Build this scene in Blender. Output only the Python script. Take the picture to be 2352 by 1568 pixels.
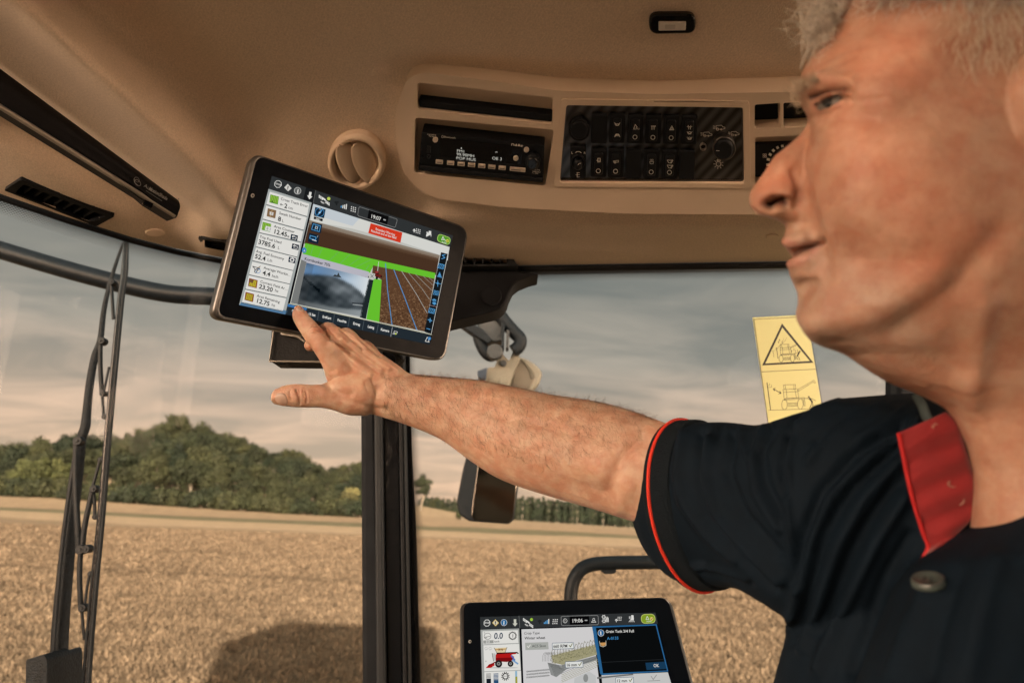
import bpy, bmesh, math, random
import numpy as np
from mathutils import Vector, Matrix, geometry

random.seed(7); rng = np.random.default_rng(7)
scene = bpy.context.scene
for o in list(bpy.data.objects): bpy.data.objects.remove(o)

# ------------------------------------------------------------------ camera
W, H = 2352.0, 1568.0                  # measuring grid used for the photograph
FPX = 24.0 / 36.0 * W
PITCH, ROLL = 14.4, 2.8
CAM = Vector((0, 0, 3.0))
RC = (Matrix.Rotation(math.radians(90 + PITCH), 3, 'X') @ Matrix.Rotation(math.radians(ROLL), 3, 'Z'))
cam_data = bpy.data.cameras.new('camera')
cam = bpy.data.objects.new('camera', cam_data); scene.collection.objects.link(cam)
cam.matrix_world = Matrix.Translation(CAM) @ RC.to_4x4()
cam_data.lens = 24; cam_data.sensor_width = 36; cam_data.clip_start = 0.02; cam_data.clip_end = 9000
cam_data.dof.use_dof = True; cam_data.dof.focus_distance = 0.85; cam_data.dof.aperture_fstop = 5.8
scene.camera = cam
scene.view_settings.view_transform = 'Standard'; scene.view_settings.look = 'None'
EXPO = 2.35
scene.view_settings.exposure = EXPO; scene.view_settings.gamma = 1.0
scene.render.engine = 'CYCLES'
scene.render.resolution_x = 1024; scene.render.resolution_y = 682

# ------------------------------------------------------------------ sun and sky
SUN_EL, SUN_AZ = math.radians(12.6), math.radians(9.0)   # behind the camera, a little to its right
# direction TO the sun: azimuth measured from -Y towards +X
TO_SUN = Vector((math.sin(SUN_AZ) * math.cos(SUN_EL), -math.cos(SUN_AZ) * math.cos(SUN_EL), math.sin(SUN_EL)))
sd = bpy.data.lights.new('sun', 'SUN'); sd.energy = 5.0; sd.angle = math.radians(0.6); sd.color = (1.0, 0.84, 0.66)
sun = bpy.data.objects.new('sun', sd); scene.collection.objects.link(sun)
sun.rotation_euler = TO_SUN.to_track_quat('Z', 'Y').to_euler()

world = bpy.data.worlds.new('World'); scene.world = world; world.use_nodes = True
nt = world.node_tree; nt.nodes.clear()
def N(t, **kw):
    n = nt.nodes.new(t)
    for k, v in kw.items(): setattr(n, k, v)
    return n
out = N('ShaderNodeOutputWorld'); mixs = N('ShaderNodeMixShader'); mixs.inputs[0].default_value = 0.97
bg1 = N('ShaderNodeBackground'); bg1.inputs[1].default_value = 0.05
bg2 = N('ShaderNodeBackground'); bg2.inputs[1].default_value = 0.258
sky = N('ShaderNodeTexSky'); sky.sky_type = 'NISHITA'; sky.sun_disc = False
sky.sun_elevation = SUN_EL; sky.sun_rotation = math.radians(180) - SUN_AZ
nt.links.new(sky.outputs[0], bg1.inputs[0])
tc = N('ShaderNodeTexCoord'); sep = N('ShaderNodeSeparateXYZ'); nt.links.new(tc.outputs['Generated'], sep.inputs[0])
ramp = N('ShaderNodeValToRGB'); cr = ramp.color_ramp
cr.elements[0].position = 0.0; cr.elements[0].color = (0.56, 0.375, 0.26, 1)
cr.elements[1].position = 1.0; cr.elements[1].color = (0.15, 0.16, 0.16, 1)
for p, c in ((0.10, (0.48, 0.345, 0.25, 1)), (0.22, (0.26, 0.235, 0.195, 1)), (0.36, (0.155, 0.16, 0.142, 1)), (0.55, (0.115, 0.125, 0.118, 1))):
    e = cr.elements.new(p); e.color = c
nt.links.new(sep.outputs[2], ramp.inputs[0])
# stretched cloud streaks: project the direction on a high plane
def M(op, a=None, b=None, c=None):
    n = nt.nodes.new('ShaderNodeMath'); n.operation = op
    for i, v in enumerate((a, b, c)):
        if v is None: continue
        if isinstance(v, (int, float)): n.inputs[i].default_value = v
        else: nt.links.new(v, n.inputs[i])
    return n.outputs[0]
zz = M('ADD', M('MAXIMUM', sep.outputs[2], 0.0), 0.16)
comb = N('ShaderNodeCombineXYZ')
nt.links.new(M('MULTIPLY', M('DIVIDE', sep.outputs[0], zz), 0.55), comb.inputs[0])
nt.links.new(M('DIVIDE', sep.outputs[1], zz), comb.inputs[1])
rot = N('ShaderNodeVectorRotate'); rot.rotation_type = 'Z_AXIS'; rot.inputs['Angle'].default_value = 0.22
nt.links.new(comb.outputs[0], rot.inputs[0])
noi = N('ShaderNodeTexNoise'); noi.inputs['Scale'].default_value = 2.4; noi.inputs['Detail'].default_value = 10; noi.inputs['Roughness'].default_value = 0.58
noi.inputs['Distortion'].default_value = 0.6
nt.links.new(rot.outputs[0], noi.inputs['Vector'])
cl = N('ShaderNodeValToRGB'); cl.color_ramp.elements[0].position = 0.36; cl.color_ramp.elements[0].color = (0.78, 0.82, 0.83, 1)
cl.color_ramp.elements[1].position = 0.68; cl.color_ramp.elements[1].color = (1.42, 1.34, 1.28, 1)
nt.links.new(noi.outputs[0], cl.inputs[0])
mul = N('ShaderNodeMix', data_type='RGBA', blend_type='MULTIPLY'); mul.inputs[0].default_value = 1
nt.links.new(ramp.outputs[0], mul.inputs[6]); nt.links.new(cl.outputs[0], mul.inputs[7])
# sun side of the evening sky, warmer and boosted far up to fill the cab
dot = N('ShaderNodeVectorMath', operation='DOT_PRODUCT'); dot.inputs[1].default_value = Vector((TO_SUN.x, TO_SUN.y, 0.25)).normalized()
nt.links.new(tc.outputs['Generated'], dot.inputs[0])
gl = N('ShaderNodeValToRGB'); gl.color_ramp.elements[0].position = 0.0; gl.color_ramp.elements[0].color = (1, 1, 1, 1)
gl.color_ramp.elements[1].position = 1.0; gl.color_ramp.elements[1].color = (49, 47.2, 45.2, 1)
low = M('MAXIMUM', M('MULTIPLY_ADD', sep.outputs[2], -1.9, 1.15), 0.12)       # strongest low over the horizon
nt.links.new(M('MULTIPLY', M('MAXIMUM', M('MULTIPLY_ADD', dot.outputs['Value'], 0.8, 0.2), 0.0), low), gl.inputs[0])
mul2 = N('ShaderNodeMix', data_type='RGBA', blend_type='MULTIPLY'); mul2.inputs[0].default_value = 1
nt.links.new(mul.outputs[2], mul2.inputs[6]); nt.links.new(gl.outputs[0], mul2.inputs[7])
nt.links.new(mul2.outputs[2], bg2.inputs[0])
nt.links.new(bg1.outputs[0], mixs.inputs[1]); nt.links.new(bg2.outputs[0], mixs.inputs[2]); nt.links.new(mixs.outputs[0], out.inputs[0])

# ------------------------------------------------------------------ measuring helpers
def ray(u, v): return RC @ Vector(((u - W/2) / FPX, -(v - H/2) / FPX, -1.0))
def P(u, v, d): return CAM + ray(u, v) * d
RCn = np.array(RC); CAMn = np.array(CAM)
def Pn(u, v, d):
    u = np.asarray(u, float); v = np.asarray(v, float); d = np.asarray(d, float)
    u, v, d = np.broadcast_arrays(u, v, d)
    L = np.stack([(u - W/2) / FPX * d, -(v - H/2) / FPX * d, -d], -1)
    return L @ RCn.T + CAMn
def projn(p):
    L = (np.asarray(p) - CAMn) @ RCn
    d = -L[..., 2]
    return L[..., 0] / d * FPX + W/2, -L[..., 1] / d * FPX + H/2, d
def depthY(u, v, Y):
    """camera depth at which the sight line meets the upright plane y = Y"""
    return Y / ray(u, v).y
def zA(x, y): return 459.4 + x * .31634, 349.1 + y * .31634     # enlargement of the upper monitor
def zB(x, y): return 588 + x * .25, 661.5 + y * .25             # hand
def zC(x, y): return 882 + x * .3906, 147 + y * .3906           # overhead console
def zD(x, y): return 1690.5 + x * .375, y * .375                # face
def zE(x, y): return x * .3222, 137.8 + y * .3222               # upper left
def zF(x, y): return x * .6718, 514.5 + y * .6718               # wiper
def zG(x, y): return 1010.6 + x * .2578, 1249.5 + y * .2578     # lower monitor
def zH(x, y): return 1010.6 + x * .4218, 569.6 + y * .4218      # mirror
def zI(x, y): return 1433.3 + x * .4495, 863.6 + y * .4495      # shirt
def zJ(x, y): return 1690.5 + x * .1875, 698.25 + y * .1875     # sticker

def strokes(u, v, lst):
    """sum of soft ridges: each (polyline, width, height)"""
    tot = np.zeros_like(u, dtype=float)
    for poly, w, h in lst:
        best = np.full(u.shape, 1e9)
        for (x0, y0), (x1, y1) in zip(poly[:-1], poly[1:]):
            dx, dy = x1 - x0, y1 - y0; L2 = dx*dx + dy*dy + 1e-9
            t = np.clip(((u - x0)*dx + (v - y0)*dy) / L2, 0, 1)
            best = np.minimum(best, (u - x0 - t*dx)**2 + (v - y0 - t*dy)**2)
        tot += h * np.exp(-best / (w*w))
    return tot

# ------------------------------------------------------------------ object helpers
COL = scene.collection
ROOTLOC = {}
def tag(o, label=None, cat=None, group=None, kind=None):
    if label: o['label'] = label
    if cat: o['category'] = cat
    if group: o['group'] = group
    if kind: o['kind'] = kind
    return o
def thing(name, label, cat, loc, group=None):
    o = bpy.data.objects.new(name, None); COL.objects.link(o)
    o.location = loc; o.empty_display_size = 0.02
    ROOTLOC[o.name] = Vector(loc)
    return tag(o, label, cat, group)
class MB:
    def __init__(s): s.v = []; s.f = []; s.c = []
    def add(s, verts, faces, col=(1, 1, 1)):
        n = len(s.v); s.v += [tuple(p) for p in verts]
        for f in faces: s.f.append(tuple(i + n for i in f)); s.c.append(col)
    def grid(s, A, col=(1, 1, 1), closeu=False):
        A = np.asarray(A); r, c = A.shape[:2]; n = len(s.v)
        s.v += [tuple(p) for p in A.reshape(-1, 3)]
        for i in range(r - 1):
            for j in range(c if closeu else c - 1):
                k = (j + 1) % c
                s.f.append((n + i*c + j, n + i*c + k, n + (i+1)*c + k, n + (i+1)*c + j)); s.c.append(col)
    def tube(s, pts, rad, seg=10, col=(1, 1, 1), flat=1.0, cap=True, updir=None):
        pts = [Vector(p) for p in pts]; n = len(pts)
        if not hasattr(rad, '__len__'): rad = [rad] * n
        rings = []; up = None
        for i, p in enumerate(pts):
            t = (pts[min(i+1, n-1)] - pts[max(i-1, 0)]).normalized()
            if up is None:
                up = updir.copy() if updir is not None else (Vector((0, 0, 1)) if abs(t.z) < .9 else Vector((1, 0, 0)))
            if updir is not None: up = updir.copy()
            up = (up - t * up.dot(t)).normalized(); sd_ = t.cross(up)
            rings.append([p + (sd_ * math.cos(a) + up * math.sin(a) * flat) * rad[i] for a in [2*math.pi*k/seg for k in range(seg)]])
        base = len(s.v); s.grid(np.array([[tuple(q) for q in r] for r in rings]), col, True)
        if cap:
            s.f.append(tuple(base + k for k in range(seg))[::-1]); s.c.append(col)
            s.f.append(tuple(base + (n-1)*seg + k for k in range(seg))); s.c.append(col)
    def prism(s, front, back, col=(1, 1, 1)):
        """closed solid between two matching outlines"""
        n = len(front); b = len(s.v); s.v += [tuple(p) for p in front] + [tuple(p) for p in back]
        s.f.append(tuple(range(b, b + n))); s.c.append(col)
        s.f.append(tuple(range(b + n, b + 2*n))[::-1]); s.c.append(col)
        for i in range(n):
            j = (i + 1) % n; s.f.append((b + j, b + i, b + n + i, b + n + j)); s.c.append(col)
    def box(s, c, size, rotm=None, col=(1, 1, 1)):
        c = Vector(c); hx, hy, hz = [q/2 for q in size]; vs = []
        for x, y, z in ((-1,-1,-1),(1,-1,-1),(1,1,-1),(-1,1,-1),(-1,-1,1),(1,-1,1),(1,1,1),(-1,1,1)):
            q = Vector((x*hx, y*hy, z*hz)); vs.append(c + (rotm @ q if rotm else q))
        s.add(vs, [(0,3,2,1),(4,5,6,7),(0,1,5,4),(1,2,6,5),(2,3,7,6),(3,0,4,7)], col)
    def build(s, name, mat, parent=None, root=None, smooth=40, bevel=0, bseg=2, recalc=True, sub=0):
        me = bpy.data.meshes.new(name)
        r = root if root is not None else parent
        off = Vector((0, 0, 0))
        while r is not None and r.parent is not None: r = r.parent
        if r is not None: off = ROOTLOC.get(r.name, Vector(r.location))
        v = np.array(s.v, float) - np.array(off)
        me.from_pydata([tuple(p) for p in v], [], s.f); me.update()
        if len(set(s.c)) > 1 or getattr(mat, '_x', 0) or mat.get('vcol'):
            at = me.color_attributes.new('Col', 'FLOAT_COLOR', 'CORNER')
            arr = np.ones((len(me.loops), 4), 'f')
            k = 0
            for f, c in zip(s.f, s.c):
                arr[k:k+len(f), :3] = c; k += len(f)
            at.data.foreach_set('color', arr.ravel())
        me.materials.append(mat)
        if recalc:
            bm = bmesh.new(); bm.from_mesh(me); bmesh.ops.recalc_face_normals(bm, faces=bm.faces); bm.to_mesh(me); bm.free()
        if smooth:
            me.polygons.foreach_set('use_smooth', [True] * len(me.polygons)); me.set_sharp_from_angle(angle=math.radians(smooth))
        o = bpy.data.objects.new(name, me); COL.objects.link(o)
        if parent is not None: o.parent = parent
        if bevel:
            m = o.modifiers.new('bevel', 'BEVEL'); m.width = bevel; m.segments = bseg; m.limit_method = 'ANGLE'; m.angle_limit = math.radians(35)
        if sub:
            m = o.modifiers.new('sub', 'SUBSURF'); m.levels = sub; m.render_levels = sub
        return o
def catmull(pts, n):
    p = np.array(pts, float); p = np.vstack([2*p[0]-p[1], p, 2*p[-1]-p[-2]]); outp = []
    for i in range(1, len(p) - 2):
        for t in np.linspace(0, 1, n, endpoint=False):
            a, b, c, d = p[i-1], p[i], p[i+1], p[i+2]
            outp.append(.5*((2*b) + (-a+c)*t + (2*a-5*b+4*c-d)*t*t + (-a+3*b-3*c+d)*t**3))
    outp.append(p[-2]); return np.array(outp)
def roundpoly(pts, r, n=4):
    """round the corners of an outline given in 2-D"""
    res = []; m = len(pts)
    rr = r if hasattr(r, '__len__') else [r]*m
    for i in range(m):
        p = Vector(pts[i]); a = Vector(pts[i-1]); b = Vector(pts[(i+1) % m])
        da = (a-p); db = (b-p); q = min(rr[i], da.length*.48, db.length*.48)
        A = p + da.normalized()*q; B = p + db.normalized()*q
        for k in range(n+1):
            t = k/n; res.append(tuple(A*(1-t)**2 + p*2*t*(1-t) + B*t*t))
    return res

# ------------------------------------------------------------------ materials
def newmat(name):
    m = bpy.data.materials.new(name); m.use_nodes = True; t = m.node_tree; t.nodes.clear()
    o = t.nodes.new('ShaderNodeOutputMaterial'); return m, t, o
def mat(name, col, rough=.6, metal=0, spec=.5, var=0, vscale=8, bump=0, bscale=200, vcol=False, coat=0, sss=0, bump2=0, bscale2=30, sheen=0, roughvar=0, det=3):
    m, t, o = newmat(name); L = t.links
    b = t.nodes.new('ShaderNodeBsdfPrincipled'); L.new(b.outputs[0], o.inputs[0])
    b.inputs['Roughness'].default_value = rough; b.inputs['Metallic'].default_value = metal
    b.inputs['Specular IOR Level'].default_value = spec; b.inputs['Coat Weight'].default_value = coat
    b.inputs['Coat Roughness'].default_value = .08
    if sheen: b.inputs['Sheen Weight'].default_value = sheen; b.inputs['Sheen Roughness'].default_value = .5
    if sss:
        b.inputs['Subsurface Weight'].default_value = sss; b.inputs['Subsurface Radius'].default_value = (1, .35, .2); b.inputs['Subsurface Scale'].default_value = .006
    tcn = t.nodes.new('ShaderNodeTexCoord')
    src = None
    if vcol:
        a = t.nodes.new('ShaderNodeVertexColor'); a.layer_name = 'Col'; src = a.outputs[0]; m['vcol'] = 1
    if var:
        nz = t.nodes.new('ShaderNodeTexNoise'); nz.inputs['Scale'].default_value = vscale; nz.inputs['Detail'].default_value = 5
        L.new(tcn.outputs['Object'], nz.inputs['Vector'])
        mr = t.nodes.new('ShaderNodeMapRange'); mr.inputs[1].default_value = .3; mr.inputs[2].default_value = .7
        mr.inputs[3].default_value = 1 - var; mr.inputs[4].default_value = 1 + var; L.new(nz.outputs[0], mr.inputs[0])
        mx = t.nodes.new('ShaderNodeMix'); mx.data_type = 'RGBA'; mx.blend_type = 'MULTIPLY'; mx.inputs[0].default_value = 1
        if src is not None: L.new(src, mx.inputs[6])
        else: mx.inputs[6].default_value = (*col, 1)
        L.new(mr.outputs[0], mx.inputs[7]); src = mx.outputs[2]
        if roughvar:
            mr2 = t.nodes.new('ShaderNodeMapRange'); mr2.inputs[1].default_value = .3; mr2.inputs[2].default_value = .7
            mr2.inputs[3].default_value = rough - roughvar; mr2.inputs[4].default_value = rough + roughvar
            L.new(nz.outputs[0], mr2.inputs[0]); L.new(mr2.outputs[0], b.inputs['Roughness'])
    if src is not None: L.new(src, b.inputs['Base Color'])
    else: b.inputs['Base Color'].default_value = (*col, 1)
    prev = None
    for st, sc, dd in ((bump, bscale, det), (bump2, bscale2, 4)):
        if not st: continue
        nz = t.nodes.new('ShaderNodeTexNoise'); nz.inputs['Scale'].default_value = sc; nz.inputs['Detail'].default_value = dd
        L.new(tcn.outputs['Object'], nz.inputs['Vector'])
        bp = t.nodes.new('ShaderNodeBump'); bp.inputs['Strength'].default_value = st; bp.inputs['Distance'].default_value = 1.0/sc
        L.new(nz.outputs[0], bp.inputs['Height'])
        if prev is not None: L.new(prev, bp.inputs['Normal'])
        prev = bp.outputs[0]
    if prev is not None: L.new(prev, b.inputs['Normal'])
    return m
def emat(name, col=None, strength=1.0):
    m, t, o = newmat(name); e = t.nodes.new('ShaderNodeEmission'); e.inputs[1].default_value = strength
    if col is None:
        a = t.nodes.new('ShaderNodeVertexColor'); a.layer_name = 'Col'; t.links.new(a.outputs[0], e.inputs[0]); m['vcol'] = 1
    else: e.inputs[0].default_value = (*col, 1)
    t.links.new(e.outputs[0], o.inputs[0]); return m
def srgb(r, g, b):
    f = lambda c: (c/255/12.92) if c/255 <= .04045 else ((c/255+.055)/1.055)**2.4
    return (f(r), f(g), f(b))

# ------------------------------------------------------------------ lettering
_tcache = {}
def text_geo(s, bold=0.0):
    k = (s, bold)
    if k not in _tcache:
        cu = bpy.data.curves.new('t', 'FONT'); cu.body = s; cu.size = 1.0; cu.offset = bold; cu.resolution_u = 3
        ob = bpy.data.objects.new('t', cu); COL.objects.link(ob)
        dg = bpy.context.evaluated_depsgraph_get(); dg.update()
        me = bpy.data.meshes.new_from_object(ob.evaluated_get(dg))
        vs = [(v.co.x, v.co.y) for v in me.vertices]; fs = [tuple(p.vertices) for p in me.polygons]
        bpy.data.objects.remove(ob); bpy.data.curves.remove(cu); bpy.data.meshes.remove(me)
        w = max([x for x, y in vs] or [0]); _tcache[k] = (vs, fs, w)
    return _tcache[k]

class Plane:
    """a flat face in space found from four photographed corners of a rectangle"""
    def __init__(s, TL, TR, BR, BL, scale):
        r = [np.array(ray(*q)) for q in (TL, TR, BR, BL)]
        A = np.stack([r[1], -r[2], r[3]], 1)          # d0 r0 - d1 r1 + d2 r2 - d3 r3 = 0 with d0 = 1
        d = np.linalg.solve(A, r[0]); d = [1, d[0], d[1], d[2]]
        k = scale / (sum(d)/4)
        s.c = [Vector(CAM) + Vector(ri)*(di*k) for ri, di in zip(r, d)]
        s.setup()
    def setup(s):
        s.o = s.c[0]; s.U = (s.c[1]-s.c[0]).normalized(); v = (s.c[0]-s.c[3]); s.V = (v - s.U*v.dot(s.U)).normalized()
        s.N = s.U.cross(s.V).normalized()
        if s.N.dot(CAM - s.o) < 0: s.N = -s.N
    @staticmethod
    def through(a, b, c):
        """three (u, v, depth) points: origin, along U, then a point above"""
        p = Plane.__new__(Plane); A, B, C_ = P(*a), P(*b), P(*c); p.c = [A, B, None, A - (C_ - A)]
        p.o = A; p.U = (B-A).normalized(); v = C_ - A; p.V = (v - p.U*v.dot(p.U)).normalized(); p.N = p.U.cross(p.V).normalized()
        if p.N.dot(CAM - p.o) < 0: p.N = -p.N
        return p
    def at(s, u, v, off=0.0):
        r = ray(u, v); t = (s.o - CAM).dot(s.N) / r.dot(s.N)
        return CAM + r*t + s.N*off
class Canvas:
    """flat drawing on a Plane; shapes are given in enlargement pixels"""
    def __init__(s, pl, z): s.pl = pl; s.z = z; s.m = MB(); s.lv = 0.0
    def poly(s, pts, col, lv=None):
        lv = s.lv if lv is None else lv
        vs = [s.pl.at(*s.z(*p), off=lv) for p in pts]
        s.m.add(vs, [tuple(range(len(vs)))], col)
    def quad(s, a, b, c, d, col, lv=None): s.poly((a, b, c, d), col, lv)
    def line(s, pts, w, col, lv=None, close=False):
        pts = list(pts) + ([pts[0]] if close else [])
        for (x0, y0), (x1, y1) in zip(pts[:-1], pts[1:]):
            L = math.hypot(x1-x0, y1-y0) or 1; nx, ny = -(y1-y0)/L*w/2, (x1-x0)/L*w/2; ex, ey = (x1-x0)/L*w*.3, (y1-y0)/L*w*.3
            s.poly([(x0-ex+nx, y0-ey+ny), (x1+ex+nx, y1+ey+ny), (x1+ex-nx, y1+ey-ny), (x0-ex-nx, y0-ey-ny)], col, lv)
    def ell(s, cx, cy, rx, ry, col, lv=None, rot=0, n=24, ring=0):
        pts = []
        for k in range(n):
            a = 2*math.pi*k/n; x, y = rx*math.cos(a), ry*math.sin(a); pts.append((cx + x*math.cos(rot)-y*math.sin(rot), cy + x*math.sin(rot)+y*math.cos(rot)))
        if ring: s.line(pts, ring, col, lv, close=True)
        else: s.poly(pts, col, lv)
    def text(s, t, x, y, h, col, lv=None, end=None, bold=0.012, align='l', right=None, wscale=1.0):
        """t starts at (x, y) = baseline start; runs towards `right` (a second baseline point); h = letter size in px"""
        lv = s.lv if lv is None else lv
        vs, fs, w = text_geo(t, bold)
        A = s.pl.at(*s.z(x, y)); up = s.pl.at(*s.z(x, y - h))
        sz = (up - A).length
        if right is not None: dU = (s.pl.at(*s.z(*right)) - A).normalized()
        else: dU = s.pl.U
        dV = s.pl.N.cross(dU).normalized()
        if dV.dot(up - A) < 0: dV = -dV
        sx = sz * wscale
        if end is not None: sx = (s.pl.at(*s.z(*end)) - A).length / max(w, .01)
        if align == 'c': A = A - dU*(w*sx/2)
        if align == 'r': A = A - dU*(w*sx)
        s.m.add([A + dU*(px*sx) + dV*(py*sz) + s.pl.N*lv for px, py in vs], fs, col)
    def build(s, name, mt, parent): return s.m.build(name, mt, parent, smooth=0, recalc=False)
# ------------------------------------------------------------------ land
def hz(x, y):
    x = np.asarray(x, float); y = np.asarray(y, float)
    up = np.clip((y - 120) / 60, 0, 1); up = up*up*(3-2*up)
    hill = 15*np.exp(-((x + 112)/52)**2 - ((y - 255)/46)**2) + 4.5*np.exp(-((x + 55)/40)**2 - ((y - 262)/40)**2)
    return up*1.2*np.exp(-(np.maximum(x, 0)/120)**2) + np.where(y > 150, hill, 0) + .25*np.sin(x*.045 + 1)*up + .0*y

def ground_mat():
    m, t, o = newmat('field_soil_and_straw'); L = t.links
    b = t.nodes.new('ShaderNodeBsdfPrincipled'); b.inputs['Roughness'].default_value = .95; b.inputs['Specular IOR Level'].default_value = .1
    g = t.nodes.new('ShaderNodeNewGeometry'); sp = t.nodes.new('ShaderNodeSeparateXYZ'); L.new(g.outputs['Position'], sp.inputs[0])
    n0 = t.nodes.new('ShaderNodeTexNoise'); n0.inputs['Scale'].default_value = .03; n0.inputs['Detail'].default_value = 3; L.new(g.outputs['Position'], n0.inputs['Vector'])
    def MM(op, a, bb, c=None):
        n = t.nodes.new('ShaderNodeMath'); n.operation = op
        for i, v in enumerate((a, bb, c)):
            if v is None: continue
            if isinstance(v, (int, float)): n.inputs[i].default_value = v
            else: L.new(v, n.inputs[i])
        return n.outputs[0]
    yy = MM('ADD', sp.outputs[1], MM('MULTIPLY', MM('SUBTRACT', n0.outputs[0], .5), 26))
    yy = MM('ADD', yy, MM('MULTIPLY', sp.outputs[0], -.10))
    cr = t.nodes.new('ShaderNodeValToRGB'); r = cr.color_ramp; r.interpolation = 'LINEAR'
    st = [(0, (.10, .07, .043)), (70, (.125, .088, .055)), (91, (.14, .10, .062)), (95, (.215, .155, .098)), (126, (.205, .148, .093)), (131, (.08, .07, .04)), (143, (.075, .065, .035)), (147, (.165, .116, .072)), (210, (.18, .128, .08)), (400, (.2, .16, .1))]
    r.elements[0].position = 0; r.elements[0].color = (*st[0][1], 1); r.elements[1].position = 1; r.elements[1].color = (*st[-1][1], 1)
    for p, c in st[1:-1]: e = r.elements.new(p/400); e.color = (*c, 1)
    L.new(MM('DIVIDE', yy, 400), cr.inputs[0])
    src = cr.outputs[0]
    for sc, am, st_ in ((7.0, .30, (1, 1, 1)), (.55, .13, (1, .35, 1)), (2.2, .22, (1, 1, 1))):
        mp = t.nodes.new('ShaderNodeMapping'); mp.inputs['Scale'].default_value = st_; L.new(g.outputs['Position'], mp.inputs[0])
        n = t.nodes.new('ShaderNodeTexNoise'); n.inputs['Scale'].default_value = sc; n.inputs['Detail'].default_value = 6; L.new(mp.outputs[0], n.inputs['Vector'])
        mr = t.nodes.new('ShaderNodeMapRange'); mr.inputs[1].default_value = .32; mr.inputs[2].default_value = .68; mr.inputs[3].default_value = 1-am; mr.inputs[4].default_value = 1+am; L.new(n.outputs[0], mr.inputs[0])
        mx = t.nodes.new('ShaderNodeMix'); mx.data_type = 'RGBA'; mx.blend_type = 'MULTIPLY'; mx.inputs[0].default_value = 1
        L.new(src, mx.inputs[6]); L.new(mr.outputs[0], mx.inputs[7]); src = mx.outputs[2]
    # drill rows running across the slope
    L.new(src, b.inputs['Base Color'])
    n = t.nodes.new('ShaderNodeTexNoise'); n.inputs['Scale'].default_value = 5; n.inputs['Detail'].default_value = 6; L.new(g.outputs['Position'], n.inputs['Vector'])
    bp = t.nodes.new('ShaderNodeBump'); bp.inputs['Strength'].default_value = .9; bp.inputs['Distance'].default_value = .25; L.new(n.outputs[0], bp.inputs['Height']); L.new(bp.outputs[0], b.inputs['Normal'])
    L.new(b.outputs[0], o.inputs[0]); return m
gm = MB()
rad = [0.3] + list(np.geomspace(2, 4500, 120)); nang = 240
ang = np.linspace(0, 2*np.pi, nang, endpoint=False)
RR, AA = np.meshgrid(rad, ang, indexing='ij'); X = RR*np.sin(AA); Y = RR*np.cos(AA)
gm.grid(np.stack([X, Y, hz(X, Y)], -1), closeu=True); gm.f.append(tuple(range(nang))); gm.c.append((1, 1, 1))
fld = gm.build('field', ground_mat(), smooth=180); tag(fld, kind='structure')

def big_mesh(name, V, F, C, material, smooth=False):
    """V (n,3), F (m,k) of one face size, C (m,3) colours"""
    me = bpy.data.meshes.new(name); n, m, k = len(V), len(F), F.shape[1]
    me.vertices.add(n); me.vertices.foreach_set('co', np.ascontiguousarray(V, 'f').ravel())
    me.loops.add(m*k); me.loops.foreach_set('vertex_index', np.ascontiguousarray(F, 'i').ravel())
    me.polygons.add(m); me.polygons.foreach_set('loop_start', np.arange(0, m*k, k, dtype='i')); me.polygons.foreach_set('loop_total', np.full(m, k, 'i'))
    me.update(); me.validate()
    if C is not None:
        at = me.color_attributes.new('Col', 'FLOAT_COLOR', 'CORNER'); a = np.ones((m*k, 4), 'f'); a[:, :3] = np.repeat(C, k, 0); at.data.foreach_set('color', a.ravel())
    me.materials.append(material)
    if smooth: me.polygons.foreach_set('use_smooth', [True]*m)
    o = bpy.data.objects.new(name, me); COL.objects.link(o); return o

# standing straw: thousands of short leaning blades
straw = mat('straw', (.4, .3, .2), .9, spec=.1, vcol=True)
NT = 125000; NB = 4
r_ = 10.5*(85/10.5)**(rng.random(NT)**.85); a_ = rng.uniform(-.86, .95, NT)
tx = np.repeat(r_*np.sin(a_), NB); ty = np.repeat(r_*np.cos(a_), NB); tz = hz(tx, ty)
n = NT*NB; tx = tx + rng.normal(0, .07, n); ty = ty + rng.normal(0, .07, n)
sc = np.repeat(np.clip(r_/22, .8, 2.4), NB)
th = rng.uniform(0, 2*np.pi, n); w = rng.uniform(.004, .014, n)*sc; hh = rng.uniform(.04, .12, n)*np.sqrt(sc)
clump = np.repeat(.5 + .5*np.sin(r_*3.1 + 9*np.sin(a_*31)) * np.sin(a_*r_*2.3), NB)
hh *= .65 + .6*clump
lx = rng.normal(0, .09, n)*sc; ly = rng.normal(0, .09, n)*sc
b0 = np.stack([tx - w*np.cos(th), ty - w*np.sin(th), tz - .02], -1); b1 = np.stack([tx + w*np.cos(th), ty + w*np.sin(th), tz - .02], -1)
t1 = np.stack([tx + lx + w*np.cos(th)*.8, ty + ly + w*np.sin(th)*.8, tz + hh], -1); t0 = np.stack([tx + lx - w*np.cos(th)*.8, ty + ly - w*np.sin(th)*.8, tz + hh], -1)
V = np.stack([b0, b1, t1, t0], 1).reshape(-1, 3); F = np.arange(4*n).reshape(-1, 4)
kk = rng.random(n)[:, None]; C = np.array([.05, .034, .021])*(1-kk) + np.array([.195, .139, .090])*kk
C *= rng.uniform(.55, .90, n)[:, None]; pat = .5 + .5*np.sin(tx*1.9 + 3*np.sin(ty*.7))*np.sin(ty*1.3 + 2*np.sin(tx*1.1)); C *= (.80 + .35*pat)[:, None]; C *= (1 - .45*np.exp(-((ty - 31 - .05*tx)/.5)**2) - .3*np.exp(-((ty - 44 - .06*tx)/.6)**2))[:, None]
st = big_mesh('straw_stubble', V, F, C, straw); tag(st, 'pale golden cropped straw standing all over the harvested field', 'stubble', kind='stuff')

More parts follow.
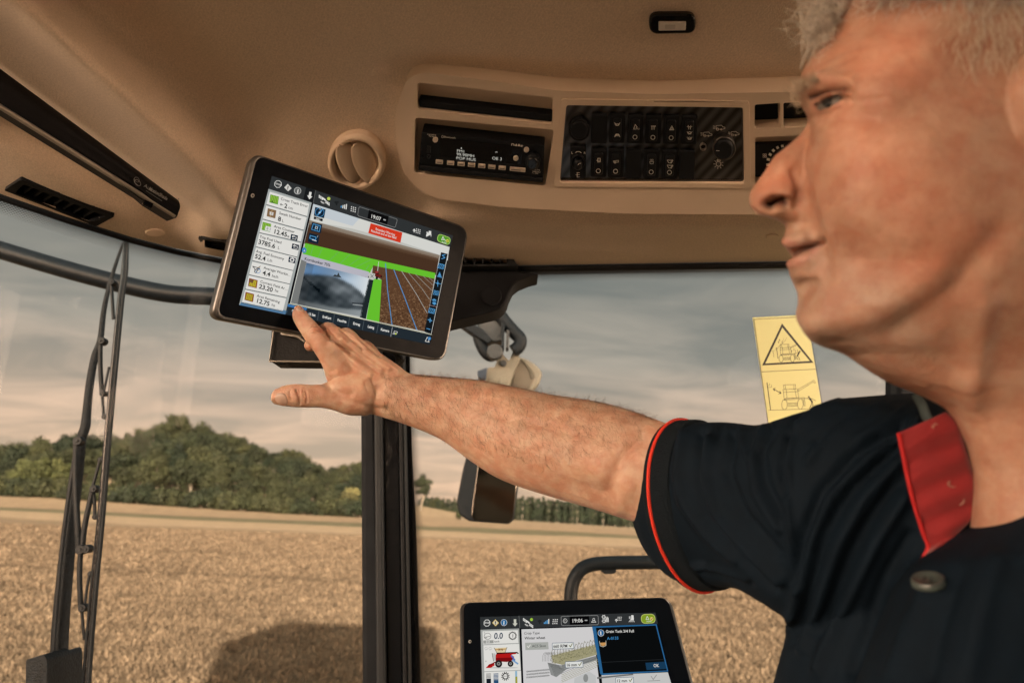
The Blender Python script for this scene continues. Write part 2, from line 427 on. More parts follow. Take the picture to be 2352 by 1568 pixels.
# ------------------------------------------------------------------ trees
bark = mat('bark', (.09, .07, .05), .9, var=.3, vscale=3, bump=.5, bscale=14)
def leaf_mat(name, c0, c1):
    m, t, o = newmat(name); L = t.links
    a = t.nodes.new('ShaderNodeVertexColor'); a.layer_name = 'Col'; oi = t.nodes.new('ShaderNodeObjectInfo')
    r = t.nodes.new('ShaderNodeMix'); r.data_type = 'RGBA'; r.inputs[6].default_value = (*c0, 1); r.inputs[7].default_value = (*c1, 1); L.new(oi.outputs['Random'], r.inputs[0])
    mx = t.nodes.new('ShaderNodeMix'); mx.data_type = 'RGBA'; mx.blend_type = 'MULTIPLY'; mx.inputs[0].default_value = 1; L.new(r.outputs[2], mx.inputs[6]); L.new(a.outputs[0], mx.inputs[7])
    b = t.nodes.new('ShaderNodeBsdfPrincipled'); b.inputs['Roughness'].default_value = .8; b.inputs['Specular IOR Level'].default_value = .2; L.new(mx.outputs[2], b.inputs['Base Color'])
    tr = t.nodes.new('ShaderNodeBsdfTranslucent'); L.new(mx.outputs[2], tr.inputs[0])
    ms = t.nodes.new('ShaderNodeMixShader'); ms.inputs[0].default_value = .12; L.new(b.outputs[0], ms.inputs[1]); L.new(tr.outputs[0], ms.inputs[2]); L.new(ms.outputs[0], o.inputs[0])
    m['vcol'] = 1; return m
LM = {'dark': leaf_mat('foliage_dark_green', (.0055, .009, .004), (.021, .022, .0085)), 'light': leaf_mat('foliage_light_green', (.026, .030, .010), (.034, .036, .013)),
      'pine': leaf_mat('foliage_pine', (.008, .012, .006), (.015, .018, .009)), 'gold': leaf_mat('foliage_golden', (.05, .046, .02), (.06, .054, .022))}
def make_tree(name, cat, label, group, rx, rz, trunk, lumps, nleaf, size, lm, seed, cone=False):
    g = np.random.default_rng(seed); root = thing(name, label, cat, (0, 0, 0), group)
    tb = MB(); lean = g.normal(0, .3, 2); zt = trunk + rz*(1.5 if cone else 1.0)
    pts = [(0, 0, -1.2), (lean[0]*.3, lean[1]*.3, trunk*.6), (lean[0], lean[1], trunk + rz*.4), (lean[0]*1.5, lean[1]*1.5, zt)]
    tb.tube(pts, [.38, .3, .2, .05], 7)
    cs = []
    for i in range(lumps):
        if cone:
            f = (i + .5)/lumps; a = g.uniform(0, 6.28); rr = rx*(1 - f*.75)*.45
            c = np.array([rr*np.cos(a), rr*np.sin(a), trunk*.4 + f*2*rz]); R_ = rx*(1.05 - f*.75)*.62
        else:
            d = g.normal(0, 1, 3); d /= np.linalg.norm(d); q = g.random()**.4*.68
            c = np.array([d[0]*rx*q, d[1]*rx*q, trunk + rz + d[2]*rz*q]); R_ = rx*g.uniform(.28, .46)
            if i < 7:
                mid = np.array([lean[0], lean[1], trunk + rz*.3]); tb.tube([tuple(mid - (0, 0, g.uniform(0, trunk*.35))), tuple((mid + c)/2 + (0, 0, -.3)), tuple(c)], [.15, .1, .03], 5)
        cs.append((c, R_, g.uniform(.62, 1.3)))
    tb.build('trunk', bark, root, smooth=60)
    V = []; C = []
    per = nleaf//lumps
    for c, R_, br in cs:
        d = g.normal(0, 1, (per, 3)); d /= np.linalg.norm(d, axis=1)[:, None]
        rad_ = R_*(g.random(per)**.33*(.75 + .35*np.abs(np.sin(d[:, 0]*5 + d[:, 2]*4))))[:, None]
        p = c + d*rad_*np.array([1, 1, .82]) + g.normal(0, .12, (per, 3))
        nn = d + g.normal(0, .55, (per, 3)); nn /= np.linalg.norm(nn, axis=1)[:, None]
        a = np.cross(nn, g.normal(0, 1, (per, 3))); a /= np.linalg.norm(a, axis=1)[:, None]; b = np.cross(nn, a)
        s = (size*g.uniform(.5, 1.25, per))[:, None]
        V.append(np.stack([p - a*s - b*s*.25, p + b*s*.55 - a*s*.1, p + a*s + b*s*.2, p - b*s*.6 + a*s*.1], 1).reshape(-1, 3))
        C.append(np.repeat((br*g.uniform(.65, 1.35, per))[:, None], 3, 1)*np.array([1, 1, .92]))
    V = np.vstack(V); C = np.vstack(C)
    o = big_mesh('crown', V, np.arange(len(V)).reshape(-1, 4), C, LM[lm]); o.parent = root
    root.hide_render = False; return root
def kids(o): return [c for c in bpy.data.objects if c.parent == o]
def copy_tree(src, label=None, group=None, lm=None):
    r = src.copy(); COL.objects.link(r); ROOTLOC[r.name] = Vector((0, 0, 0))
    for c in KID[src.name]:
        k = c.copy(); COL.objects.link(k); k.parent = r
    if label: r['label'] = label
    return r
LAB_W = 'round dark green broadleaf tree in the wood across the harvested field'
protos = [make_tree('broadleaf_tree', 'tree', LAB_W, 'trees of the wood at the far side of the field', *a) for a in (
    (4.6, 4.4, 2.4, 24, 5200, .30, 'dark', 1), (5.4, 3.9, 2.2, 28, 6000, .30, 'dark', 2), (3.8, 4.8, 2.8, 20, 4400, .28, 'dark', 3), (5.0, 4.6, 2.2, 26, 5600, .30, 'dark', 8))]
LAB_L = 'lighter yellow-green tree standing out in the dark wood behind the wiper'
light_p = make_tree('broadleaf_tree', 'tree', LAB_L, 'light green trees behind the wiper', 4.4, 4.6, 1.2, 22, 5200, .28, 'light', 4)
LAB_P = 'slim dark pine in the distant row right of the exterior mirror'
pine_p = make_tree('pine_tree', 'tree', LAB_P, 'pines in the distant row beyond the field', 2.0, 4.6, 1.2, 14, 2000, .30, 'pine', 5, True)
gold_p = make_tree('broadleaf_tree', 'tree', 'golden tinged tree at the right end of the wood beside the black pillar', None, 3.8, 4.0, 1.0, 18, 4200, .26, 'gold', 6)
bush_p = make_tree('hedge_bush', 'bush', 'low dark bush along the foot of the wood', 'bushes along the foot of the wood', 3.2, 1.7, .3, 12, 2600, .25, 'dark', 7)
KID = {p.name: kids(p) for p in protos + [light_p, pine_p, gold_p, bush_p]}
used = set()
def place(p, x, y, s, dz=0, label=None):
    o = p if p.name not in used else copy_tree(p)
    used.add(p.name); o.location = (x, y, float(hz(x, y)) + dz); o.scale = (s*random.uniform(.95, 1.1),)*2 + (s*random.uniform(.92, 1.08),)
    o.rotation_euler.z = random.uniform(0, 6.28)
    if label:
        o['label'] = label
        if 'group' in o: del o['group']
    return o
def gx(u, y, v=1165):                       # world x of picture column u at distance y
    r = ray(u, v); return r.x/r.y*y
tops = [(-260, 1010), (0, 1000), (60, 992), (130, 978), (200, 986), (270, 984), (300, 975), (350, 956), (400, 964), (440, 974), (480, 985), (530, 998), (560, 1010), (600, 1038), (640, 1028), (690, 1030), (720, 1062), (760, 1068), (800, 1052), (840, 1062), (900, 1085), (960, 1105), (1010, 1128)]
tu = [a for a, b in tops]; tv = [b for a, b in tops]
def top_z(u, y):
    r = ray(u, float(np.interp(u, tu, tv))); return 3.0 + r.z/r.y*y
# skyline trees stand on the rise so that their tops draw the outline of the wood
k = 0
for y, step, drop in ((262, 34, 0), (240, 36, 1.6), (222, 40, 4.0), (205, 40, 6.8), (190, 38, 9.8)):
    u = -90 + (k % 2)*20
    while u < 860:
        x = gx(u, y); zt = top_z(u, y) - drop*(.45 + .55*min(1, max(0, (1150 - np.interp(u, tu, tv))/190.0)))
        p = protos[(k*7 + int(y)) % 4]; base = float(hz(x, y))
        hgt = {0: 11.0, 1: 9.9, 2: 12.2, 3: 11.4}[(k*7 + int(y)) % 4]
        s = (zt - base)/hgt
        s = min(max(s, .6), 1.5)
        seg = 'left of the wiper' if u < 110 else 'directly behind the wiper' if u < 260 else 'just right of the wiper' if u < 400 else 'midway between wiper and pillar' if u < 560 else 'beneath the spread thumb' if u < 730 else 'beside the black pillar'
        row = {262: 'on the skyline', 240: 'just below the skyline', 222: 'in the middle', 205: 'low in the middle', 190: 'in the front rank'}[y]
        lab_ = 'dark green broadleaf tree %s of the wood, %s' % (row, seg) if y != 262 else 'dark green broadleaf tree on the skyline of the wood, %s' % seg
        t_ = place(p, x, y + random.uniform(-6, 6), s*random.uniform(.94, 1.04)); t_['label'] = lab_; t_['group'] = 'trees of the wood, ' + row + ', ' + seg; k += 1
        u += step*random.uniform(.75, 1.25)
for u, y, s in ((30, 186, .95), (75, 184, 1.05), (112, 186, 1.0), (138, 187, .8)): place(light_p, gx(u, y), y, s)
place(gold_p, gx(800, 184), 184, .95)
u = -60
while u < 840:
    seg = 'left of the wiper' if u < 130 else 'behind the wiper' if u < 260 else 'right of the wiper' if u < 540 else 'below the thumb' if u < 730 else 'beside the pillar'; t_ = place(bush_p, gx(u, 178), 176 + random.uniform(-2, 3), random.uniform(1.1, 1.7), -.7); t_['label'] = 'low dark bush along the foot of the wood, ' + seg; t_['group'] = 'bushes along the foot of the wood, ' + seg; u += random.uniform(12, 19)
# bigger single trees that rise over the skyline
place(protos[0], gx(372, 250), 250, 1.45, 3, 'tallest tree of the wood, its crown rising above all the others')
place(protos[1], gx(665, 215), 215, 1.12, 1, 'broad tree with its crown above the dip in the wood near its right end')
place(protos[2], gx(965, 235), 235, .95, 0, 'bushy tree just right of the black pillar')
place(protos[3], gx(1000, 330), 330, .9, 0, 'small round tree against the sky between pillar and mirror')
place(bush_p, gx(1062, 205, 1190), 205, .8, 0, 'lone dark bush in the pale strip under the exterior mirror')
# distant row
u = 960
while u < 1640:
    y = 330 + random.uniform(-4, 12); place(pine_p, gx(u, y, 1190), y, random.uniform(.95, 1.15)*(1.0 if u > 1180 else .8)); u += random.uniform(3.6, 6.2)
for u in np.arange(940, 1180, 20):
    t_ = place(bush_p, gx(u, 315, 1190), 315, random.uniform(.8, 1.3)); t_['label'] = 'small distant hedge bush between the pillar and the exterior mirror'; t_['group'] = 'distant bushes between pillar and mirror'

# ------------------------------------------------------------------ the harvester behind the cab (throws the shadow on the field)
bounce_paint = mat('body_paint', (.55, .50, .42), .5, coat=.1, var=.1, vscale=2); blackm = mat('black_rubber', (.02, .02, .02), .7, bump=.4, bscale=40)  # pale coat chosen so the unseen body bounces light towards the cab
hb = thing('combine_harvester_body', 'pale grey harvester body with grain tank behind the cab', 'combine harvester', (0, -6, 0))
def bx(n, m, c, s, bev=.05, par=hb):
    q = MB(); q.box(c, s); return q.build(n, m, par, bevel=bev)
bx('chassis', bounce_paint, (0, -6.4, 1.9), (2.9, 6.2, 1.9)); bx('grain_tank', bounce_paint, (.1, -5.0, 3.45), (3.4, 3.3, 1.15))
q = MB(); A = [(-1.6, -6.7, 4.0), (1.8, -6.7, 4.0), (1.8, -3.35, 4.0), (-1.6, -3.35, 4.0)]; B = [(-2.3, -7.1, 5.3), (2.3, -7.1, 5.3), (1.9, -3.0, 5.2), (-2.1, -3.0, 5.1)]
q.prism(B, A); q.build('tank_extension', blackm, hb)
bx('engine_hood', bounce_paint, (0, -8, 3.3), (2.7, 2.2, 1.0)); bx('unloading_auger', bounce_paint, (-1.7, -6, 3.7), (.35, 5.5, .35))
for sx in (-1.75, 1.75):
    for yy, rr in ((-3.6, .95), (-8.6, .7)):
        q = MB(); q.tube([(sx - .35, yy, rr), (sx + .35, yy, rr)], rr, 28); q.build('wheel', blackm, hb, bevel=.06)
# ------------------------------------------------------------------ cab materials
def fabric_mat():
    m, t, o = newmat('tan_fabric'); L = t.links
    b = t.nodes.new('ShaderNodeBsdfPrincipled'); b.inputs['Roughness'].default_value = .95; b.inputs['Specular IOR Level'].default_value = .15
    b.inputs['Sheen Weight'].default_value = .25
    tc_ = t.nodes.new('ShaderNodeTexCoord')
    w1 = t.nodes.new('ShaderNodeTexWave'); w1.inputs['Scale'].default_value = 150; w1.bands_direction = 'DIAGONAL'; w1.inputs['Distortion'].default_value = .6
    w2 = t.nodes.new('ShaderNodeTexNoise'); w2.inputs['Scale'].default_value = 500; w2.inputs['Detail'].default_value = 2
    n = t.nodes.new('ShaderNodeTexNoise'); n.inputs['Scale'].default_value = 5; n.inputs['Detail'].default_value = 4
    for q in (w1, w2, n): L.new(tc_.outputs['Object'], q.inputs['Vector'])
    mx = t.nodes.new('ShaderNodeMix'); mx.data_type = 'FLOAT'; mx.inputs[0].default_value = .94; L.new(w1.outputs['Fac'], mx.inputs[2]); L.new(w2.outputs[0], mx.inputs[3])
    mr = t.nodes.new('ShaderNodeMapRange'); mr.inputs[1].default_value = .25; mr.inputs[2].default_value = .75; mr.inputs[3].default_value = .86; mr.inputs[4].default_value = 1.12; L.new(mx.outputs[0], mr.inputs[0])
    mr2 = t.nodes.new('ShaderNodeMapRange'); mr2.inputs[1].default_value = .3; mr2.inputs[2].default_value = .7; mr2.inputs[3].default_value = .94; mr2.inputs[4].default_value = 1.05; L.new(n.outputs[0], mr2.inputs[0])
    mm = t.nodes.new('ShaderNodeMath'); mm.operation = 'MULTIPLY'; L.new(mr.outputs[0], mm.inputs[0]); L.new(mr2.outputs[0], mm.inputs[1])
    c = t.nodes.new('ShaderNodeMix'); c.data_type = 'RGBA'; c.blend_type = 'MULTIPLY'; c.inputs[0].default_value = 1; c.inputs[6].default_value = (*TAN, 1); L.new(mm.outputs[0], c.inputs[7])
    L.new(c.outputs[2], b.inputs['Base Color'])
    bp = t.nodes.new('ShaderNodeBump'); bp.inputs['Strength'].default_value = .35; bp.inputs['Distance'].default_value = .0015; L.new(mx.outputs[0], bp.inputs['Height']); L.new(bp.outputs[0], b.inputs['Normal'])
    L.new(b.outputs[0], o.inputs[0]); return m
TAN = (.75, .615, .475)
fabric = fabric_mat()
tanp = mat('tan_plastic', (.75, .61, .465), .55, spec=.35, var=.05, vscale=9, bump=.25, bscale=900)
tanp_in = mat('tan_plastic_inner', (.72, .59, .46), .6, spec=.3, bump=.2, bscale=900)
blk = mat('black_plastic', (.007, .009, .012), .45, spec=.22, bump=.3, bscale=900, var=.25, vscale=20)
blk_m = mat('black_matte_plastic', (.010, .012, .015), .7, spec=.18, bump=.5, bscale=1200, var=.2, vscale=30)
gloss = mat('black_gloss', (.004, .005, .007), .14, spec=.35, coat=.06, bump=.06, bscale=60)
rubber = mat('dark_rubber', (.012, .013, .015), .6, spec=.2, bump=.3, bscale=300, var=.3, vscale=12)
greyp = mat('grey_plastic', (.018, .021, .024), .5, spec=.25, bump=.3, bscale=700, var=.2, vscale=8)
steel = mat('brushed_metal_rim', (.13, .125, .12), .32, metal=.9, bump=.1, bscale=300)
alu = mat('pale_aluminium', (.3, .27, .23), .4, metal=.5)
inkw = mat('printed_ink', (.7, .7, .7), .5, vcol=True)
white_l = mat('lamp_lens', (.75, .73, .68), .3)

def f_ceiling(x, y):
    s = np.clip((y - .42) / .62, 0, 1); s = s*s*(3 - 2*s)
    return 3.0 + .60 - .185*s - .03*np.clip((-x - .35)/.5, 0, 1.4)
HS = [  # soft folds of the lining: (picture polyline, width, depth change)
    ([(-200, -180), (60, 20), (330, 262), (470, 400), (540, 500)], 52, -.062),
    ([(-200, -330), (160, -80), (400, 150), (560, 320)], 90, .040),
    ([(470, 470), (500, 500), (530, 560)], 26, .012),
    ([(-50, 260), (180, 372), (400, 500)], 34, .020),
    ([(900, 160), (1200, 168), (1500, 205), (1850, 200)], 30, .010),
    ([(1000, 500), (1300, 520), (1800, 520)], 22, -.012),
    ([(640, 480), (900, 560), (1200, 575), (1800, 560)], 40, -.008)]
def ceil_depth(u, v):
    u = np.asarray(u, float); v = np.asarray(v, float); u, v = np.broadcast_arrays(u, v)
    lo = np.full(u.shape, .25); hi = np.full(u.shape, 2.2)
    for _ in range(34):
        mid = (lo + hi)/2; p = Pn(u, v, mid); g = p[..., 2] - f_ceiling(p[..., 0], p[..., 1])
        lo = np.where(g < 0, mid, lo); hi = np.where(g < 0, hi, mid)
    d = (lo + hi)/2 + strokes(u, v, HS)
    # recess that holds the roller shade: everything below the crisp edge line is set back
    line = (v - (158 + u*.722)); side = 1/(1 + np.exp(-line/2.2)); reach = np.exp(-(np.maximum(line - 60, 0)/90)**2)*(1/(1 + np.exp((u - 455)/10)))
    return d + .035*side*reach
hd_u = [-700, -300, -150, 0, 150, 300, 400, 510, 700, 1000, 1190, 1562, 1820, 2352, 2800, 3200]
hd_v = [150, 330, 385, 445, 497, 544, 570, 592, 607, 610, 609.7, 604, 600, 590, 580, 572]
def vlow(u): return np.interp(u, hd_u, hd_v)
us = np.arange(-700, 3180, 9.0); ts = np.linspace(0, 1, 92); vtop = -160.0
UU, TT = np.meshgrid(us, ts); VV = vtop + (vlow(UU) - vtop)*TT
DD = ceil_depth(UU, VV); PP = Pn(UU, VV, DD)
console_out = [zC(*p) for p in ((70, 450), (66, 300), (130, 92), (222, 48), (600, 96), (1030, 158), (1600, 178), (2352, 166), (3300, 130), (3300, 900), (2150, 885), (1400, 880), (700, 842), (300, 790), (190, 730), (105, 620))]
def inside(poly, u, v):
    r = np.zeros(u.shape, bool); n = len(poly)
    for i in range(n):
        (x0, y0), (x1, y1) = poly[i], poly[(i+1) % n]
        if y0 == y1: continue
        c = ((y0 > v) != (y1 > v)) & (u < (x1-x0)*(v-y0)/(y1-y0) + x0); r ^= c
    return r
def shrink(poly, k):
    cx = sum(p[0] for p in poly)/len(poly); cy = sum(p[1] for p in poly)/len(poly)
    res = []
    for x, y in poly:
        L = math.hypot(x-cx, y-cy); res.append((x - (x-cx)/L*k, y - (y-cy)/L*k))
    return res
ventL = [(10, 434), (48, 409), (264, 494), (222, 517)]
ventM = [zE(*p) for p in ((1412, 1256), (1640, 1285), (1760, 1400), (1470, 1352))]
holes = [shrink(console_out, 16), shrink(ventL, 9), shrink(ventM, 6)]
cu = (UU[:-1, :-1] + UU[1:, 1:])/2; cv = (VV[:-1, :-1] + VV[1:, 1:])/2
hole = np.zeros(cu.shape, bool)
for h in holes: hole |= inside(h, cu, cv)
hm = MB(); nr, nc = UU.shape; hm.v = [tuple(p) for p in PP.reshape(-1, 3)]
for i in range(nr-1):
    for j in range(nc-1):
        if not hole[i, j]: hm.f.append((i*nc+j, i*nc+j+1, (i+1)*nc+j+1, (i+1)*nc+j)); hm.c.append((1, 1, 1))
# roof carries on behind the camera and over the driver
back = PP[0].copy(); b1 = back.copy(); b1[:, 1] = np.minimum(b1[:, 1] - .25, .1); b2 = back.copy(); b2[:, 1] = -.85
base = len(hm.v); hm.v += [tuple(p) for p in b1] + [tuple(p) for p in b2]
for j in range(nc-1):
    hm.f.append((base+j, base+j+1, j+1, j)); hm.c.append((1, 1, 1)); hm.f.append((base+nc+j, base+nc+j+1, base+j+1, base+j)); hm.c.append((1, 1, 1))
cab = thing('cab_ceiling', 'tan fabric covered cab ceiling curving down to the windscreen header', 'ceiling', (0, .8, 3.55))
hl = hm.build('headliner', fabric, cab, smooth=60)
# outer roof skin above the lining
rs = MB(); A = PP[::6, ::8].copy(); A[..., 2] += .16; A = np.concatenate([np.array([[(x, -.9, z+.16) for x, y, z in b2[::8]]]), A]); rs.grid(A)
rs.build('roof_shell', mat('roof_paint', (.3, .28, .25), .4), cab, smooth=60)
# header trims following the lining edge
hu = np.arange(-700, 3180, 12.0); hv = vlow(hu); hdp = ceil_depth(hu, hv); HP = Pn(hu, hv, hdp)
def hpoint(u, dz=0, dy=0):
    p = Pn(u, vlow(u), ceil_depth(u, vlow(u))); return Vector(p) + Vector((0, dy, dz))
trim = MB(); sel = hu >= 1040
trim.tube([Vector(p) + Vector((0, .006, -.004)) for p in HP[sel]], .0075, 8, flat=.75); trim.build('header_trim', rubber, cab, smooth=60)
sealb = MB(); sealb.tube([Vector(p) + Vector((0, .010, -.0035)) for p in HP[~sel]], .0055, 8, flat=.8); sealb.build('windscreen_seal', blk, cab, smooth=60)

# ------------------------------------------------------------------ panes with printed dot border
def glass_mat(dots_w, edges=True):
    m, t, o = newmat('window_glass'); L = t.links
    uv = t.nodes.new('ShaderNodeVertexColor'); uv.layer_name = 'Col'; sp = t.nodes.new('ShaderNodeSeparateColor'); L.new(uv.outputs[0], sp.inputs[0])
    def MM(op, a, b=None, c=None):
        n = t.nodes.new('ShaderNodeMath'); n.operation = op
        for i, v in enumerate((a, b, c)):
            if v is None: continue
            if isinstance(v, (int, float)): n.inputs[i].default_value = v
            else: L.new(v, n.inputs[i])
        return n.outputs[0]
    # red = distance from the printed edge (m), green = position along it (m)
    d = sp.outputs[0]; s = sp.outputs[1]
    P_ = .0042
    row = MM('FLOOR', MM('DIVIDE', d, P_*.5)); off = MM('MULTIPLY', MM('MODULO', row, 2.0), .5)
    fx = MM('SUBTRACT', MM('FRACT', MM('ADD', MM('DIVIDE', s, P_), off)), .5); fy = MM('SUBTRACT', MM('FRACT', MM('DIVIDE', d, P_*.5)), .5)
    rr = MM('SQRT', MM('ADD', MM('MULTIPLY', fx, fx), MM('MULTIPLY', MM('MULTIPLY', fy, fy), .25)))
    size = MM('SUBTRACT', .40, MM('MULTIPLY', MM('DIVIDE', MM('SUBTRACT', d, .006), dots_w), .30))
    dotm = MM('LESS_THAN', rr, size); solid = MM('LESS_THAN', d, .007); inb = MM('LESS_THAN', d, .006 + dots_w)
    mask = MM('MAXIMUM', solid, MM('MULTIPLY', dotm, inb))
    ink = t.nodes.new('ShaderNodeBsdfPrincipled'); ink.inputs['Base Color'].default_value = (.012, .012, .012, 1); ink.inputs['Roughness'].default_value = .5
    tr = t.nodes.new('ShaderNodeBsdfTransparent'); tr.inputs[0].default_value = (.97, .975, .965, 1)
    gs = t.nodes.new('ShaderNodeBsdfGlossy'); gs.inputs['Roughness'].default_value = .02
    m1 = t.nodes.new('ShaderNodeMixShader'); m1.inputs[0].default_value = .003; L.new(tr.outputs[0], m1.inputs[1]); L.new(gs.outputs[0], m1.inputs[2])
    # sparse dust specks
    tcn = t.nodes.new('ShaderNodeTexCoord'); vo = t.nodes.new('ShaderNodeTexVoronoi'); vo.inputs['Scale'].default_value = 34; L.new(tcn.outputs['Object'], vo.inputs['Vector'])
    vs = t.nodes.new('ShaderNodeSeparateColor'); L.new(vo.outputs['Color'], vs.inputs[0])
    spk = MM('MULTIPLY', MM('LESS_THAN', vo.outputs['Distance'], .028), MM('GREATER_THAN', vs.outputs[0], .72))
    df = t.nodes.new('ShaderNodeBsdfDiffuse'); df.inputs[0].default_value = (.25, .2, .15, 1)
    m3 = t.nodes.new('ShaderNodeMixShader'); L.new(MM('MULTIPLY', spk, .5), m3.inputs[0]); L.new(m1.outputs[0], m3.inputs[1]); L.new(df.outputs[0], m3.inputs[2])
    m2 = t.nodes.new('ShaderNodeMixShader'); L.new(mask, m2.inputs[0]); L.new(m3.outputs[0], m2.inputs[1]); L.new(ink.outputs[0], m2.inputs[2])
    L.new(m2.outputs[0], o.inputs[0]); m['vcol'] = 1; return m
gl_a = glass_mat(.024); gl_b = glass_mat(.014)
def vgrid_mesh(name, A, C, material):
    A = np.asarray(A); r, c = A.shape[:2]; F = []
    for i in range(r-1):
        for j in range(c-1): F.append((i*c+j, i*c+j+1, (i+1)*c+j+1, (i+1)*c+j))
    me = bpy.data.meshes.new(name); me.from_pydata([tuple(p) for p in A.reshape(-1, 3)], [], F); me.update()
    at = me.color_attributes.new('Col', 'FLOAT_COLOR', 'POINT'); a = np.ones((r*c, 4), 'f'); a[:, :3] = C.reshape(-1, 3); at.data.foreach_set('color', a.ravel())
    me.polygons.foreach_set('use_smooth', [True]*len(F)); me.materials.append(material)
    o = bpy.data.objects.new(name, me); COL.objects.link(o); return o
# front pane: drops straight down from the header
gu = np.arange(-690, 905, 10.0); top = Pn(gu, vlow(gu), ceil_depth(gu, vlow(gu))) + np.array([0, .016, 0])
s_ = np.concatenate([[0], np.cumsum(np.linalg.norm(np.diff(top, axis=0), axis=1))])
drops = np.array([-.004, 0, .01, .02, .03, .045, .06, .3, .7, 1.2]); A = np.stack([top - np.array([0, -.06*q, q]) for q in drops]); C = np.zeros(A.shape); C[..., 0] = drops[:, None] + .004; C[..., 1] = s_[None, :]
o = vgrid_mesh('front_window_pane', A, C, gl_a); tag(o, 'curved front windscreen pane left of the pillar with dotted black top border', 'window glass')
# side pane, right of the pillar; dotted border along its top and along the pillar
YP = 1.16
gu = np.arange(925, 3000, 10.0)
topv = np.array([vlow(u) for u in gu])
pillar_edge = [(1568+200, 966), (1568, 961), (1200, 951), (956, 938), (760, 930)]
A = []; C = []
rows_v = np.concatenate([np.linspace(0, 60, 9), np.linspace(75, 1250, 30)])
for dv in rows_v:
    ra = []; rc = []
    for u, tv_ in zip(gu, topv):
        v = tv_ + dv; d = depthY(u, v, YP); p = P(u, v, d)
        ue = np.interp(v, [q[0] for q in pillar_edge][::-1], [q[1] for q in pillar_edge][::-1])
        dx = (u - ue)*d/FPX + .004; dz = dv*d/FPX - .010
        ra.append(tuple(p)); rc.append((max(min(dx, dz), 0), p.x if dz < dx else p.z + 5, 0))
    A.append(ra); C.append(rc)
o = vgrid_mesh('side_window_pane', np.array(A), np.array(C), gl_b); tag(o, 'flat window pane right of the pillar carrying the yellow sticker', 'window glass')

# ------------------------------------------------------------------ pillar
YC = 1.12
def pY(u, v, Y=YC): return P(u, v, depthY(u, v, Y))
pil = thing('window_pillar', 'upright black cab pillar between the two panes, under the forearm', 'pillar', tuple(pY(890, 1560)))
def strip(name, m, tops, bots, Yf, thick, bev=.002, parent=pil):
    """upright bar between two picture columns; tops/bots = (u left, u right, v)"""
    n = 8; fr = []; bk = []
    L_ = []; R_ = []
    for i in range(n+1):
        t = i/n; v = tops[2] + (bots[2]-tops[2])*t
        L_.append((tops[0] + (bots[0]-tops[0])*t, v)); R_.append((tops[1] + (bots[1]-tops[1])*t, v))
    out = L_ + R_[::-1]
    fr = [pY(u, v, Yf) for u, v in out]; bk = [p + Vector((0, thick, 0)) for p in fr]
    q = MB(); q.prism(fr, bk); return q.build(name, m, parent, bevel=bev, bseg=3)
strip('inner_trim', blk_m, (826, 858, 690), (832, 888, 1800), YC - .012, .03, .008)
strip('edge_seal', greyp, (856, 874, 690), (866, 889, 1800), YC - .016, .03, .004)
strip('frame_bar', gloss, (870, 916, 690), (889, 932, 1800), YC - .004, .05, .005)
strip('glass_channel', rubber, (911, 918, 690), (929, 937, 1800), YC - .012, .03, .002)
strip('outer_seal', greyp, (917, 924, 690), (937, 945, 1800), YC - .006, .03, .002)
strip('frit_strip', gloss, (923, 938, 690), (944, 962, 1800), YC + .030, .004, 0)
# gusset where the pillar meets the header
gp = [(560, 590), (1040, 584), (1186, 585), (1191, 610), (1196, 622), (1240, 628), (1216, 634), (1192, 644), (1178, 655), (1169, 674), (1164, 690), (1158, 700), (1148, 709), (1130, 716), (1034, 738), (900, 780), (800, 800), (560, 700)]
q = MB(); fr = [pY(u, v, 1.085) for u, v in gp]; q.prism(fr, [p + Vector((0, .06, 0)) for p in fr]); gs_ = q.build('gusset', blk_m, pil, bevel=.004, bseg=3)
q = MB(); cc = pY(1129, 680, 1.083); q.tube([cc, cc - Vector((0, .004, 0))], .0175, 24); q.build('round_cap', blk_m, gs_, bevel=.002)

# ------------------------------------------------------------------ overhead console
def dz_(u, v): return float(ceil_depth(u, v))
PC = Plane.through((910, 300, dz_(905, 300)-.018), (1800, 300, dz_(1800, 300)-.034), (910, 200, dz_(905, 300)-.018-.047))
def loop(pl, pts, r, off=0.0, z=zC, n=4): return [pl.at(*p, off=off) for p in roundpoly([z(*q) for q in pts], r, n)]
oc = thing('overhead_console', 'tan moulded overhead console holding the radio and the switches', 'console', tuple(PC.at(1400, 460)))
out_pts = ((70, 450), (66, 300), (130, 92), (222, 48), (600, 96), (1030, 158), (1600, 178), (2352, 166), (3300, 130), (3300, 930), (2150, 885), (1400, 880), (700, 842), (300, 790), (190, 730), (105, 620))
hA = [(195, 108), (990, 198), (992, 356), (195, 268)]; hB = [(182, 315), (1002, 388), (948, 716), (178, 642)]
hC = [(1040, 203), (2147, 216), (2157, 727), (1000, 717)]
hD = [(2180, 240), (2332, 230), (2334, 376), (2180, 382)]; hE = [(2348, 229), (2600, 222), (2600, 366), (2350, 375)]; hF = [(2182, 432), (2900, 400), (2900, 700), (2182, 705)]
radii = [9, 9, 7, 5, 5, 8]
loops2 = [roundpoly([zC(*p) for p in out_pts], [30, 20, 30, 30, 20, 20, 20, 20, 5, 5, 20, 20, 30, 40, 40, 30], 5)] + [roundpoly([zC(*p) for p in h], r, 4) for h, r in zip((hA, hB, hC, hD, hE, hF), radii)]
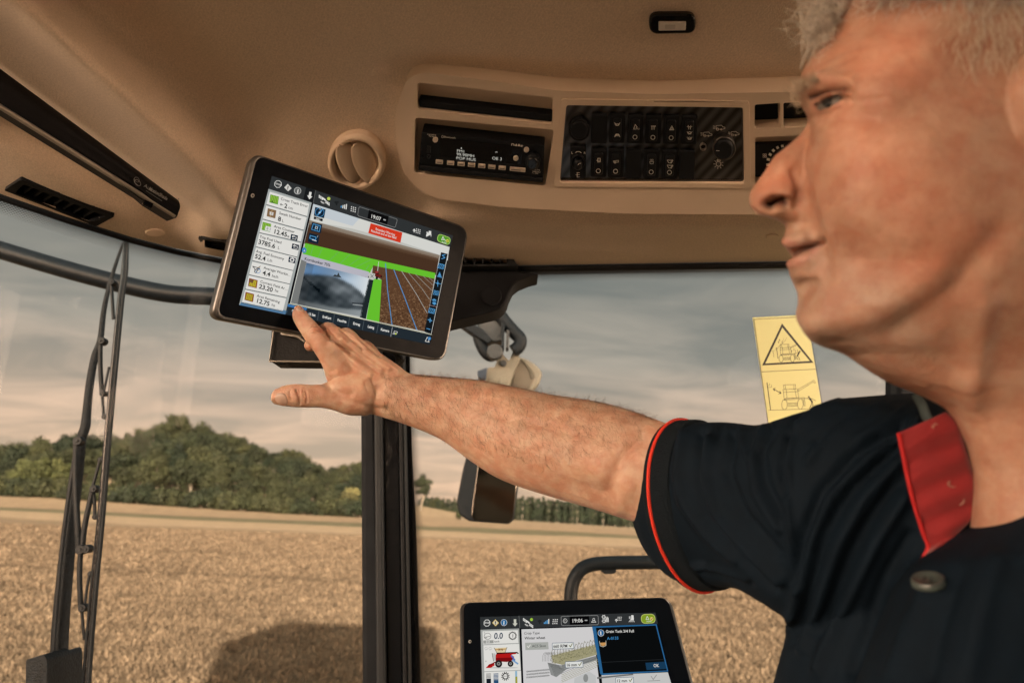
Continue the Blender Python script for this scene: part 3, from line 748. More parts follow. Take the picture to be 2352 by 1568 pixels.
def plate(loops, pl, off, thick, wall_depths=None):
    q = MB(); flat = [p for l in loops for p in l]; tri = geometry.tessellate_polygon([[Vector((p[0], p[1], 0)) for p in l] for l in loops])
    q.add([pl.at(*p, off=off) for p in flat], [tuple(t) for t in tri])
    start = 0
    for k, l in enumerate(loops):
        n = len(l); dp = thick if wall_depths is None else wall_depths[k]
        base = len(q.v); q.v += [tuple(pl.at(*p, off=off) - pl.N*dp) for p in l]
        for i in range(n):
            j = (i+1) % n; q.f.append((start+i, start+j, base+j, base+i)); q.c.append((1, 1, 1))
        start += n
    return q
surround = plate(loops2, PC, 0, .03, [.07, .019, .022, .012, .02, .02, .018]).build('surround', tanp, oc, smooth=35, bevel=.0065, bseg=4)
def backpanel(h, dep, m, name, r=8):
    q = MB(); l = loop(PC, h, r, -dep); q.prism(l, [p - PC.N*.002 for p in l]); return q.build(name, m, oc)
def grow(h, k):
    cx = sum(p[0] for p in h)/4; cy = sum(p[1] for p in h)/4; return [(x + (k if x > cx else -k), y + (k if y > cy else -k)) for x, y in h]
backpanel(grow(hA, 30), .018, tanp_in, 'tray_back'); backpanel(grow(hB, 30), .021, tanp_in, 'radio_niche_back'); 
backpanel(grow(hD, 14), .019, blk_m, 'cubby_back'); backpanel(grow(hE, 14), .019, blk_m, 'cubby_back'); backpanel(grow(hF, 14), .017, tanp_in, 'climate_niche_back')
q = MB(); l = loop(PC, [(200, 224), (988, 312), (986, 352), (206, 266)], 3, -.004); q.prism(l, [p - PC.N*.014 for p in l]); q.build('tray_mat', blk_m, oc, bevel=.002)
# low raised lip that frames the switch field
fr_l = [roundpoly([zC(*p) for p in ((1040, 203), (2147, 216), (2157, 727), (1000, 717))], 10, 4), roundpoly([zC(*p) for p in ((1072, 238), (2112, 252), (2120, 698), (1034, 692))], 7, 4)]
plate(fr_l, PC, .002, .014).build('switch_frame', tanp, oc, smooth=35, bevel=.003, bseg=3)

# switch panel
def carbon():
    m, t, o = newmat('carbon_pattern'); L = t.links
    b = t.nodes.new('ShaderNodeBsdfPrincipled'); b.inputs['Roughness'].default_value = .3; b.inputs['Coat Weight'].default_value = .25
    g = t.nodes.new('ShaderNodeTexCoord'); mp = t.nodes.new('ShaderNodeMapping'); mp.inputs['Rotation'].default_value = (0, 0, 0); L.new(g.outputs['Object'], mp.inputs[0])
    w = t.nodes.new('ShaderNodeTexWave'); w.bands_direction = 'DIAGONAL'; w.inputs['Scale'].default_value = 42; w.inputs['Distortion'].default_value = .4; w.inputs['Detail'].default_value = 1; L.new(mp.outputs[0], w.inputs[0])
    r = t.nodes.new('ShaderNodeValToRGB'); r.color_ramp.elements[0].color = (.006, .006, .006, 1); r.color_ramp.elements[1].color = (.075, .078, .08, 1); L.new(w.outputs['Color'], r.inputs[0]); L.new(r.outputs[0], b.inputs['Base Color'])
    L.new(b.outputs[0], o.inputs[0]); return m
sp_ = thing('switch_panel', 'black carbon patterned panel with two rows of rocker switches', 'switch panel', tuple(PC.at(*zC(1580, 690))))
q = MB(); l = loop(PC, [(1076, 246), (2106, 260), (2113, 693), (1038, 688)], 6, -.004); q.prism(l, [p - PC.N*.004 for p in l]); q.build('panel_face', carbon(), sp_)
q = MB(); a = roundpoly([zC(*p) for p in ((1072, 240), (2110, 255), (2118, 698), (1034, 692))], 7, 4); b_ = roundpoly([zC(*p) for p in ((1079, 248), (2103, 262), (2110, 690), (1042, 685))], 6, 4)
n = len(a); q.add([PC.at(*p, off=-.0025) for p in a+b_], [(i, (i+1) % n, n+(i+1) % n, n+i) for i in range(n)]); q.build('silver_edge', steel, sp_)
INK = (.9, .88, .8)
def rocker(cx, cy, icon=None, blank=False, w=92, h=166, label=None):
    q = MB(); pts = [(cx-w/2+3, cy-h/2), (cx+w/2+3, cy-h/2+2), (cx+w/2-3, cy+h/2+2), (cx-w/2-3, cy+h/2)]
    if blank:
        l = loop(PC, pts, 3, .002); q.prism(l, [p - PC.N*.006 for p in l]); return q.build('blank_cover', blk_m, sp_, bevel=.0012)
    l = loop(PC, pts, 4, .001); q.prism(l, [p - PC.N*.006 for p in l]); r = q.build('rocker_switch', blk_m, sp_, bevel=.0012)
    q = MB(); k = 20; pts2 = [(cx-w/2+k+2, cy-h/2+k), (cx+w/2-k+2, cy-h/2+k), (cx+w/2-k-2, cy+h/2-k), (cx-w/2+k-2, cy+h/2-k)]
    l = loop(PC, pts2, 6, .0038); q.prism(l, [p - PC.N*.006 for p in l]); q.build('rocker_cap', blk, r, bevel=.0018, bseg=3)
    c = Canvas(PC, zC); c.lv = .0042
    if icon: icon(c, cx, cy)
    c.build('switch_symbol', inkw, r); return r
def o_low(c, x, y): c.ell(x-3, y+36, 12, 12, INK, ring=3)
def ic_lights(c, x, y):
    for yy, s in ((y-35, 1), (y+28, -1)):
        c.line([(x-14, yy-4*s), (x-7, yy+6*s), (x+7, yy+6*s), (x+14, yy-4*s)], 3, INK); c.ell(x, yy, 7, 4, INK, ring=2.5)
        c.line([(x-16, yy-10*s), (x-9, yy-4*s)], 2.5, INK); c.line([(x+16, yy-10*s), (x+9, yy-4*s)], 2.5, INK)
def ic_wand(c, x, y): c.line([(x-2, y-38), (x+10, y-22), (x+3, y-20)], 3, INK); c.line([(x-2, y-36), (x-10, y-14)], 3, INK); c.text('AUTO', x-14, y-8, 12, INK); o_low(c, x, y)
def ic_spray(c, x, y):
    c.line([(x-13, y-30), (x+13, y-30)], 4, INK)
    for k in (-9, -1, 7): c.line([(x+k, y-28), (x+k-2, y-10)], 2.5, INK)
    o_low(c, x, y)
def ic_tri(c, x, y): c.line([(x+1, y-34), (x+13, y-10), (x-12, y-10)], 3, INK, close=True); c.line([(x+1, y-26), (x+6, y-14), (x-5, y-14)], 2, INK, close=True); o_low(c, x, y)
def ic_beac(c, x, y):
    c.line([(x-5, y-16), (x-5, y-30), (x+5, y-30), (x+5, y-16)], 2.5, INK)
    for a in (-60, -30, 30, 60): c.line([(x + 10*math.sin(math.radians(a)), y-24-10*math.cos(math.radians(a))), (x + 17*math.sin(math.radians(a)), y-24-17*math.cos(math.radians(a)))], 2, INK)
    for yy in (y+4, y+36): c.line([(x-14, yy-6), (x-7, yy+8), (x+7, yy+8), (x+14, yy-6)], 2.5, INK); c.ell(x, yy, 7, 5, INK, ring=2.5)
def ic_mir(c, x, y): c.line([(x+8, y-38), (x-6, y-38), (x-6, y-16), (x+8, y-18)], 3, INK, close=True); c.line([(x-12, y-26), (x+8, y-26)], 2.5, INK); o_low(c, x, y)
def ic_comb(c, x, y): c.line([(x-16, y-24), (x+14, y-28), (x+14, y-18), (x-12, y-16)], 3, INK, close=True); c.ell(x-6, y-16, 5, 5, INK, ring=2.5); o_low(c, x, y)
def ic_wash(c, x, y): c.line([(x-12, y-24), (x+12, y-24), (x+8, y-12), (x-8, y-12)], 2.5, INK, close=True); c.ell(x-4, y-34, 5, 4, INK, ring=2); c.ell(x+5, y-34, 5, 4, INK, ring=2); o_low(c, x, y)
def ic_wip(c, x, y):
    for yy in (y-26, y+4): c.line([(x-16, yy-10), (x+18, yy-8), (x+8, yy+8), (x-8, yy+6)], 2.5, INK, close=True); c.line([(x+4, yy+6), (x+14, yy-12)], 2.5, INK)
    o_low(c, x, y)
rocker(1265, 380, blank=True); rocker(1371, 380, ic_lights); rocker(1478, 383, ic_wand); rocker(1583, 385, ic_spray); rocker(1690, 387, ic_tri); rocker(1795, 389, ic_beac)
rocker(1263, 582, ic_mir); rocker(1364, 584, ic_comb); rocker(1466, 586, blank=True); rocker(1573, 588, ic_wash); rocker(1680, 590, ic_wip); rocker(1781, 590, blank=True)
def disc(pl, z, cx, cy, rx, ry, off, th, m, name, par, bev=.0012, n=32, inner=None):
    q = MB(); pts = [z(cx + rx*math.cos(2*math.pi*k/n), cy + ry*math.sin(2*math.pi*k/n)) for k in range(n)]
    if inner:
        pi = [z(cx + inner*rx*math.cos(2*math.pi*k/n), cy + inner*ry*math.sin(2*math.pi*k/n)) for k in range(n)]
        A = [pl.at(*p, off=off-th) for p in pts]; B = [pl.at(*p, off=off) for p in pts]; C_ = [pl.at(*p, off=off) for p in pi]; D_ = [pl.at(*p, off=off-th) for p in pi]
        q.grid(np.array([[tuple(x) for x in r] for r in (A, B, C_, D_)]), closeu=True)
    else:
        l = [pl.at(*p, off=off) for p in pts]; q.prism(l, [p - pl.N*th for p in l])
    return q.build(name, m, par, bevel=bev, bseg=2)
so = disc(PC, zC, 1148, 380, 63, 66, .004, .008, blk_m, 'power_socket', sp_); disc(PC, zC, 1148, 378, 50, 52, .0055, .004, blk, 'socket_lid', so)
q = MB(); l = loop(PC, [(1096, 484), (1188, 487), (1186, 671), (1094, 669)], 4, .001); q.prism(l, [p - PC.N*.006 for p in l]); jp = q.build('mirror_joystick', blk_m, sp_, bevel=.0012)
disc(PC, zC, 1141, 572, 42, 46, .003, .004, blk, 'joystick_ring', jp, inner=.72); disc(PC, zC, 1141, 570, 26, 29, .012, .012, blk, 'joystick_cap', jp, .003)
c = Canvas(PC, zC); c.lv = .0015; c.text('L', 1101, 524, 17, INK); c.text('R', 1174, 525, 17, INK); c.line([(1126, 518), (1134, 512), (1150, 512), (1160, 519)], 3, INK)
c.line([(1134, 636), (1150, 636)], 3, INK); c.line([(1136, 636), (1136, 662), (1150, 660)], 3, INK); c.line([(1128, 648), (1150, 648)], 2.5, INK)
c.lv = .0125; c.line([(1141, 560), (1147, 552), (1158, 550)], 3, INK); c.build('joystick_lettering', inkw, jp)
dl = disc(PC, zC, 1997, 484, 68, 70, .006, .010, steel, 'light_dial', sp_, inner=.86); disc(PC, zC, 1997, 484, 57, 59, .009, .014, blk, 'dial_cap', dl, .003)
disc(PC, zC, 1877, 490, 20, 20, .001, .004, alu, 'dial_stop', sp_, .0006, inner=.8)
c = Canvas(PC, zC); c.lv = -.0035
def combine_ic(x, y, s):
    c.line([(x-20*s, y+8*s), (x-20*s, y-12*s), (x+12*s, y-14*s), (x+20*s, y-4*s), (x+32*s, y-2*s), (x+32*s, y+6*s), (x+14*s, y+10*s)], 2.6, INK, close=True); c.ell(x-12*s, y+9*s, 7*s, 7*s, INK, ring=2.6); c.ell(x+10*s, y+10*s, 4*s, 4*s, INK, ring=2.4)
    for k in range(3): c.line([(x-38*s, y-10*s+k*8*s), (x-26*s, y-8*s+k*6*s)], 2.4, INK)
combine_ic(1900, 424, .95); combine_ic(1975, 385, 1.0); combine_ic(2062, 420, .9)
c.build('dial_symbols', inkw, sp_); c = Canvas(PC, zC); c.lv = -.0035
c.ell(1969, 598, 14, 14, INK, ring=3); c.line([(1959, 580), (1979, 580), (1977, 574), (1961, 574)], 2.6, INK, close=True)
for a in range(30, 360, 40):
    r = math.radians(a); c.line([(1969 + 20*math.sin(r), 598 - 20*math.cos(r)), (1969 + 29*math.sin(r), 598 - 29*math.cos(r))], 2.6, INK)
c.build('lamp_symbol', inkw, sp_)
c = Canvas(PC, zC); c.lv = .0094; c.line([(1949, 484), (1966, 485)], 3, INK); c.build('pointer_mark', inkw, dl)

# climate control (mostly behind the face)
cc_ = thing('climate_panel', 'black fan control panel with a dial, right of the switches', 'control panel', tuple(PC.at(*zC(2300, 700))))
q = MB(); l = loop(PC, [(2190, 502), (2860, 480), (2860, 700), (2186, 692)], 4, -.010); q.prism(l, [p - PC.N*.006 for p in l]); q.build('panel_face', blk, cc_)
disc(PC, zC, 2368, 610, 70, 72, .006, .016, blk, 'fan_dial', cc_, .003)
c = Canvas(PC, zC); c.lv = -.0095
for k in range(11):
    a = math.radians(100 + k*17); w = 5 + k*1.2
    c.line([(2368 + 98*math.cos(a), 610 - 100*math.sin(a)), (2368 + (98+w)*math.cos(a), 610 - (100+w)*math.sin(a))], 15, INK)
for dx, dy in ((-6, -6), (6, -6), (-6, 6), (6, 6)): c.ell(2246+dx, 566+dy, 5, 5, INK, ring=2.6)
c.build('dial_scale', inkw, cc_)

# ------------------------------------------------------------------ radio
rd = thing('car_radio', 'black radio with dot display set in the left niche of the console', 'radio', tuple(PC.at(*zC(570, 690))))
fp = [(222, 399), (943, 480), (935, 692), (203, 618)]
q = MB(); l = loop(PC, fp, 3, .001); q.prism(l, [p - PC.N*.021 for p in l]); q.build('radio_body', blk, rd, bevel=.0012)
q = MB(); l = loop(PC, [(205, 590), (937, 665), (934, 688), (203, 616)], 2, .004); q.prism(l, [p - PC.N*.004 for p in l]); q.build('lower_edge', blk_m, rd, bevel=.001)
q = MB(); l = loop(PC, [(330, 430), (812, 484), (806, 588), (332, 540)], 4, .0015); q.prism(l, [p - PC.N*.002 for p in l]); q.build('display_window', gloss, rd)
c = Canvas(PC, zC); c.lv = .0019; LIT = (.50, .48, .42)
sl = (100, 10.5)
for t, x, y, h in (('FM1', 428, 514, 23), ('99.90MH', 427, 534, 23), ('POP MUS', 425, 556, 23), ('OE 3', 635, 557, 23)): c.text(t, x, y, h*1.05, LIT, right=(x+sl[0], y+sl[1]), bold=.0, wscale=1.0)
c.ell(456, 491, 3.5, 4.5, LIT); c.line([(655, 515), (661, 512), (668, 515)], 2.5, LIT); c.build('display_text', emat('display_glow', None, 2**-EXPO), rd)
c = Canvas(PC, zC); c.lv = .0012; WK = (.8, .78, .7)
for t, x, y, h in (('Bluetooth', 352, 430, 15), ('DAB+', 747, 481, 24), ('SOURCE', 264, 415, 10), ('Pairing', 264, 424, 10), ('MUTE', 880, 622, 12), ('MENU', 880, 633, 12), ('OK', 886, 643, 12)): c.text(t, x, y, h, WK, right=(x+100, y+10.5), bold=.03 if t == 'DAB+' else .008)
c.ell(345, 425, 5, 7, WK, ring=2); c.ell(875, 617, 4, 4, WK, ring=1.6); c.line([(874, 629), (879, 629)], 4, WK); c.line([(872, 637), (880, 640)], 2, WK); c.line([(256, 411), (261, 411)], 3, WK); c.build('lettering', inkw, rd)
btn = mat('radio_button', (.62, .55, .46), .45)
for cx, cy in ((303, 441), (838, 500), (776, 549)): disc(PC, zC, cx, cy, 15.5, 15.5, .003, .004, btn, 'round_button', rd, .0008, 18)
for x0, w in ((306, 42), (372, 42), (434, 42), (495, 42), (555, 42), (614, 42), (675, 42), (741, 92)):
    y0 = 558 + (x0 - 306)*.096
    q = MB(); l = loop(PC, [(x0, y0), (x0+w, y0+w*.1), (x0+w-1, y0+w*.1+21), (x0-1, y0+21)], 1, .003); q.prism(l, [p - PC.N*.004 for p in l]); b = q.build('preset_button', btn, rd, bevel=.0006)
    cv_ = Canvas(PC, zC); cv_.lv = .0033; n = 4 if w < 50 else 8
    for k in range(n): cv_.line([(x0+8+k*7, y0+12+k*.7), (x0+12+k*7, y0+12.5+k*.7)], 5, (.2, .17, .14))
    cv_.build('button_mark', inkw, b)
kb = disc(PC, zC, 876, 557, 43, 45, .010, .012, blk, 'volume_knob', rd, .002); disc(PC, zC, 876, 555, 33, 35, .013, .006, gloss, 'knob_cap', kb, .002)
q = MB(); l = loop(PC, [(254, 478), (276, 480), (275, 520), (252, 518)], 1, .0022); q.prism(l, [p - PC.N*.003 for p in l]); q.build('usb_slot', greyp, rd, bevel=.0008)
disc(PC, zC, 264, 541, 12, 12, .0025, .003, greyp, 'aux_socket', rd, .0008, 18, inner=.5); disc(PC, zC, 229, 543, 7, 7, .002, .002, gloss, 'sensor_dot', rd, 0, 12)

# ------------------------------------------------------------------ round vent, lamp, caps
def tangent_plane(u, v, off=.004):
    a, b, c_ = P(u, v, dz_(u, v)), P(u+30, v, dz_(u+30, v)), P(u, v-30, dz_(u, v-30)); p = Plane.__new__(Plane)
    p.o = a; p.U = (b-a).normalized(); w = c_-a; p.V = (w - p.U*w.dot(p.U)).normalized(); p.N = p.U.cross(p.V).normalized()
    if p.N.dot(CAM-a) < 0: p.N = -p.N
    p.o = a + p.N*off; return p
ident = lambda x, y: (x, y)
tp = tangent_plane(820, 368, .006)
rv = thing('round_air_vent', 'round tan air vent in the ceiling above the upper monitor', 'air vent', tuple(tp.at(820, 368)))
disc(tp, ident, 820, 368, 66, 65, .008, .022, tanp, 'vent_ring', rv, .004, 48, inner=.76); disc(tp, ident, 821, 368, 52, 52, -.014, .004, tanp_in, 'vent_bowl', rv, 0, 32)
for cx, rx, rot_, tilt in ((803, 27, -.3, .012), (838, 25, -.3, .016)):
    q = MB(); G = []
    for i in range(9):
        s = -1 + 2*i/8; row = []
        for j in range(13):
            a = -1 + 2*j/12; yy = a*46; xx = s*rx*math.sqrt(max(0, 1 - (a*.96)**2)); X_ = cx + xx*math.cos(rot_) + yy*.32; Y_ = 368 + yy*math.cos(rot_) + xx*.12
            row.append(tuple(tp.at(X_, Y_, off=.002 + .003*math.cos(s*1.3) - tilt*.45*s)))
        G.append(row)
    q.grid(np.array(G)); o = q.build('vent_flap', tanp, rv, smooth=60); sdm = o.modifiers.new('solid', 'SOLIDIFY'); sdm.thickness = .002
tp = tangent_plane(1544, 54)
dm = thing('dome_lamp', 'small oval dome lamp with a black bezel in the ceiling', 'lamp', tuple(tp.at(1544, 54)))
def rrect(pl, pts, r, off, th, m, name, par, bev=.001, z=ident):
    q = MB(); l = [pl.at(*p, off=off) for p in roundpoly([z(*p) for p in pts], r, 6)]; q.prism(l, [p - pl.N*th for p in l]); return q.build(name, m, par, bevel=bev)
rrect(tp, [(1491, 31), (1598, 30), (1598, 75), (1491, 77)], 21, .003, .010, gloss, 'bezel', dm, .002); rrect(tp, [(1512, 46), (1575, 46), (1574, 66), (1512, 67)], 3, .0045, .004, white_l, 'lens', dm, .001)
rrect(tp, [(1527, 52), (1551, 52), (1550, 62), (1527, 62)], 2, .0052, .003, mat('lamp_switch', (.6, .58, .54), .4), 'rocker', dm, .0008)
for (u, v, rx, ry), lb in (((356, 534, 23, 9), 'tan round screw cap under the roller shade'), ((1774, 543, 15, 7), 'tan round screw cap beside the mouth')):
    tp = tangent_plane(u, v, .001); t_ = disc(tp, ident, u, v, rx, ry, .003, .005, tanp, 'screw_cap', None, .0015, 28); tag(t_, lb, 'screw cap', 'screw caps in the ceiling')

# ------------------------------------------------------------------ louvred vents
def vent(corners, n, lab, far=.02, flip=1):
    d = [dz_(*c_) for c_ in corners]; root = thing('louvre_vent', lab, 'air vent', tuple(P(*corners[0], d[0])), 'louvred air vents along the windscreen header')
    pl = Plane.__new__(Plane); A, B, D_ = P(*corners[1], d[1]-.004), P(*corners[2], d[2]-.004), P(*corners[0], d[0]-.004)
    pl.o = A; pl.U = (B-A).normalized(); w = A-D_; pl.V = (w - pl.U*w.dot(pl.U)).normalized(); pl.N = pl.U.cross(pl.V).normalized()
    if pl.N.dot(CAM-A) < 0: pl.N = -pl.N
    def bl(s, t):
        (x0, y0), (x1, y1), (x2, y2), (x3, y3) = corners[1], corners[2], corners[3], corners[0]
        return ((x0*(1-s)+x1*s)*(1-t) + (x3*(1-s)+x2*s)*t, (y0*(1-s)+y1*s)*(1-t) + (y3*(1-s)+y2*s)*t)
    lo = [roundpoly([bl(0, 0), bl(1, 0), bl(1, 1), bl(0, 1)], 4, 3), roundpoly([bl(.07, .2), bl(.95, .2), bl(.9, .9), bl(.1, .9)], 6, 3)]
    q = plate(lo, pl, .003, .012, [.012, .035]); q.build('vent_frame', blk, root, bevel=.0015)
    q = MB(); l = [pl.at(*p, off=-.03) for p in (bl(0, 0), bl(1, 0), bl(1, 1), bl(0, 1))]; q.prism(l, [p - pl.N*.002 for p in l]); q.build('vent_duct', gloss, root)
    for k in range(n):
        s = .14 + .76*(k + .5)/n; q = MB(); G = []
        for i in range(6):
            t = .2 + .7*i/5; p0 = pl.at(*bl(s, t), off=-.002); G.append([tuple(p0 + pl.U*(.007*flip*math.sin(j/5*1.4)) - pl.N*(.020*j/5)) for j in range(6)])
        q.grid(np.array(G)); o = q.build('louvre', greyp, root); sm = o.modifiers.new('s', 'SOLIDIFY'); sm.thickness = .0012
    return root
vent(ventL, 7, 'long black louvre vent under the roller shade at the left edge', flip=-1)
vent(ventM, 4, 'small black louvre vent half hidden by the upper monitor')
# vent in the gusset
gv = thing('louvre_vent', 'black louvre vent above the gusset right of the upper monitor', 'air vent', tuple(pY(1120, 600, 1.06)), 'louvred air vents along the windscreen header')
lo = [[(985, 585), (1172, 583), (1190, 611), (985, 611)], [(1000, 589), (1163, 588), (1166, 606), (1000, 607)]]
pv = Plane.through((1000, 600, depthY(1000, 600, 1.062)), (1180, 600, depthY(1180, 600, 1.062)), (1000, 560, depthY(1000, 560, 1.062)))
plate([roundpoly(l, 4, 3) for l in lo], pv, 0, .02, [.03, .02]).build('vent_frame', greyp, gv, bevel=.002)
q = MB(); l = [pv.at(*p, off=-.018) for p in lo[0]]; q.prism(l, [p - pv.N*.002 for p in l]); q.build('vent_duct', gloss, gv)
for k in range(8):
    u = 1008 + k*20; q = MB(); q.prism([pv.at(u, 589, off=-.002), pv.at(u+4, 597, off=-.002), pv.at(u+1, 607, off=-.002), pv.at(u-2, 597, off=-.002)], [pv.at(u+5, 589, off=-.014), pv.at(u+9, 597, off=-.014), pv.at(u+6, 607, off=-.014), pv.at(u+3, 597, off=-.014)]); q.build('louvre', greyp, gv)

# ------------------------------------------------------------------ roller shade
ends = [((0, 158), (0, 246)), ((412, 463), (402, 497))]
rsd = thing('roller_shade', 'long black roller shade cassette running diagonally under the ceiling', 'roller shade', tuple(P(405, 480, dz_(440, 440) - .01)))
d_r = dz_(440, 420) - .012; d_l = dz_(-60, 60) + .0
def shp(u, v): t = (u + 0)/412.0; return P(u, v, d_l + (d_r - d_l)*t)
pl = Plane.__new__(Plane); A, B, D_ = shp(0, 158), shp(412, 463), shp(0, 246); pl.o = A; pl.U = (B-A).normalized(); w = A-D_; pl.V = (w - pl.U*w.dot(pl.U)).normalized(); pl.N = pl.U.cross(pl.V).normalized()
if pl.N.dot(CAM-A) < 0: pl.N = -pl.N
top_e = (-420, 158 - 420*.74); bot_e = (-420, 246 - 420*.625)
body = [top_e, (0, 158), (414, 468), (412, 476), (404, 494), (398, 498), (388, 493), (0, 246), bot_e]
G = []
rowsn = 9
for i in range(rowsn):
    t = i/(rowsn-1); row = []
    for u in np.linspace(-420, 410, 30):
        vt = 158 + u*.738; vb = 246 + u*.623
        row.append(tuple(pl.at(u - t*8*(u > 350), vt + (vb-vt)*t, off=.012*math.sin(math.pi*t) + (.004 if t > .85 else 0))))
    G.append(row)
q = MB(); q.grid(np.array(G)); 
back_ = [[tuple(Vector(p) - pl.N*.035) for p in r] for r in (G[0], G[-1])]
q.grid(np.array([G[0], back_[0]])); q.grid(np.array([G[-1], back_[1]])); q.grid(np.array(back_))
q.prism([Vector(G[i][-1]) for i in range(rowsn)], [Vector(G[i][-1]) - pl.N*.034 for i in range(rowsn)]); q.build('cassette', mat('shade_cassette', (.006, .006, .007), .55, bump=.3, bscale=500, spec=.12), rsd, smooth=50)
q = MB(); q.tube([pl.at(u, 248 + u*.623, off=.004) for u in np.linspace(-420, 400, 16)], .0032, 8); q.build('pull_bar', alu, rsd, smooth=60)
q = MB(); q.tube([pl.at(*zE(x, y), off=.004) for x, y in ((845, 880), (930, 945), (1020, 1010))], .0012, 6); q.tube([pl.at(*zE(1015, 1015), off=.004), pl.at(*zE(1075, 1045), off=.004)], .004, 8); q.build('pull_tab', gloss, rsd)
c = Canvas(pl, zE); c.lv = .0135; GK = (.20, .20, .19)
c.text('Auto', 998, 915, 36, GK, right=(1165, 1012), bold=0); c.text('MotionShade', 1034, 937, 36, GK, right=(1165, 1012), bold=.022, end=(1163, 1012))
for k in range(14): c.line([(1018 + k*8.2, 944 + k*5.3), (1022 + k*8.2, 946.5 + k*5.3)], 4, (.12, .12, .12))
c.ell(952, 866, 20, 14, GK, ring=2.5, rot=.8); c.ell(958, 888, 26, 16, GK, ring=3.5, rot=.8); c.line([(930, 860), (935, 885), (960, 906)], 2.5, GK); c.ell(1248, 1002, 2.5, 6, GK)
c.build('lettering', inkw, rsd)

# ------------------------------------------------------------------ outside: bar, wiper, mirror, handrail
satin = mat('satin_black_metal', (.005, .008, .011), .42, spec=.22, bump=.25, bscale=400, var=.4, vscale=60)
dusty = mat('dusty_black_plastic', (.007, .010, .013), .5, spec=.2, bump=.5, bscale=300, var=.5, vscale=140)
cb = MB(); pts = catmull([pY(u, v, 1.75) for u, v in ((-330, 470), (-150, 525), (0, 574), (200, 632), (370, 672), (490, 681), (640, 688), (800, 690), (900, 688))], 6)
cb.tube([tuple(p) for p in pts], .0245, 12, flat=1.0); o = cb.build('guard_bar', satin, None, smooth=60); tag(o, 'curved dark bar crossing outside the windscreen at the top', 'guard bar')
YW = 1.42
def w_(x, y, Y=YW): u, v = zF(x, y); return pY(u, v, Y)
wp = thing('windscreen_wiper', 'large black windscreen wiper standing upright outside the left pane', 'wiper', tuple(w_(190, 1560)))
def polytube(name, pts, r, m, Y=YW, par=wp, flat=.6, seg=8, n=5):
    q = MB(); P_ = [tuple(x) for x in catmull([w_(x, y, Y) for x, y in pts], n)]
    rr = r if not hasattr(r, '__len__') else list(np.interp(np.linspace(0, len(r)-1, len(P_)), range(len(r)), r))
    q.tube(P_, rr, seg, flat=flat, updir=Vector((0, 1, 0))); return q.build(name, m, par, smooth=50)
blade = [(431, 38), (426, 160), (413, 260), (388, 520), (366, 760), (346, 1000), (326, 1200), (304, 1450), (290, 1660)]
polytube('blade', blade, [.0065, .0080, .0080, .0080, .0082, .0084, .0086, .0090, .009], dusty, YW - .03)
polytube('blade_spine', [(x+5, y) for x, y in blade], .0016, greyp, YW - .048); polytube('blade_rubber', [(x-7, y) for x, y in blade], .0022, gloss, YW - .048)
polytube('arm', [(196, 1640), (205, 1400), (222, 1200), (243, 1000), (262, 850), (274, 760), (282, 715)], [.0175, .0175, .0165, .0155, .0140, .0120, .0100], dusty, YW + .01)
polytube('arm_ridge', [(176, 1560), (190, 1350), (208, 1150), (228, 980), (252, 820), (262, 740)], .004, satin, YW - .01)
polytube('arm_rod', [(282, 720), (292, 690), (297, 640), (308, 540), (325, 450), (343, 395), (356, 290), (378, 195), (405, 110), (425, 52)], [.011, .011, .0095, .009, .0085, .007, .006, .005, .004, .0025], dusty, YW + .006)
for nm, pts, r in (('link', [(344, 392), (343, 470), (346, 545), (349, 582)], .0050), ('link', [(349, 580), (352, 620), (355, 660)], .0032), ('link', [(262, 735), (258, 850), (262, 980), (270, 1120)], .0068),
                   ('link', [(318, 905), (300, 980), (287, 1050), (281, 1110)], .0060), ('link', [(276, 1112), (272, 1200), (276, 1310)], .0055), ('link', [(278, 1305), (283, 1360), (288, 1420)], .0032),
                   ('link', [(288, 1315), (298, 1240), (307, 1195)], .0030), ('link', [(316, 900), (330, 850), (342, 805)], .0036), ('link', [(318, 905), (323, 950), (324, 1000)], .0036), ('link', [(380, 195), (384, 260), (388, 325)], .0038), ('link', [(352, 590), (362, 540), (373, 488)], .0028)):
    polytube(nm, pts, r, satin, YW - .02)
for x, y, r in ((344, 398, .0065), (380, 197, .005), (263, 740, .0075), (348, 577, .005), (272, 1112, .0075), (292, 1110, .0065), (317, 904, .006), (279, 1312, .006), (323, 1000, .0045), (341, 804, .0045), (307, 1195, .0045), (355, 657, .0045)):
    q = MB(); p = w_(x, y, YW - .028); q.tube([p, p + Vector((0, .016, 0))], r*1.25, 12); o = q.build('rivet_joint', satin, wp, bevel=.001); q = MB(); q.tube([p - Vector((0, .002, 0)), p], r*.4, 8); q.build('rivet', greyp, o)
q = MB(); l = [pY(u, v, YW - .06) for u, v in roundpoly([zF(*p) for p in ((88, 1488), (150, 1470), (162, 1490), (160, 1700), (85, 1700))], 5, 3)]; q.prism(l, [p + Vector((0, .07, 0)) for p in l]); q.build('pivot_cover', dusty, wp, bevel=.004)
q = MB(); l = [pY(u, v, YW + .02) for u, v in roundpoly([zF(*p) for p in ((204, 1462), (224, 1460), (230, 1480), (229, 1700), (200, 1700))], 4, 3)]; q.prism(l, [p + Vector((0, .05, 0)) for p in l]); q.build('pivot_bracket', dusty, wp, bevel=.004)

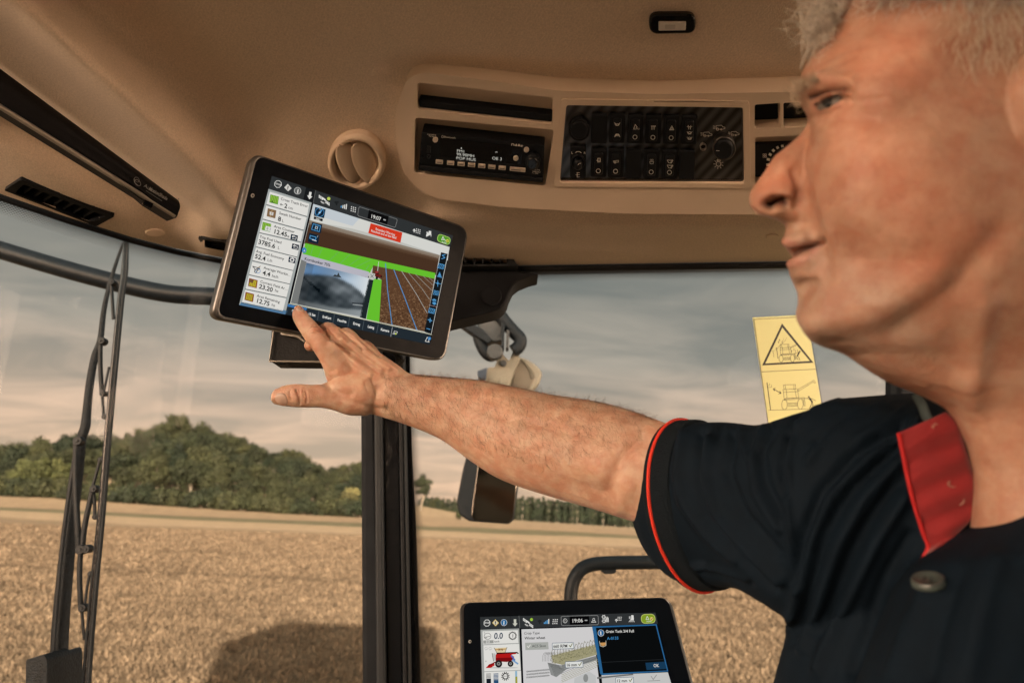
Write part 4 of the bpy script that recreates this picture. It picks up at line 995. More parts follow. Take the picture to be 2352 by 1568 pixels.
# exterior mirrors
YM = 2.3
def m_(x, y, Y=YM): u, v = zH(x, y); return pY(u, v, Y)
def mtube(name, pts, r, m, par, Y=YM, flat=1):
    q = MB(); q.tube([tuple(x) for x in catmull([m_(*p, Y) for p in pts], 6)], r, 10, flat=flat); return q.build(name, m, par, smooth=60)
def mprism(name, pts, m, par, Y=YM, th=.06, r=4, bev=.005):
    q = MB(); l = [pY(u, v, Y) for u, v in roundpoly([zH(*p) for p in pts], r, 4)]; q.prism(l, [p + Vector((0, th, 0)) for p in l]); return q.build(name, m, par, bevel=bev, bseg=3)
cream = mat('cream_plastic', (.20, .175, .13), .6, var=.08, vscale=12, bump=.2, bscale=100)
mb = thing('mirror_bracket', 'grey hinged mirror bracket with black tube hoops outside the side pane', 'mirror bracket', tuple(m_(280, 480)))
greyb = mat('bracket_paint', (.03, .03, .03), .5, var=.3, vscale=20, bump=.2, bscale=80)
mprism('hinge_block', [(205, 368), (330, 362), (350, 400), (346, 505), (292, 512), (205, 448)], greyb, mb, YM, .12); mprism('support_arm', [(60, 350), (130, 375), (235, 445), (285, 500), (262, 520), (180, 470), (40, 370)], dusty, mb, YM - .03, .05)
mprism('hinge_plate', [(332, 400), (352, 410), (350, 530), (334, 540)], dusty, mb, YM - .04, .05); mprism('hinge_rib', [(362, 440), (378, 450), (374, 545), (358, 545)], greyb, mb, YM-.03, .05)
mtube('tube_hoop', [(300, 362), (330, 372), (352, 400), (400, 455), (432, 488), (438, 515), (425, 540), (400, 560)], .0235, dusty, mb, YM); mtube('tube_hoop', [(205, 450), (212, 500), (240, 560), (275, 588), (310, 570), (322, 540)], .020, dusty, mb, YM)
mprism('clamp', [(270, 545), (318, 520), (345, 540), (320, 580), (280, 592)], satin, mb, YM - .05, .05); q = MB(); p = m_(298, 562, YM - .06); q.tube([p, p + Vector((0, .03, 0))], .028, 12); q.build('clamp_bolt', greyb, mb, bevel=.004)
tm = thing('upper_exterior_mirror', 'cream backed exterior mirror under the bracket, partly behind the forearm', 'exterior mirror', tuple(m_(380, 700)))
mprism('mount_plate', [(322, 552), (352, 590), (378, 612), (398, 560), (440, 536), (428, 610), (372, 760), (235, 760), (262, 650), (298, 648), (325, 570)], cream, tm, YM + .02, .04, 3)
el = [(415, 585), (470, 600), (525, 635), (553, 668), (556, 690), (540, 735), (510, 775), (460, 830), (400, 850), (370, 780), (390, 680)]
mprism('mirror_shell', el, cream, tm, YM + .07, .05, 14, .012)
mprism('shell_recess', [(425, 620), (470, 632), (510, 668), (520, 700), (495, 750), (455, 800), (410, 815), (392, 760), (402, 680)], mat('cream_shell_inner', (.13, .105, .075), .7, var=.15, vscale=14), tm, YM + .066, .01, 10, .003)
mprism('shell_seam', [(440, 604), (452, 606), (502, 660), (512, 712), (500, 716), (488, 668)], mat('seam_dark', (.10, .085, .06), .7), tm, YM + .062, .006, 4, .001)
q = MB(); p = m_(345, 625, YM + .01); q.tube([p, p + Vector((0, .02, 0))], .012, 10); q.build('plate_bolt', greyb, tm, bevel=.002)
mprism('adjuster_knob', [(203, 668), (225, 662), (258, 648), (252, 700), (240, 720), (205, 700)], mat('blue_black_plastic', (.02, .03, .05), .4), tm, YM - .01, .06)
lm_ = thing('lower_exterior_mirror', 'tall black framed exterior mirror under the forearm above the field', 'exterior mirror', tuple(m_(250, 1490)))
mprism('mirror_housing', [(190, 900), (440, 900), (425, 1310), (402, 1480), (375, 1502), (158, 1486), (104, 1448), (90, 1380), (125, 1200), (150, 1110)], dusty, lm_, YM, .10, 6, .010)
mirm = mat('mirror_glass', (.20, .19, .17), .08, metal=1.0)
mprism('mirror_glass', [(216, 900), (428, 900), (416, 1300), (398, 1470), (372, 1494), (186, 1478), (172, 1460), (180, 1380), (205, 1200)], mirm, lm_, YM - .004, .006, 5, .001)
# handrail
hr = MB(); pts = [zG(*p) for p in ((1158, 900), (1162, 640), (1164, 500), (1172, 390), (1205, 290), (1275, 210), (1400, 172), (1640, 162), (2130, 160), (2900, 172), (3800, 185))]
hr.tube([tuple(x) for x in catmull([pY(u, v, 1.75) for u, v in pts], 7)], .0165, 14); hrt = thing('handrail', 'bent black handrail outside the side pane behind the lower monitor', 'handrail', tuple(pY(1311, 1500, 1.75)))
hr.build('rail_tube', satin, hrt, smooth=60); q = MB(); l = [pY(u, v, 1.745) for u, v in roundpoly([zG(*p) for p in ((1436, 225), (1572, 225), (1566, 250), (1545, 262), (1470, 264), (1442, 246))], 2, 3)]; q.prism(l, [p + Vector((0, .03, 0)) for p in l]); q.build('rail_nub', satin, hrt, bevel=.002)

# ------------------------------------------------------------------ warning sticker on the side pane
ps = Plane.through((1750, 900, depthY(1750, 900, YP-.006)), (1870, 900, depthY(1870, 900, YP-.006)), (1750, 800, depthY(1750, 800, YP-.006)))
stk = thing('warning_sticker', 'yellow pictogram warning sticker on the side pane below the chin', 'sticker', tuple(ps.at(1800, 960)))
c = Canvas(ps, zJ); YEL = (.60, .59, .27); BK = (.02, .017, .01)
c.quad((203, 165), (865, 130), (1125, 1700), (425, 1700), YEL, 0); base_c = c.build('sticker_sheet', mat('yellow_vinyl', YEL, .45, vcol=True, bump=.05, bscale=60), stk)
sol = base_c.modifiers.new('s', 'SOLIDIFY'); sol.thickness = .0004
c = Canvas(ps, zJ); c.lv = .0006
c.line([(218, 188), (880, 155)], 6, BK); c.line([(218, 188), (425, 1700)], 7, BK); c.line([(880, 155), (1095, 1480), (1125, 1700)], 7, BK); c.line([(305, 830), (985, 797)], 6, BK)
def tri_ring(c, o_, i_, col):
    for k in range(3): c.poly([o_[k], o_[(k+1) % 3], i_[(k+1) % 3], i_[k]], col)
tri_ring(c, [(562, 238), (948, 718), (317, 752)], [(566, 288), (903, 697), (358, 727)], BK)
def machine(x0, y0, s, arm=True):
    f = lambda x, y: (x0 + x*s, y0 + y*s)
    L_ = lambda pts, w=4.5, close=False: c.line([f(*p) for p in pts], w, BK, close=close)
    L_([(0, 5), (148, 0), (148, 55), (10, 60)], close=True); L_([(22, 8), (30, 58)]); L_([(128, 4), (130, 56)])
    L_([(-4, 62), (172, 52), (190, 160), (10, 172)], close=True); L_([(0, 95), (175, 86)]); L_([(35, 60), (45, 168)]); L_([(140, 55), (160, 160)])
    L_([(10, 178), (255, 158), (268, 258), (254, 260), (243, 172), (12, 192)], close=True)
    c.ell(*f(14, 245), 34*s, 62*s, BK, ring=5); c.ell(*f(208, 238), 34*s, 64*s, BK, ring=5)
    L_([(58, 228), (168, 222), (168, 262), (58, 268)], 4, True); L_([(72, 238), (155, 234), (155, 252), (72, 256)], 4, True)
    if arm: L_([(180, 60), (375, -55), (395, -22), (382, -15), (370, -35), (185, 82)], 4.5, True)
    else: L_([(175, 52), (270, 0)], 4.5); L_([(178, 66), (278, 14)], 4.5)
machine(578, 985, 1.0); machine(540, 492, .72, False)
c.line([(378, 962), (400, 1130), (422, 1295)], 10, BK); c.line([(398, 1299), (1050, 1278)], 5, BK); c.line([(390, 995), (412, 995), (408, 972)], 4, BK); c.line([(392, 1020), (436, 1018), (432, 990)], 4, BK)
c.line([(462, 1042), (545, 1090)], 8, BK); c.line([(478, 1030), (455, 1038), (470, 1062)], 8, BK); c.line([(535, 1066), (550, 1092), (522, 1098)], 8, BK)
def man_ic(x, y, s, up=False):
    f = lambda a, b: (x + a*s, y + b*s)
    c.ell(*f(0, 0), 11*s, 11*s, BK); c.line([f(8, 18), f(42, 62)], 20*s, BK)
    if up: c.line([f(0, 24), f(-40, 22)], 6*s, BK); c.line([f(5, 20), f(-14, -10), f(-8, -30)], 6*s, BK)
    else: c.line([f(10, 20), f(-58, 18)], 7*s, BK); c.line([f(15, 14), f(84, 46)], 6*s, BK)
    c.line([f(38, 58), f(30, 100), f(8, 140)], 8*s, BK); c.line([f(42, 58), f(50, 100), f(54, 145)], 8*s, BK)
man_ic(890, 1136, 1.0)
c.ell(781, 580, 9, 9, BK); c.line([(772, 592), (750, 635)], 17, BK); c.line([(766, 600), (715, 600)], 5, BK); c.line([(770, 596), (755, 585), (752, 560)], 5, BK); c.line([(750, 632), (738, 652), (762, 684)], 6, BK); c.line([(752, 632), (768, 655), (782, 688)], 6, BK)
c.line([(452, 572), (462, 650)], 4, BK); c.line([(494, 535), (513, 664)], 7, BK); c.line([(440, 576), (478, 568), (510, 545), (545, 490), (570, 455), (585, 420)], 2.5, BK); c.line([(475, 548), (520, 528), (560, 490), (600, 450), (620, 410)], 2.5, BK)
for x, y in ((520, 470), (532, 445), (565, 470), (708, 560), (680, 578), (728, 578)): c.line([(x, y-16), (x-5, y-2), (x+5, y-4), (x-2, y+14)], 4, BK)
c.line([(410, 1482), (470, 1481)], 5, BK)
c.build('pictograms', inkw, stk)

# unseen panels added at the rear right to shade the driver's face
q = MB(); q.box((.82, -.62, 2.85), (.65, .05, 1.5)); q.box((1.14, -.20, 2.85), (.05, .8, 1.5)); rw = q.build('added_shade_wall', blk_m, None, bevel=.01); tag(rw, 'unseen dark wall panels added behind the driver to shade his face', 'shade panel')

rp = thing('rear_window_frame', 'dark window frame edge glimpsed between the jaw and the shoulder', 'window frame', tuple(pY(2110, 1100)))
strip('frame_post', blk_m, (2068, 2190, 560), (2068, 2200, 1250), YC + .01, .05, .004, rp); strip('frame_seal', greyp, (2060, 2069, 560), (2060, 2069, 1250), YC + .02, .02, .002, rp)
# ------------------------------------------------------------------ the two touch monitors
def gc(r, g, b, k=.82): a = srgb(r, g, b); return (a[0]*k, a[1]*k, a[2]*k)
WHT, LGT, DGR, BLA, NAV = gc(240, 238, 232), gc(212, 213, 208), gc(52, 55, 56), gc(12, 14, 18), gc(22, 40, 58)
GRN, BLU, RED, TXT, BTN = gc(110, 205, 50), gc(90, 165, 220), gc(225, 62, 36), gc(25, 25, 26), gc(38, 47, 54)
glow = emat('screen_glow', None, 2**-EXPO)
scr_glass = mat('screen_glass', (.003, .0045, .007), .3, spec=.04, coat=0, bump=.03, bscale=40)
case_m = mat('monitor_case', (.010, .010, .010), .5, spec=.2, bump=.25, bscale=900)
def monitor(name, label, pl, z, outer, rads, glass, grads, thick, cx):
    root = thing(name, label, 'monitor', tuple(pl.at(*z(*outer[3]), off=-.02)))
    q = MB(); o2 = roundpoly([z(*p) for p in outer], rads, 8); l = [pl.at(*p, off=0) for p in o2]; cen = sum(l, Vector())/len(l)
    rings = [l] + [[cen + (p-cen)*s - pl.N*dp for p in l] for s, dp in ((1.0, thick*.45), (.97, thick*.8), (.93, thick))]
    g2 = roundpoly([z(*p) for p in glass], grads, 8); gl = [pl.at(*p, off=0) for p in g2]
    q.grid(np.array([[tuple(x) for x in r] for r in rings]), closeu=True); n = len(l); b = len(q.v); q.v += [tuple(p) for p in rings[-1]]; q.f.append(tuple(range(b, b+n))); q.c.append((1, 1, 1))
    q.build('housing', case_m, root, smooth=50)
    q = MB(); a = rings[0]; m1 = [cen + (p-cen)*1.004 + pl.N*.0016 for p in a]; m2 = [cen + (p-cen)*.995 + pl.N*.0028 for p in a]; m0 = [p - pl.N*(thick*.42) for p in a]; m0 = [cen + (p-cen)*1.006 - pl.N*(thick*.42*0) - pl.N*(thick*.42) + (cen-cen) for p in a]
    q.grid(np.array([[tuple(x) for x in r] for r in (m0, [cen + (p-cen)*1.008 for p in a], m1, m2, [p + pl.N*.0022 for p in gl])]), closeu=True)
    q.build('rim', steel, root, smooth=60)
    q = MB(); l = [p + pl.N*.0024 for p in gl]; q.prism(l, [p - pl.N*.003 for p in l]); q.build('cover_glass', scr_glass, root)
    c = Canvas(pl, z); c.lv = .0026; c.ell(*cx, 13, 15, (.35, .34, .32), rot=.2); c.ell(cx[0]+2, cx[1]+1, 7, 9, (.03, .03, .03), lv=.0027); c.build('light_sensor', inkw, root)
    return root
PA = Plane(zA(385, 12), zA(1946, 556), zA(1766, 1520), zA(82, 1200), .868)
om = [(385, 12), (1946, 556), (1766, 1520), (82, 1200)]
gm_ = [(410, 30), (1936, 562), (1756, 1508), (122, 1186)]
ma = monitor('tilted_monitor', 'tilted touch monitor with green field map being tapped by the hand', PA, zA, om, [26, 30, 27, 27], gm_, [22, 26, 24, 22], .030, (376, 320))
S = Canvas(PA, zA); z0 = .0027
def up(k): return z0 + k*.00010
def A(s, t):                                  # screen fraction -> enlargement pixels (bilinear)
    TL, TR, BR, BL = (515, 178), (1828, 610), (1662, 1398), (278, 1110)
    x = (TL[0]*(1-s)+TR[0]*s)*(1-t) + (BL[0]*(1-s)+BR[0]*s)*t; y = (TL[1]*(1-s)+TR[1]*s)*(1-t) + (BL[1]*(1-s)+BR[1]*s)*t; return x, y
Q = S.quad
Q((515, 178), (1828, 610), (1662, 1398), (278, 1110), BLA, up(0))
Q((515, 178), (1828, 610), (1808, 692), (491, 272), DGR, up(1)); Q((765, 260), (832, 282), (815, 372), (745, 352), gc(28, 30, 32), up(2)); S.line([(832, 282), (815, 372)], 3, gc(110, 110, 108), up(3)); S.line([(765, 260), (745, 350)], 3, gc(15, 15, 16), up(3))
# left column
Q((491, 272), (805, 368), (612, 1180), (278, 1110), gc(175, 180, 178), up(1)); Q((300, 1085), (632, 1155), (612, 1180), (278, 1112), gc(90, 130, 165), up(2))
cards = [((500, 292), (786, 380), (770, 472), (475, 385)), ((474, 392), (768, 478), (744, 570), (450, 490)), ((448, 496), (742, 578), (724, 655), (425, 588)), ((424, 594), (722, 664), (697, 765), (400, 690)),
         ((399, 696), (697, 770), (668, 862), (374, 790)), ((373, 798), (668, 866), (644, 960), (350, 892)), ((348, 898), (644, 964), (620, 1058), (324, 996)), ((322, 1002), (618, 1064), (594, 1158), (298, 1094))]
for c_ in cards: S.quad(*c_, WHT, up(2)); S.line([c_[3], c_[2]], 3.5, gc(40, 42, 44), up(3))
def T(t, x, y, h, col=TXT, slope=.285, lv=6, **k): S.text(t, x, y, h, col, lv=up(lv), right=(x+100, y+100*slope), **k)
for nm, x, y, val, vx, vy, un, ux, uy in (('Cross Track Error', 578, 352, '2', 602, 408, 'cm', 632, 415), ('Swath Number', 566, 455, '8', 556, 502, 'L', 586, 511), ('Area Counter', 528, 550, '12.45', 523, 592, 'ha', 614, 618),
        ('Trip Fuel Used', 424, 625, '3785.6', 413, 668, 'L', 555, 706), ('Avg. Fuel Economy', 398, 730, '52.4', 388, 772, 'L/h', 480, 794), ('Average Workin…', 453, 850, '4.4', 445, 892, 'ha/h', 512, 908),
        ('Current Field Ar…', 428, 950, '23.20', 418, 990, 'ha', 534, 1014), ('Area Remaining', 403, 1052, '12.75', 396, 1092, 'ha', 510, 1118)):
    T(nm, x, y, 27, gc(20, 20, 20), bold=.010); T(val, vx, vy, 46, TXT, bold=.022); T(un, ux, uy, 29, TXT, bold=.004)
S.line([(576, 384), (596, 390)], 4, TXT, up(6)); S.line([(583, 379), (576, 384), (581, 392)], 4, TXT, up(6))
for x, y, k in ((532, 350, 0), (513, 450, 1), (476, 548, 0), (378, 955, 3), (352, 1055, 4)):
    col = [gc(110, 165, 50), gc(140, 110, 80), None, gc(150, 70, 40), gc(140, 50, 30)][k]
    Q((x-28, y-38), (x+34, y-22), (x+26, y+36), (x-36, y+20), col, up(4))
    if k == 1: Q((x-14, y-14), (x+14, y-7), (x+10, y+16), (x-16, y+10), gc(225, 222, 215), up(5)); S.line([(x+5, y-30), (x-12, y+30)], 4, gc(200, 170, 120), up(5)); S.text('1', x-5, y+8, 20, TXT, lv=up(6))
    else:
        ix = gc(190, 200, 60) if k else gc(175, 215, 90)
        if k: Q((x-22, y-30), (x+27, y-17), (x+20, y+29), (x-29, y+16), gc(200, 190, 60) if k == 3 else gc(190, 175, 55), up(5))
        for i in range(5): S.line([(x-30+i*12, y+12+i*3), (x-18+i*11, y-30+i*3)], 4, ix if not k else gc(160, 120, 40), up(6))
        if k == 3: Q((x-22, y-30), (x+4, y-23), (x-2, y-2), (x-26, y-8), gc(120, 90, 60), up(7))
S.text('A', 508, 372, 26, gc(30, 60, 20), lv=up(7)); Q((470, 540), (512, 550), (505, 582), (462, 570), gc(235, 235, 230), up(7)); S.text('0', 474, 566, 24, TXT, lv=up(8)); S.text('1', 494, 570, 24, TXT, lv=up(8))
S.line([(375, 832), (428, 848), (410, 858), (400, 880), (388, 874), (392, 852), (376, 834)], 5, gc(60, 60, 60), up(5)); S.ell(414, 866, 16, 16, gc(90, 140, 190), up(5), ring=4); S.line([(414, 866), (414, 856)], 3, TXT, up(6)); S.line([(395, 858), (430, 832)], 5, gc(120, 90, 50), up(6))
for x, y, g in ((676, 622, 0), (685, 690, 0), (661, 786, 1)):
    Q((x-22, y-24), (x+28, y-12), (x+22, y+26), (x-28, y+14), NAV, up(4))
    if g: S.ell(x, y, 11, 11, WHT, up(5), ring=6); [S.line([(x+11*math.cos(a), y+11*math.sin(a)), (x+17*math.cos(a), y+17*math.sin(a))], 6, WHT, up(5)) for a in [i*math.pi/4 for i in range(8)]]
    else: S.line([(x-12, y-6), (x+16, y), (x+12, y+16), (x-14, y+10)], 3.5, WHT, up(5)); S.line([(x-14, y-6), (x+4, y-8)], 4, WHT, up(6)); S.line([(x-6, y-14), (x-15, y-6), (x-8, y+2)], 4, WHT, up(6))
# top bar
S.ell(559, 238, 26, 26, WHT, up(4), n=8, ring=4, rot=.4); S.text('STOP', 540, 240, 17, WHT, lv=up(5), right=(640, 268), bold=.02)
S.poly([(630, 236), (658, 268), (632, 290), (604, 262)], gc(225, 222, 215), up(4)); S.text('!', 628, 276, 36, TXT, lv=up(5), bold=.04, align='c')
S.ell(701, 286, 26, 26, gc(205, 205, 200), up(4)); S.ell(701, 286, 22, 22, gc(110, 112, 110), up(5)); S.text('i', 700, 302, 42, WHT, lv=up(6), bold=.04, align='c')
S.poly([(786, 293), (803, 297), (797, 325), (808, 328), (786, 348), (770, 318), (781, 321)], WHT, up(5))
def sat(C, x, y, s, lv, sl):
    for dx, dy in ((-26, -20), (20, 18)):
        for i in range(3):
            for j in range(2): C.poly([(x+(dx+i*10-8)*s, y+(dy+i*7+j*11-10)*s), (x+(dx+i*10)*s, y+(dy+i*7+j*11-5)*s), (x+(dx+i*10-3)*s, y+(dy+i*7+j*11+3)*s), (x+(dx+i*10-11)*s, y+(dy+i*7+j*11-2)*s)], WHT, lv)
    C.line([(x-8*s, y-6*s), (x+8*s, y+6*s)], 11*s, WHT, lv)
    for k in (12, 20): C.line([(x-18*s-k*.2*s, y+(8+k*.5)*s), (x-10*s, y+(14+k*.7)*s), (x+2*s, y+(14+k*.8)*s)], 3*s, WHT, lv)
sat(S, 892, 346, 1.05, up(5), 0); S.ell(926, 343, 12, 12, gc(200, 220, 100), up(6))
def wifi(C, x, y, s, lv, col):
    for r in (24, 16, 8): C.line([(x + r*s*math.sin(a), y - r*s*math.cos(a)) for a in (-.7, -.35, 0, .35, .7)], 4*s, col, lv)
    C.ell(x, y, 3.5*s, 3.5*s, col, lv)
wifi(S, 983, 388, 1, up(5), gc(15, 15, 15))
for i in range(4): S.line([(1016 + i*12, 406 + i*4), (1018 + i*12.6, 396 + i*4 - i*8)], 7, BLU if i < 1 else WHT, up(5))
def grid9(C, x, y, s, lv, sl):
    for i in range(3):
        for j in range(3): C.ell(x + (i*15)*s - j*1.5*s, y + (i*15*sl + j*15)*s, 5.6*s, 5.6*s, WHT, lv, n=4, rot=.78)
grid9(S, 1092, 402, .95, up(5), .28)
S.line(roundpoly([(1146, 400), (1425, 492), (1408, 552), (1136, 466)], 12, 4), 4, gc(130, 130, 128), up(4), close=True); Q((1218, 424), (1362, 470), (1350, 532), (1206, 486), gc(14, 14, 15), up(5)); S.text('19:07', 1228, 481, 40, WHT, lv=up(6), right=(1328, 512), bold=.01, wscale=.95); S.line([(1325, 494), (1337, 498)], 9, gc(180, 180, 178), up(6))
grid9(S, 1563, 562, .85, up(5), .28); S.line([(1545, 585), (1547, 565)], 6, WHT, up(5)); S.line([(1538, 573), (1547, 563), (1554, 577)], 5, WHT, up(5))
for i in range(5): S.line([(1634, 604+i*3), (1652+i*4, 588+i*3), (1668, 580+i*9)], 4, WHT, up(5))
Q((1652, 575), (1670, 578), (1668, 600), (1650, 596), WHT, up(5)); S.line([(1640, 585), (1642, 605)], 9, WHT, up(5))
S.poly(roundpoly([(1722, 596), (1812, 628), (1798, 680), (1710, 648)], 26, 6), gc(90, 160, 45), up(5)); S.line(roundpoly([(1722, 596), (1812, 628), (1798, 680), (1710, 648)], 26, 6), 4, gc(190, 225, 120), up(6), close=True)
S.line([(1754, 618), (1764, 640), (1744, 640), (1754, 618)], 4, WHT, up(7)); S.line([(1764, 640), (1776, 648)], 4, WHT, up(7)); S.text('AUTO', 1744, 660, 15, WHT, lv=up(7), right=(1844, 690), bold=.02); S.ell(1787, 648, 12, 12, gc(215, 215, 80), up(7)); S.line([(1781, 648), (1786, 653), (1794, 643)], 3, TXT, up(8))
# map view, clockwise from its upper left corner
Q((815, 380), (1805, 692), (1672, 1322), (648, 1098), gc(205, 205, 198), up(1))
S.poly([(815, 380), (1800, 692), (1790, 790), (1720, 745), (1400, 640), (1100, 560), (795, 505)], gc(228, 228, 222), up(2)); Q((815, 380), (1150, 486), (1100, 540), (803, 455), gc(208, 216, 222), up(3))
# ground of the map: ploughed earth bands
S.poly([(790, 530), (1100, 590), (1400, 680), (1725, 785), (1705, 880), (1000, 720), (755, 660)], gc(86, 60, 42), up(2)); 
for k in range(14):
    t = k/13; S.line([(792 - 36*t, 512 + 150*t), (1230, 630 + 155*t), (1722 - 20*t, 762 + 125*t)], 16 if k else 26, [gc(150, 136, 120), gc(128, 108, 90), gc(100, 76, 58), gc(90, 66, 48), gc(78, 54, 38), gc(92, 68, 48), gc(84, 58, 42)][min(k, 4 + (k*3) % 3)], up(3))
S.poly([(757, 664), (1000, 722), (1340, 800), (1700, 880), (1694, 922), (1400, 858), (1250, 830), (1225, 880), (738, 744)], GRN, up(4))
for x0, y0, x1, y1 in ((815, 684, 795, 752), (880, 700, 850, 770), (1000, 726, 930, 792), (1080, 745, 1010, 812), (1160, 765, 1075, 826), (1232, 785, 1120, 838), (780, 672, 760, 735), (1340, 812, 1330, 842), (1220, 820, 1190, 866)): S.line([(x0, y0), (x1, y1)], 3, gc(120, 185, 110), up(5))
S.ell(748, 716, 16, 20, gc(70, 140, 200), up(5)); S.text('A', 742, 724, 20, WHT, lv=up(6))
BRN = gc(100, 70, 48)
S.poly([(1248, 824), (1400, 856), (1694, 922), (1622, 1306), (1292, 1240), (1310, 930), (1240, 890)], BRN, up(4))
g_ = np.random.default_rng(3)
for k in range(1500):                                 # clods of earth drawn in the map
    t = g_.random()**.8; y = 850 + t*440; xl = 1310 - (y-880)*.045; xr = 1690 - (y-920)*.188; x = xl + (xr-xl)*g_.random()
    yb = 1240 + (x-1292)*.2
    if y > yb - 4 or y < 838 + (x-1248)*.215: continue
    s = 1.6 + 3.2*t; S.line([(x, y), (x+s*1.6, y+s*.4)], s*1.2, gc(*[(128, 96, 68), (72, 48, 32), (146, 112, 80), (84, 58, 40)][k % 4]), up(5) + (k % 3)*2e-6)
S.poly([(1248, 920), (1310, 930), (1292, 1240), (1195, 1216)], GRN, up(5)); S.line([(1246, 930), (1196, 1216)], 4, gc(225, 235, 225), up(6))
for pts, w, c_ in (([(1338, 812), (1352, 1000), (1385, 1256)], 6, gc(90, 150, 205)), ([(1398, 856), (1470, 1040), (1565, 1292)], 6, gc(90, 150, 205)), ([(1455, 868), (1560, 1030), (1640, 1170)], 3.5, gc(190, 190, 185)), ([(1505, 880), (1600, 990), (1655, 1070)], 3, gc(170, 168, 160)),
                   ([(1555, 890), (1672, 1005)], 3, gc(170, 168, 160)), ([(1610, 902), (1682, 968)], 2.6, gc(160, 158, 150)), ([(1650, 910), (1688, 945)], 2.6, gc(160, 158, 150)), ([(1288, 800), (1280, 870)], 4, gc(220, 220, 215))): S.line(pts, w, c_, up(6))
Q((1258, 862), (1290, 868), (1286, 905), (1262, 900), gc(40, 18, 20), up(7)); Q((1262, 884), (1310, 896), (1308, 912), (1262, 905), gc(110, 30, 30), up(8)); S.ell(1274, 874, 14, 8, gc(160, 60, 60), up(8)); S.ell(1274, 916, 9, 12, gc(20, 20, 22), up(8)); S.ell(1306, 905, 6, 9, gc(20, 20, 22), up(8))
# camera window
Q((738, 742), (1218, 872), (1210, 914), (722, 802), gc(196, 194, 205), up(6)); S.text('Kornbunker 75%', 748, 786, 29, gc(25, 25, 27), lv=up(11), right=(946, 838), bold=.015, wscale=1.0)
Q((726, 778), (1214, 900), (1240, 960), (1190, 1216), gc(30, 36, 38), up(5)); Q((725, 782), (765, 800), (700, 1112), (650, 1096), gc(130, 132, 130), up(7)); Q((1214, 925), (1250, 932), (1195, 1216), (1150, 1200), gc(34, 44, 46), up(7))
NG = 34; g2 = np.random.default_rng(5)
def camcol(s, t):
    k0 = min(1, max(0, s*1.1 - .1)); sky_ = np.array([105, 150, 200.])*(1-k0) + np.array([232, 238, 240.])*k0; sky_ = sky_*(1-.25*max(0, .2-t)/.2*(1-s)) + 18*math.sin(s*8+t*13)*(1-s)
    top_ = float(np.interp(s, [0, .12, .3, .42, .5, .6, .75, .9, 1], [.28, .24, .19, .17, .17, .20, .27, .38, .50])); c1 = np.array([62, 70, 75.]) + 62*math.exp(-((s-.60)**2/.03 + (t-.42)**2/.03)) + 34*math.exp(-((s-.88)**2/.02 + (t-.6)**2/.05)) - 34*math.exp(-((s-.28)**2/.04 + (t-.62)**2/.04))
    c1 = c1 + 13*math.sin(s*15+t*7)*math.sin(t*13-s*4) + 8*math.sin(s*33-t*9)*math.sin(t*27+s*11) - (26 if s < .3 and abs(t - .35 - s*.8) < .03 else 0); k = 1/(1+math.exp(-(t-top_)/.018)); col = sky_*(1-k) + c1*k
    bot = .90 - .10*(s-.45)**2 - .12*max(0, s-.6); k2 = 1/(1+math.exp(-(t-bot)/.015)); col = col*(1-k2) + np.array([120, 126, 128.])*(.8 + .5*s)*k2
    if s < .12: col = col*.8 + 14
    return gc(*np.clip(col, 0, 255))
for i in range(NG):
    for j in range(NG):
        def fp(a, b): 
            TL, TR, BR, BL = (765, 806), (1222, 918), (1160, 1196), (698, 1108); x = (TL[0]*(1-a)+TR[0]*a)*(1-b) + (BL[0]*(1-a)+BR[0]*a)*b; y = (TL[1]*(1-a)+TR[1]*a)*(1-b) + (BL[1]*(1-a)+BR[1]*a)*b; return x, y
        a0, a1, b0, b1_ = i/NG, (i+1)/NG, j/NG, (j+1)/NG; S.quad(fp(a0, b0), fp(a1, b0), fp(a1, b1_), fp(a0, b1_), camcol((a0+a1)/2, (b0+b1_)/2), up(7))
S.poly([(955, 905), (970, 890), (985, 898), (996, 876), (1006, 900), (1020, 915)], gc(60, 66, 68), up(8)); S.line([(1095, 1098), (1180, 1102)], 5, gc(20, 24, 26), up(9)); S.line([(1100, 1108), (1170, 1116)], 4, gc(190, 195, 195), up(9))
Q((1222, 878), (1262, 886), (1255, 930), (1216, 922), gc(205, 205, 200), up(8)); S.line([(1229, 890), (1250, 916)], 3, TXT, up(9)); S.line([(1251, 892), (1228, 914)], 3, TXT, up(9))
S.line([(725, 780), (648, 1098), (1196, 1216)], 4, gc(225, 225, 215), up(9)); S.line([(1196, 1216), (1622, 1306)], 3, gc(220, 220, 210), up(9))
Q((1230, 520), (1460, 588), (1446, 662), (1212, 592), RED, up(7))
S.text('Boundary Warning', 1264, 568, 24, WHT, lv=up(8), right=(1364, 599), bold=.01, wscale=.87); S.text('Reached end of the field!', 1232, 582, 24, WHT, lv=up(8), right=(1332, 611), bold=.01, wscale=.87)
for x, y in ((862, 443), (838, 552), (818, 630)):
    Q((x-34, y-40), (x+42, y-22), (x+30, y+42), (x-44, y+24), NAV, up(6))
S.ell(860, 442, 32, 32, BLU, up(7), ring=3); S.text('N', 858, 422, 16, WHT, lv=up(8)); S.poly([(886, 416), (866, 448), (838, 470), (856, 436)], BLU, up(8)); S.poly([(868, 438), (860, 450), (852, 444)], WHT, up(9)); Q((820, 472), (884, 490), (880, 508), (816, 490), gc(10, 12, 14), up(7)); S.text('046°', 832, 494, 18, WHT, lv=up(8), right=(932, 520), bold=.02)
S.line([(814, 525), (866, 540), (857, 582), (802, 566)], 4, BLU, up(7), close=True); S.line([(832, 532), (824, 572)], 3, BLU, up(7)); S.line([(850, 537), (842, 577)], 3, BLU, up(7)); S.ell(836, 553, 8, 8, WHT, up(8), ring=3)
